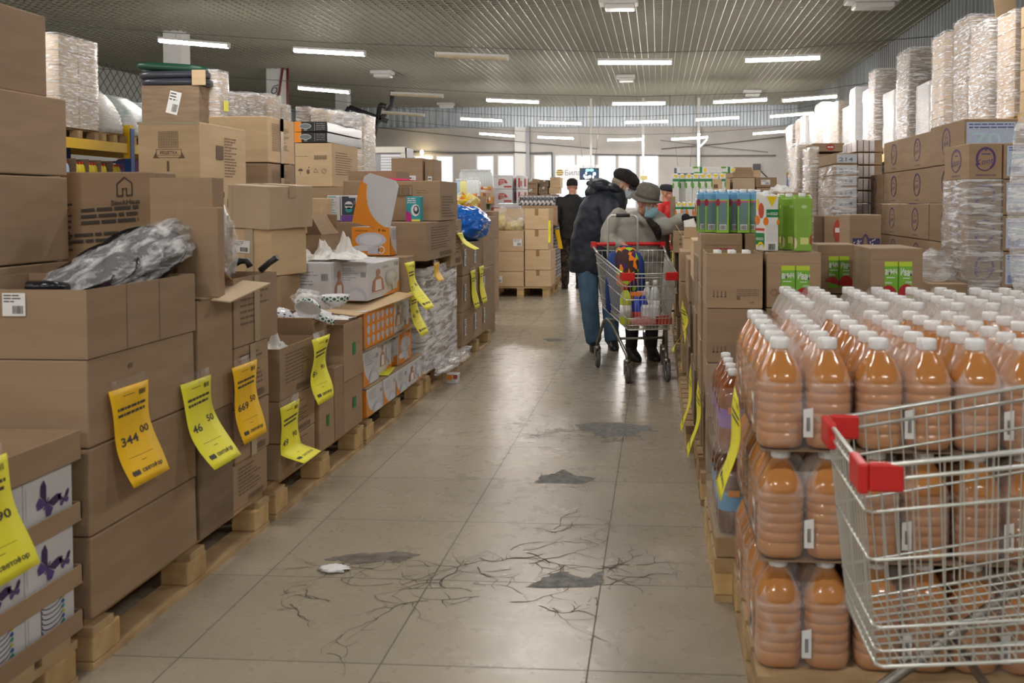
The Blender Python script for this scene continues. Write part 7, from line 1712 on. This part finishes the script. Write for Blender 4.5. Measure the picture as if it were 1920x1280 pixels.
def hand(b, wrist, d, pn, size=.18, curl=.5, side=1, r=.0085):
    """palm from the wrist along d, palm facing pn; five fingers"""
    d = Vector(d).normalized(); pn = Vector(pn).normalized(); s = d.cross(pn).normalized()*side; w = Vector(wrist)
    pl = size*.5
    for i, k in enumerate((-1.5, -.5, .5, 1.5)):
        p0 = w+s*k*.010; p1 = w+d*pl+s*k*.019; chain(b, [(*p0, .015), (*lerp(p0, p1, .6), .015), (*p1, .012)])
        L_ = size*[.40, .47, .44, .34][i]; a = curl*(1+.15*i); q = p1; dd = d
        segs = [(*p1, r*1.15)]
        for j, f in enumerate((.45, .3, .25)):
            ang = a*(j+1)*.75; dd = (d*math.cos(ang)+pn*math.sin(ang)); q = q+dd*L_*f; segs.append((*q, r*(1-.1*j)))
        chain(b, segs, n=8)
    t0 = w+d*pl*.25-s*.018; t1 = t0-s*.022+d*.03+pn*.012; t2 = t1+d*.028+pn*.018; t3 = t2+d*.02+pn*.012
    chain(b, [(*t0, .014), (*t1, .011), (*t2, .0095), (*t3, .008)], n=8)
def headshape(b, c, face, up=(0, 0, 1), s=1.0):
    """skull, jaw, nose, ears, brow"""
    f = Vector(face).normalized(); u = Vector(up); u = (u-f*u.dot(f)).normalized(); l = u.cross(f); c = Vector(c)
    M = Matrix((l, f, u)).transposed()
    def e(p, r): 
        e_ = MB(); e_.ell((0, 0, 0), r, 0, 16, 12); b.add([c+M @ ((Vector(v)+Vector(p))*s) for v in e_.v], e_.f, 0, True)
    e((0, -.012, .035), (.074, .092, .082)); e((0, .012, -.02), (.062, .074, .07)); e((0, .035, -.068), (.040, .042, .034)); e((0, -.02, -.055), (.052, .055, .05))
    e((0, .086, -.012), (.013, .022, .026)); e((0, .096, -.024), (.016, .016, .013)); e((0, .070, .022), (.055, .018, .012))
    for q in (-1, 1): e((q*.074, -.006, -.008), (.010, .020, .032)); e((q*.036, .062, -.025), (.024, .016, .02))
    e((0, .082, -.052), (.026, .010, .007)); e((0, .080, -.064), (.022, .010, .007))
    return lambda p: c+M @ (Vector(p)*s), M
def eyes(head, parent, s=1):
    P, M = head; b = MB()
    for q in (-1, 1): b.ell(P((q*.032, .076, .003)), (.010*s,)*3, 0, 10, 8)
    for q in (-1, 1): b.ell(P((q*.032, .0855, .003)), (.0048*s,)*3, 1, 8, 6)
    b.build('eyes', [flat('eye white', (.7, .68, .65), .3), INK], parent)
    b = MB()
    for q in (-1, 1): b.tube([P((q*.015, .087, .022)), P((q*.032, .087, .028)), P((q*.050, .078, .022))], .004, 6)
    b.build('eyebrows', flat('brow grey', (.22, .19, .17), .8), parent)
MASKM = flat('surgical mask blue', (.30, .55, .66), .7); MASKP = flat('surgical mask pale', (.52, .62, .70), .7)
def mask(head, parent, mat):
    P, M = head; b = MB(); vs = []; nx, ny = 10, 8
    for j in range(ny+1):
        v = j/ny
        for i in range(nx+1):
            a = -1.15+2.3*i/nx; rr = .082+.012*math.sin(math.pi*v)*math.cos(a*.8); z = -.012-.092*v
            yy = rr*math.cos(a)+.022*(math.cos(a)**4)*(1-v*.7)+.004; yy *= 1-.12*v*v
            vs.append(P((.070*math.sin(a)*(1-.18*v), yy+.002*math.sin(v*25), z)))
    b.add(vs, [(j*(nx+1)+i, j*(nx+1)+i+1, (j+1)*(nx+1)+i+1, (j+1)*(nx+1)+i) for j in range(ny) for i in range(nx)], 0, True)
    for q in (-1, 1):
        b.tube([P((q*.064, .035, -.018)), P((q*.076, .012, .010)), P((q*.080, -.014, .018)), P((q*.079, -.020, -.02)), P((q*.06, .02, -.08))], .0016, 5)
    o = b.build('face_mask', mat, parent); s_ = o.modifiers.new('t', 'SOLIDIFY'); s_.thickness = .002
def shoe(parent, heel, d, L_=.28, mat=None):
    d = Vector((d[0], d[1], 0)).normalized(); a = math.atan2(-d.x, d.y); b = MB()
    b.loft([((0, .12, .0), .045, .14, 0), ((0, .12, .025), .048, .145, 0), ((0, .10, .05), .045, .12, 0), ((0, .05, .08), .042, .075, 0), ((0, .02, .12), .045, .05, 0)], 20, 0, None, .3)
    o = b.build('shoe', mat, parent, bevel=0); o.location = heel; o.rotation_euler = (0, 0, a); o.scale = (1, L_/.28, 1); return o
# ---- person in grey coat and bowler hat, reaching
def px3(px, py, Y): return at(px, py, Y)
GCOAT = noisy('grey coat cloth', (.29, .285, .25), (.36, .355, .315), 5, .75, bump=.25); HATG = noisy('grey felt', (.115, .105, .09), (.155, .145, .125), 30, .85); FUR = noisy('dark fur', (.008, .006, .005), (.03, .022, .018), 60, .95, bump=1)
DARKT = flat('black trousers', (.012, .012, .014), .8); SHOEB = flat('black shoe', (.012, .012, .012), .4)
W1 = E('person', (-.13, 7.95, 0)); tag(W1, 'person in grey coat and bowler hat with blue mask reaching out over the cart', 'person', None)
def rel(root):
    o_ = Vector(root.location)
    def f(x, y, z): return Vector((x, y, z))-o_
    return f
r1 = rel(W1)
hc = px3(1213, 382, 7.75)
fd = Vector((.80, -.58, -.22))
b = MB(); hh = headshape(b, hc-W1.location, fd)
chain(b, [(*(hc-W1.location+Vector((-.02, .03, -.05))), .055), (*r1(-.15, 7.9, 1.20), .06), (*r1(-.17, 7.93, 1.05), .09)])
gl = MB()
hd1 = px3(1178, 462, 7.58)-W1.location
chain(b, [(*(px3(1160, 458, 7.66)-W1.location), .030), (*(px3(1168, 458, 7.62)-W1.location), .024)])
hand(b, px3(1168, 458, 7.62)-W1.location, Vector((.7, -.35, -.35)), Vector((0, -.3, -1)), .17, .45, 1)
chain(b, [(*r1(-.17, 7.93, 1.05), .09), (*r1(-.15, 7.93, .8), .1), (*r1(-.15, 7.95, .7), .09)])
organic(b, 'body', SKIN, W1, .0065, 2)
eyes((hh[0], hh[1]), W1); mask((hh[0], hh[1]), W1, MASKM)
b = MB()
b.loft([(r1(-.10, 7.97, .52), .22, .17, .1), (r1(-.11, 7.96, .75), .225, .18, .1), (r1(-.125, 7.95, .95), .225, .175, .15), (r1(-.135, 7.93, 1.08), .235, .165, .2), (r1(-.15, 7.90, 1.18), .215, .14, .25), (r1(-.15, 7.87, 1.235), .14, .11, .25), (r1(-.13, 7.84, 1.27), .085, .085, .2)], 28, 0, None, .3)
shR = px3(1160, 405, 7.85)-W1.location
chain(b, [(*shR, .075), (*(px3(1146, 428, 7.86)-W1.location), .085), (*(px3(1141, 450, 7.84)-W1.location), .076), (*(px3(1152, 458, 7.74)-W1.location), .060), (*(px3(1164, 458, 7.66)-W1.location), .050)])
chain(b, [(*(px3(1228, 412, 7.82)-W1.location), .085), (*(px3(1245, 424, 7.74)-W1.location), .078), (*(px3(1260, 422, 7.66)-W1.location), .068), (*(px3(1277, 412, 7.60)-W1.location), .055)])
organic(b, 'coat', GCOAT, W1, .012, 4, (.09, .022))
b = MB(); b.tube([hh[0]((-.07, -.03, -.10)), hh[0]((-.085, .03, -.125)), hh[0]((-.03, .085, -.17))], [.025, .028, .02], 10); b.tube([hh[0]((.07, -.03, -.10)), hh[0]((.085, .03, -.13)), hh[0]((.04, .08, -.17))], [.025, .028, .02], 10)
organic(b, 'collar', GCOAT, W1, .009, 3)
b = MB(); chain(b, [(*(px3(1218, 414, 7.66)-W1.location), .025), (*(px3(1227, 424, 7.66)-W1.location), .036), (*(px3(1233, 432, 7.69)-W1.location), .038), (*(px3(1235, 447, 7.72)-W1.location), .022)])
organic(b, 'fur_scarf', FUR, W1, .009, 2, (.02, .016))
b = MB(); wr = px3(1279, 411, 7.59)-W1.location; chain(b, [(*(wr-Vector((.03, -.02, 0))), .040), (*wr, .036), (*(wr+Vector((.03, -.02, .01))), .038)]); hand(b, wr+Vector((.02, -.02, .005)), Vector((.9, -.2, .05)), Vector((.1, -.25, -1)), .19, .6, -1, .012)
organic(b, 'glove', flat('black glove', (.008, .008, .01), .9), W1, .0065, 2)
b = MB()
P, M = hh
def hatlathe(b, prof, P, tilt, n=32, off=(0, -.012, .04)):
    vs = []; k = len(prof); T = Euler(tilt).to_matrix()
    for rx, ry, z in prof:
        for j in range(n):
            a = 2*math.pi*j/n; p = T @ Vector((rx*math.cos(a), ry*math.sin(a), z+(.012*math.cos(2*a) if rx > .115 else 0)*-1))
            vs.append(P(p+Vector(off)))
    b.add(vs, [(i*n+j, i*n+(j+1) % n, (i+1)*n+(j+1) % n, (i+1)*n+j) for i in range(k-1) for j in range(n)]+[tuple((k-1)*n+j for j in range(n))], 0, True)
hatlathe(b, [(.088, .100, .004), (.128, .140, -.008), (.134, .146, -.004), (.130, .142, .004), (.095, .108, .012), (.094, .107, .03), (.095, .105, .07), (.086, .094, .105), (.06, .066, .128), (.02, .02, .137)], P, (R(-4), 0, 0))
b.build('bowler_hat', HATG, W1)
b = MB(); hatlathe(b, [(.0955, .1085, .012), (.0965, .1095, .014), (.0955, .108, .032), (.095, .107, .034)], P, (R(-4), 0, 0)); b.build('hat_band', flat('hat band', (.08, .07, .06), .6), W1)
b = MB(); hatlathe(b, [(.070, .088, -.075), (.078, .094, -.05), (.080, .098, -.02), (.080, .098, .02)], P, (0, 0, 0), off=(0, -.018, .03)); 
b = MB(); b.ell((0, 0, 0), (1, 1, 1)) if False else None
b = MB(); chain(b, [(*r1(-.21, 7.93, .55), .085), (*r1(-.22, 7.9, .35), .065), (*r1(-.225, 7.93, .10), .05)]); chain(b, [(*r1(-.02, 7.97, .55), .085), (*r1(-.05, 7.95, .35), .065), (*r1(-.055, 7.97, .10), .05)]); b.loft([(r1(-.12, 7.95, .5), .15, .1), (r1(-.12, 7.95, .62), .16, .11)], 20)
organic(b, 'trousers', DARKT, W1, .012, 3)
shoe(W1, r1(-.245, 7.97, 0), (.35, -.9), .27, SHOEB); shoe(W1, r1(-.065, 8.02, 0), (.25, -.95), .27, SHOEB)
# folded paper bag of goods held in the glove
g0 = px3(1292, 414, 7.52); root = E('paper_bag', g0, rot=(R(4), R(-14), R(-12))); tag(root, 'white paper bag printed with red flower and blue dot, held in the black glove', 'packet')
b = MB(); b.loft([((0, 0, -.30), .035, .022), ((0, 0, -.27), .045, .028), ((0, 0, -.06), .052, .03), ((0, 0, .0), .045, .012), ((0, 0, .012), .045, .006)], 16, 0, None, 3); b.build('bag_body', noisy('flour bag', (.62, .60, .57), (.74, .72, .69), 10, .7), root)
Fr = (Vector((0, -.0315, -.15)), Vector((1, 0, 0)), Vector((0, 0, 1)), Vector((0, -1, 0))); b = MB()
for i in range(5): b.fpoly((Fr[0]+Vector((0, 0, .07)), Vector((math.cos(R(30+30*i)), 0, math.sin(R(30+30*i)))), Vector((-math.sin(R(30+30*i)), 0, math.cos(R(30+30*i)))), Fr[3]), [(.004, -.004), (.03, -.007), (.036, 0), (.03, .007), (.004, .004)], .001, 0)
b.fdisc(Fr, .004, .012, .016, .014, .0015, 1); b.build('printing', [flat('flower red', (.65, .16, .12)), flat('dot blue', (.12, .38, .62))], root)

# ---- person in navy coat and flat cap
NAVY = noisy('navy coat cloth', (.008, .012, .022), (.018, .024, .040), 6, .55, bump=.3); DENIM = noisy('blue denim', (.045, .10, .18), (.09, .17, .27), 8, .85, stretch=(1, 1, .4), bump=.1); CAPB = noisy('black wool', (.008, .006, .008), (.02, .016, .018), 40, .9)
HAIRG = noisy('grey blond hair', (.22, .17, .12), (.42, .36, .29), 30, .7, stretch=(1, 1, 6)); SCARF = noisy('brown scarf', (.16, .10, .06), (.22, .15, .10), 20, .9)
P1 = E('person', (-.55, 8.45, 0)); tag(P1, 'tall person in hooded navy coat, jeans and dark flat cap bending beside the cart', 'person')
r2 = rel(P1)
hc = px3(1171, 347, 8.45); b = MB(); hh = headshape(b, hc-P1.location, Vector((.93, -.28, -.28)), s=1.04)
chain(b, [(*(hc-P1.location+Vector((-.03, .0, -.06))), .06), (*r2(-.40, 8.46, 1.40), .065), (*r2(-.46, 8.47, 1.25), .10), (*r2(-.55, 8.47, .9), .11)])
chain(b, [(*r2(-.26, 8.28, 1.02), .03), (*r2(-.24, 8.24, .99), .028)]); hand(b, r2(-.24, 8.24, .99), (.6, -.5, -.4), (0, -.2, -1), .18, .7, 1)
organic(b, 'body', SKIN, P1, .0065, 2); eyes(hh, P1); mask(hh, P1, MASKP)
b = MB()
b.loft([(r2(-.60, 8.45, .70), .205, .19, 0), (r2(-.60, 8.45, .80), .215, .20, 0), (r2(-.585, 8.45, .98), .215, .19, 0), (r2(-.55, 8.45, 1.15), .22, .20, 0), (r2(-.50, 8.45, 1.30), .215, .20, 0), (r2(-.46, 8.45, 1.42), .175, .17, 0), (r2(-.42, 8.45, 1.47), .11, .12, 0)], 28, 0, None, .3)
chain(b, [(*r2(-.44, 8.27, 1.32), .095), (*r2(-.42, 8.20, 1.18), .085), (*r2(-.38, 8.20, 1.06), .075), (*r2(-.30, 8.26, 1.03), .058)])
chain(b, [(*r2(-.46, 8.63, 1.32), .09), (*r2(-.42, 8.68, 1.15), .08), (*r2(-.30, 8.62, 1.05), .06)])
organic(b, 'coat', NAVY, P1, .012, 4, (.12, .03))
b = MB(); b.ell(r2(-.50, 8.46, 1.475), (.15, .17, .075), rot=(0, R(20), 0)); b.ell(r2(-.40, 8.40, 1.46), (.08, .13, .05), rot=(0, R(25), 0)); b.ell(r2(-.58, 8.46, 1.43), (.09, .14, .07))
organic(b, 'hood', NAVY, P1, .011, 4, (.06, .02))
b = MB(); P, M = hh
b.tube([P((-.05, -.085, -.03)), P((-.08, -.05, -.085)), P((-.06, .02, -.13)), P((0, .045, -.15)), P((.06, .02, -.13)), P((.08, -.05, -.085)), P((.05, -.085, -.03))], [.022, .028, .03, .03, .03, .028, .022], 10); organic(b, 'scarf', SCARF, P1, .009, 3)
b = MB()
e_ = MB(); e_.ell((0, -.035, .015), (.082, .088, .078)); b.add([P(v) for v in e_.v], e_.f, 0, True)
e_ = MB(); e_.ell((0, -.075, -.035), (.062, .045, .05)); b.add([P(v) for v in e_.v], e_.f, 0, True)
organic(b, 'hair', HAIRG, P1, .008, 2, (.02, .01))
b = MB(); n = 28; prof = [(.086, .103, .0), (.094, .112, .01), (.099, .121, .035), (.090, .113, .060), (.06, .08, .085), (.02, .03, .092)]
vs = []
for rx, ry, z in prof:
    for j in range(n):
        a = 2*math.pi*j/n; y = ry*math.sin(a)+.004; vs.append(P((rx*math.cos(a), y-.004, z+.045-.30*max(0, y)-.0*y)))
b.add(vs, [(i*n+j, i*n+(j+1) % n, (i+1)*n+(j+1) % n, (i+1)*n+j) for i in range(len(prof)-1) for j in range(n)]+[tuple((len(prof)-1)*n+j for j in range(n))], 0, True)
pk_ = []
for j in range(9):
    a = R(35+110*j/8); 
    for rr, dz in ((.98, .0), (1.32, -.022)): pk_.append(P((.088*math.cos(a)*rr*.98, (.105*math.sin(a))*rr+.002, .016+dz)))
b.add(pk_, [(2*i, 2*i+2, 2*i+3, 2*i+1) for i in range(8)], 0, True)
o = b.build('flat_cap', CAPB, P1); s_ = o.modifiers.new('t', 'SOLIDIFY'); s_.thickness = .006
b = MB(); chain(b, [(*r2(-.64, 8.36, .78), .10), (*r2(-.62, 8.32, .45), .085), (*r2(-.585, 8.36, .11), .075)]); chain(b, [(*r2(-.48, 8.50, .78), .10), (*r2(-.44, 8.46, .45), .08), (*r2(-.425, 8.5, .09), .07)]); b.loft([(r2(-.56, 8.44, .7), .17, .14), (r2(-.56, 8.44, .85), .18, .15)], 20)
organic(b, 'jeans', DENIM, P1, .012, 3, (.05, .014))
shoe(P1, r2(-.585, 8.42, 0), (.15, -.9), .28, SHOEB); shoe(P1, r2(-.425, 8.56, 0), (.15, -.9), .28, SHOEB)
# ---- person in black with beanie, back turned
CAMO = noisy('camouflage trousers', (.012, .012, .008), (.07, .05, .03), 12, .85, lo=.5, hi=.55); BLK = flat('black jacket cloth', (.006, .006, .008), .7)
def simple_person(label, x, y, htop, facev, coat, trous, hatm, hatname, lean=0, armdown=True, collar=None, legs=True):
    rt_ = E('person', (x, y, 0)); tag(rt_, label, 'person'); f = Vector(facev); f.z = 0; f.normalize(); l = Vector((-f.y, f.x, 0)); tw = math.atan2(l.y, l.x)
    k = htop/1.75; Q = lambda a, c, z: l*a*k+f*c*k+Vector((0, 0, z*k))
    b = MB(); hh = headshape(b, Q(0, .03, 1.60), Vector(facev))
    chain(b, [(*Q(0, .01, 1.55), .055), (*Q(0, 0, 1.44), .06), (*Q(0, 0, 1.3), .09), (*Q(0, 0, 1.0), .1)])
    for q in (-1, 1):
        w = Q(q*.20, .30, 1.10); chain(b, [(*(w-f*.05), .03), (*w, .026)]); hand(b, w, f+Vector((0, 0, -.1)), Vector((0, 0, -1)), .18, .6, q)
    organic(b, 'body', SKIN, rt_, .0075, 2); eyes(hh, rt_)
    b = MB(); b.loft([(Q(0, 0, .78), .20, .15, tw), (Q(0, 0, .95), .205, .155, tw), (Q(0, 0, 1.15), .21, .15, tw), (Q(0, 0, 1.34), .22, .14, tw), (Q(0, 0, 1.44), .15, .11, tw), (Q(0, .0, 1.49), .08, .08, tw)], 24, 0, None, .3)
    for q in (-1, 1): chain(b, [(*Q(q*.20, 0, 1.38), .075), (*Q(q*.27, .0, 1.12), .065), (*Q(q*.21, .24, 1.08), .05)])
    organic(b, 'jacket', coat, rt_, .013, 4, (.1, .02))
    b = MB(); P, M = hh; n = 24; prof = [(.080, .098, -.005), (.084, .103, .02), (.084, .102, .05), (.072, .088, .085), (.04, .05, .108), (.01, .01, .113)] if hatname == 'beanie' else [(.084, .10, .02), (.092, .112, .03), (.096, .118, .055), (.08, .1, .085), (.03, .04, .1)]
    vs = []
    for rx, ry, z in prof:
        for j in range(n): a = 2*math.pi*j/n; vs.append(P((rx*math.cos(a), ry*math.sin(a)-.008, z+.022)))
    b.add(vs, [(i*n+j, i*n+(j+1) % n, (i+1)*n+(j+1) % n, (i+1)*n+j) for i in range(len(prof)-1) for j in range(n)]+[tuple((len(prof)-1)*n+j for j in range(n))], 0, True)
    o = b.build(hatname, hatm, rt_); s_ = o.modifiers.new('t', 'SOLIDIFY'); s_.thickness = .005
    b = MB()
    for q in (-1, 1): chain(b, [(*Q(q*.10, 0, .85), .095), (*Q(q*.11, .02, .48), .075), (*Q(q*.115, 0, .10), .062)])
    organic(b, 'trousers', trous, rt_, .013, 3)
    for q in (-1, 1): shoe(rt_, Q(q*.115, -.06, 0), f, .28, SHOEB)
    return rt_, hh
pA, hA = simple_person('person in black jacket and beanie seen from behind by the jars', XP(1071, 14.25, 340), 14.45, 1.735, (-.25, .93, -.1), BLK, CAMO, CAPB, 'beanie')
simple_person('person in dark cap almost hidden behind the navy hooded coat', XP(1113, 15.8, 340), 15.9, 1.76, (-.7, -.7, -.1), BLK, BLK, flat('dark blue cap', (.008, .01, .03), .8), 'cap')
REDJ = noisy('red jacket', (.50, .01, .015), (.62, .02, .02), 8, .5)
pr, hr = simple_person('person in red and black jacket and dark cap beyond the bowler hat', XP(1249, 12.6, 350), 12.6, 1.60, (.85, -.45, -.15), REDJ, BLK, flat('dark grey cap', (.02, .02, .03), .8), 'cap')
b = MB(); p = pr.location; b.box(-.2, .22, -.19, .1, 1.0, 1.12); b.build('jacket_panel', BLK, pr, bevel=.05)
# parcels stacked by the reaching person: open tan flaps under the hand
carton('open tan carton with raised flaps under the outstretched glove', .19, .46, 7.0, 7.4, .987, 1.075, mat=CARDL, open_=True, flaps='l120:.10 f100:.08')
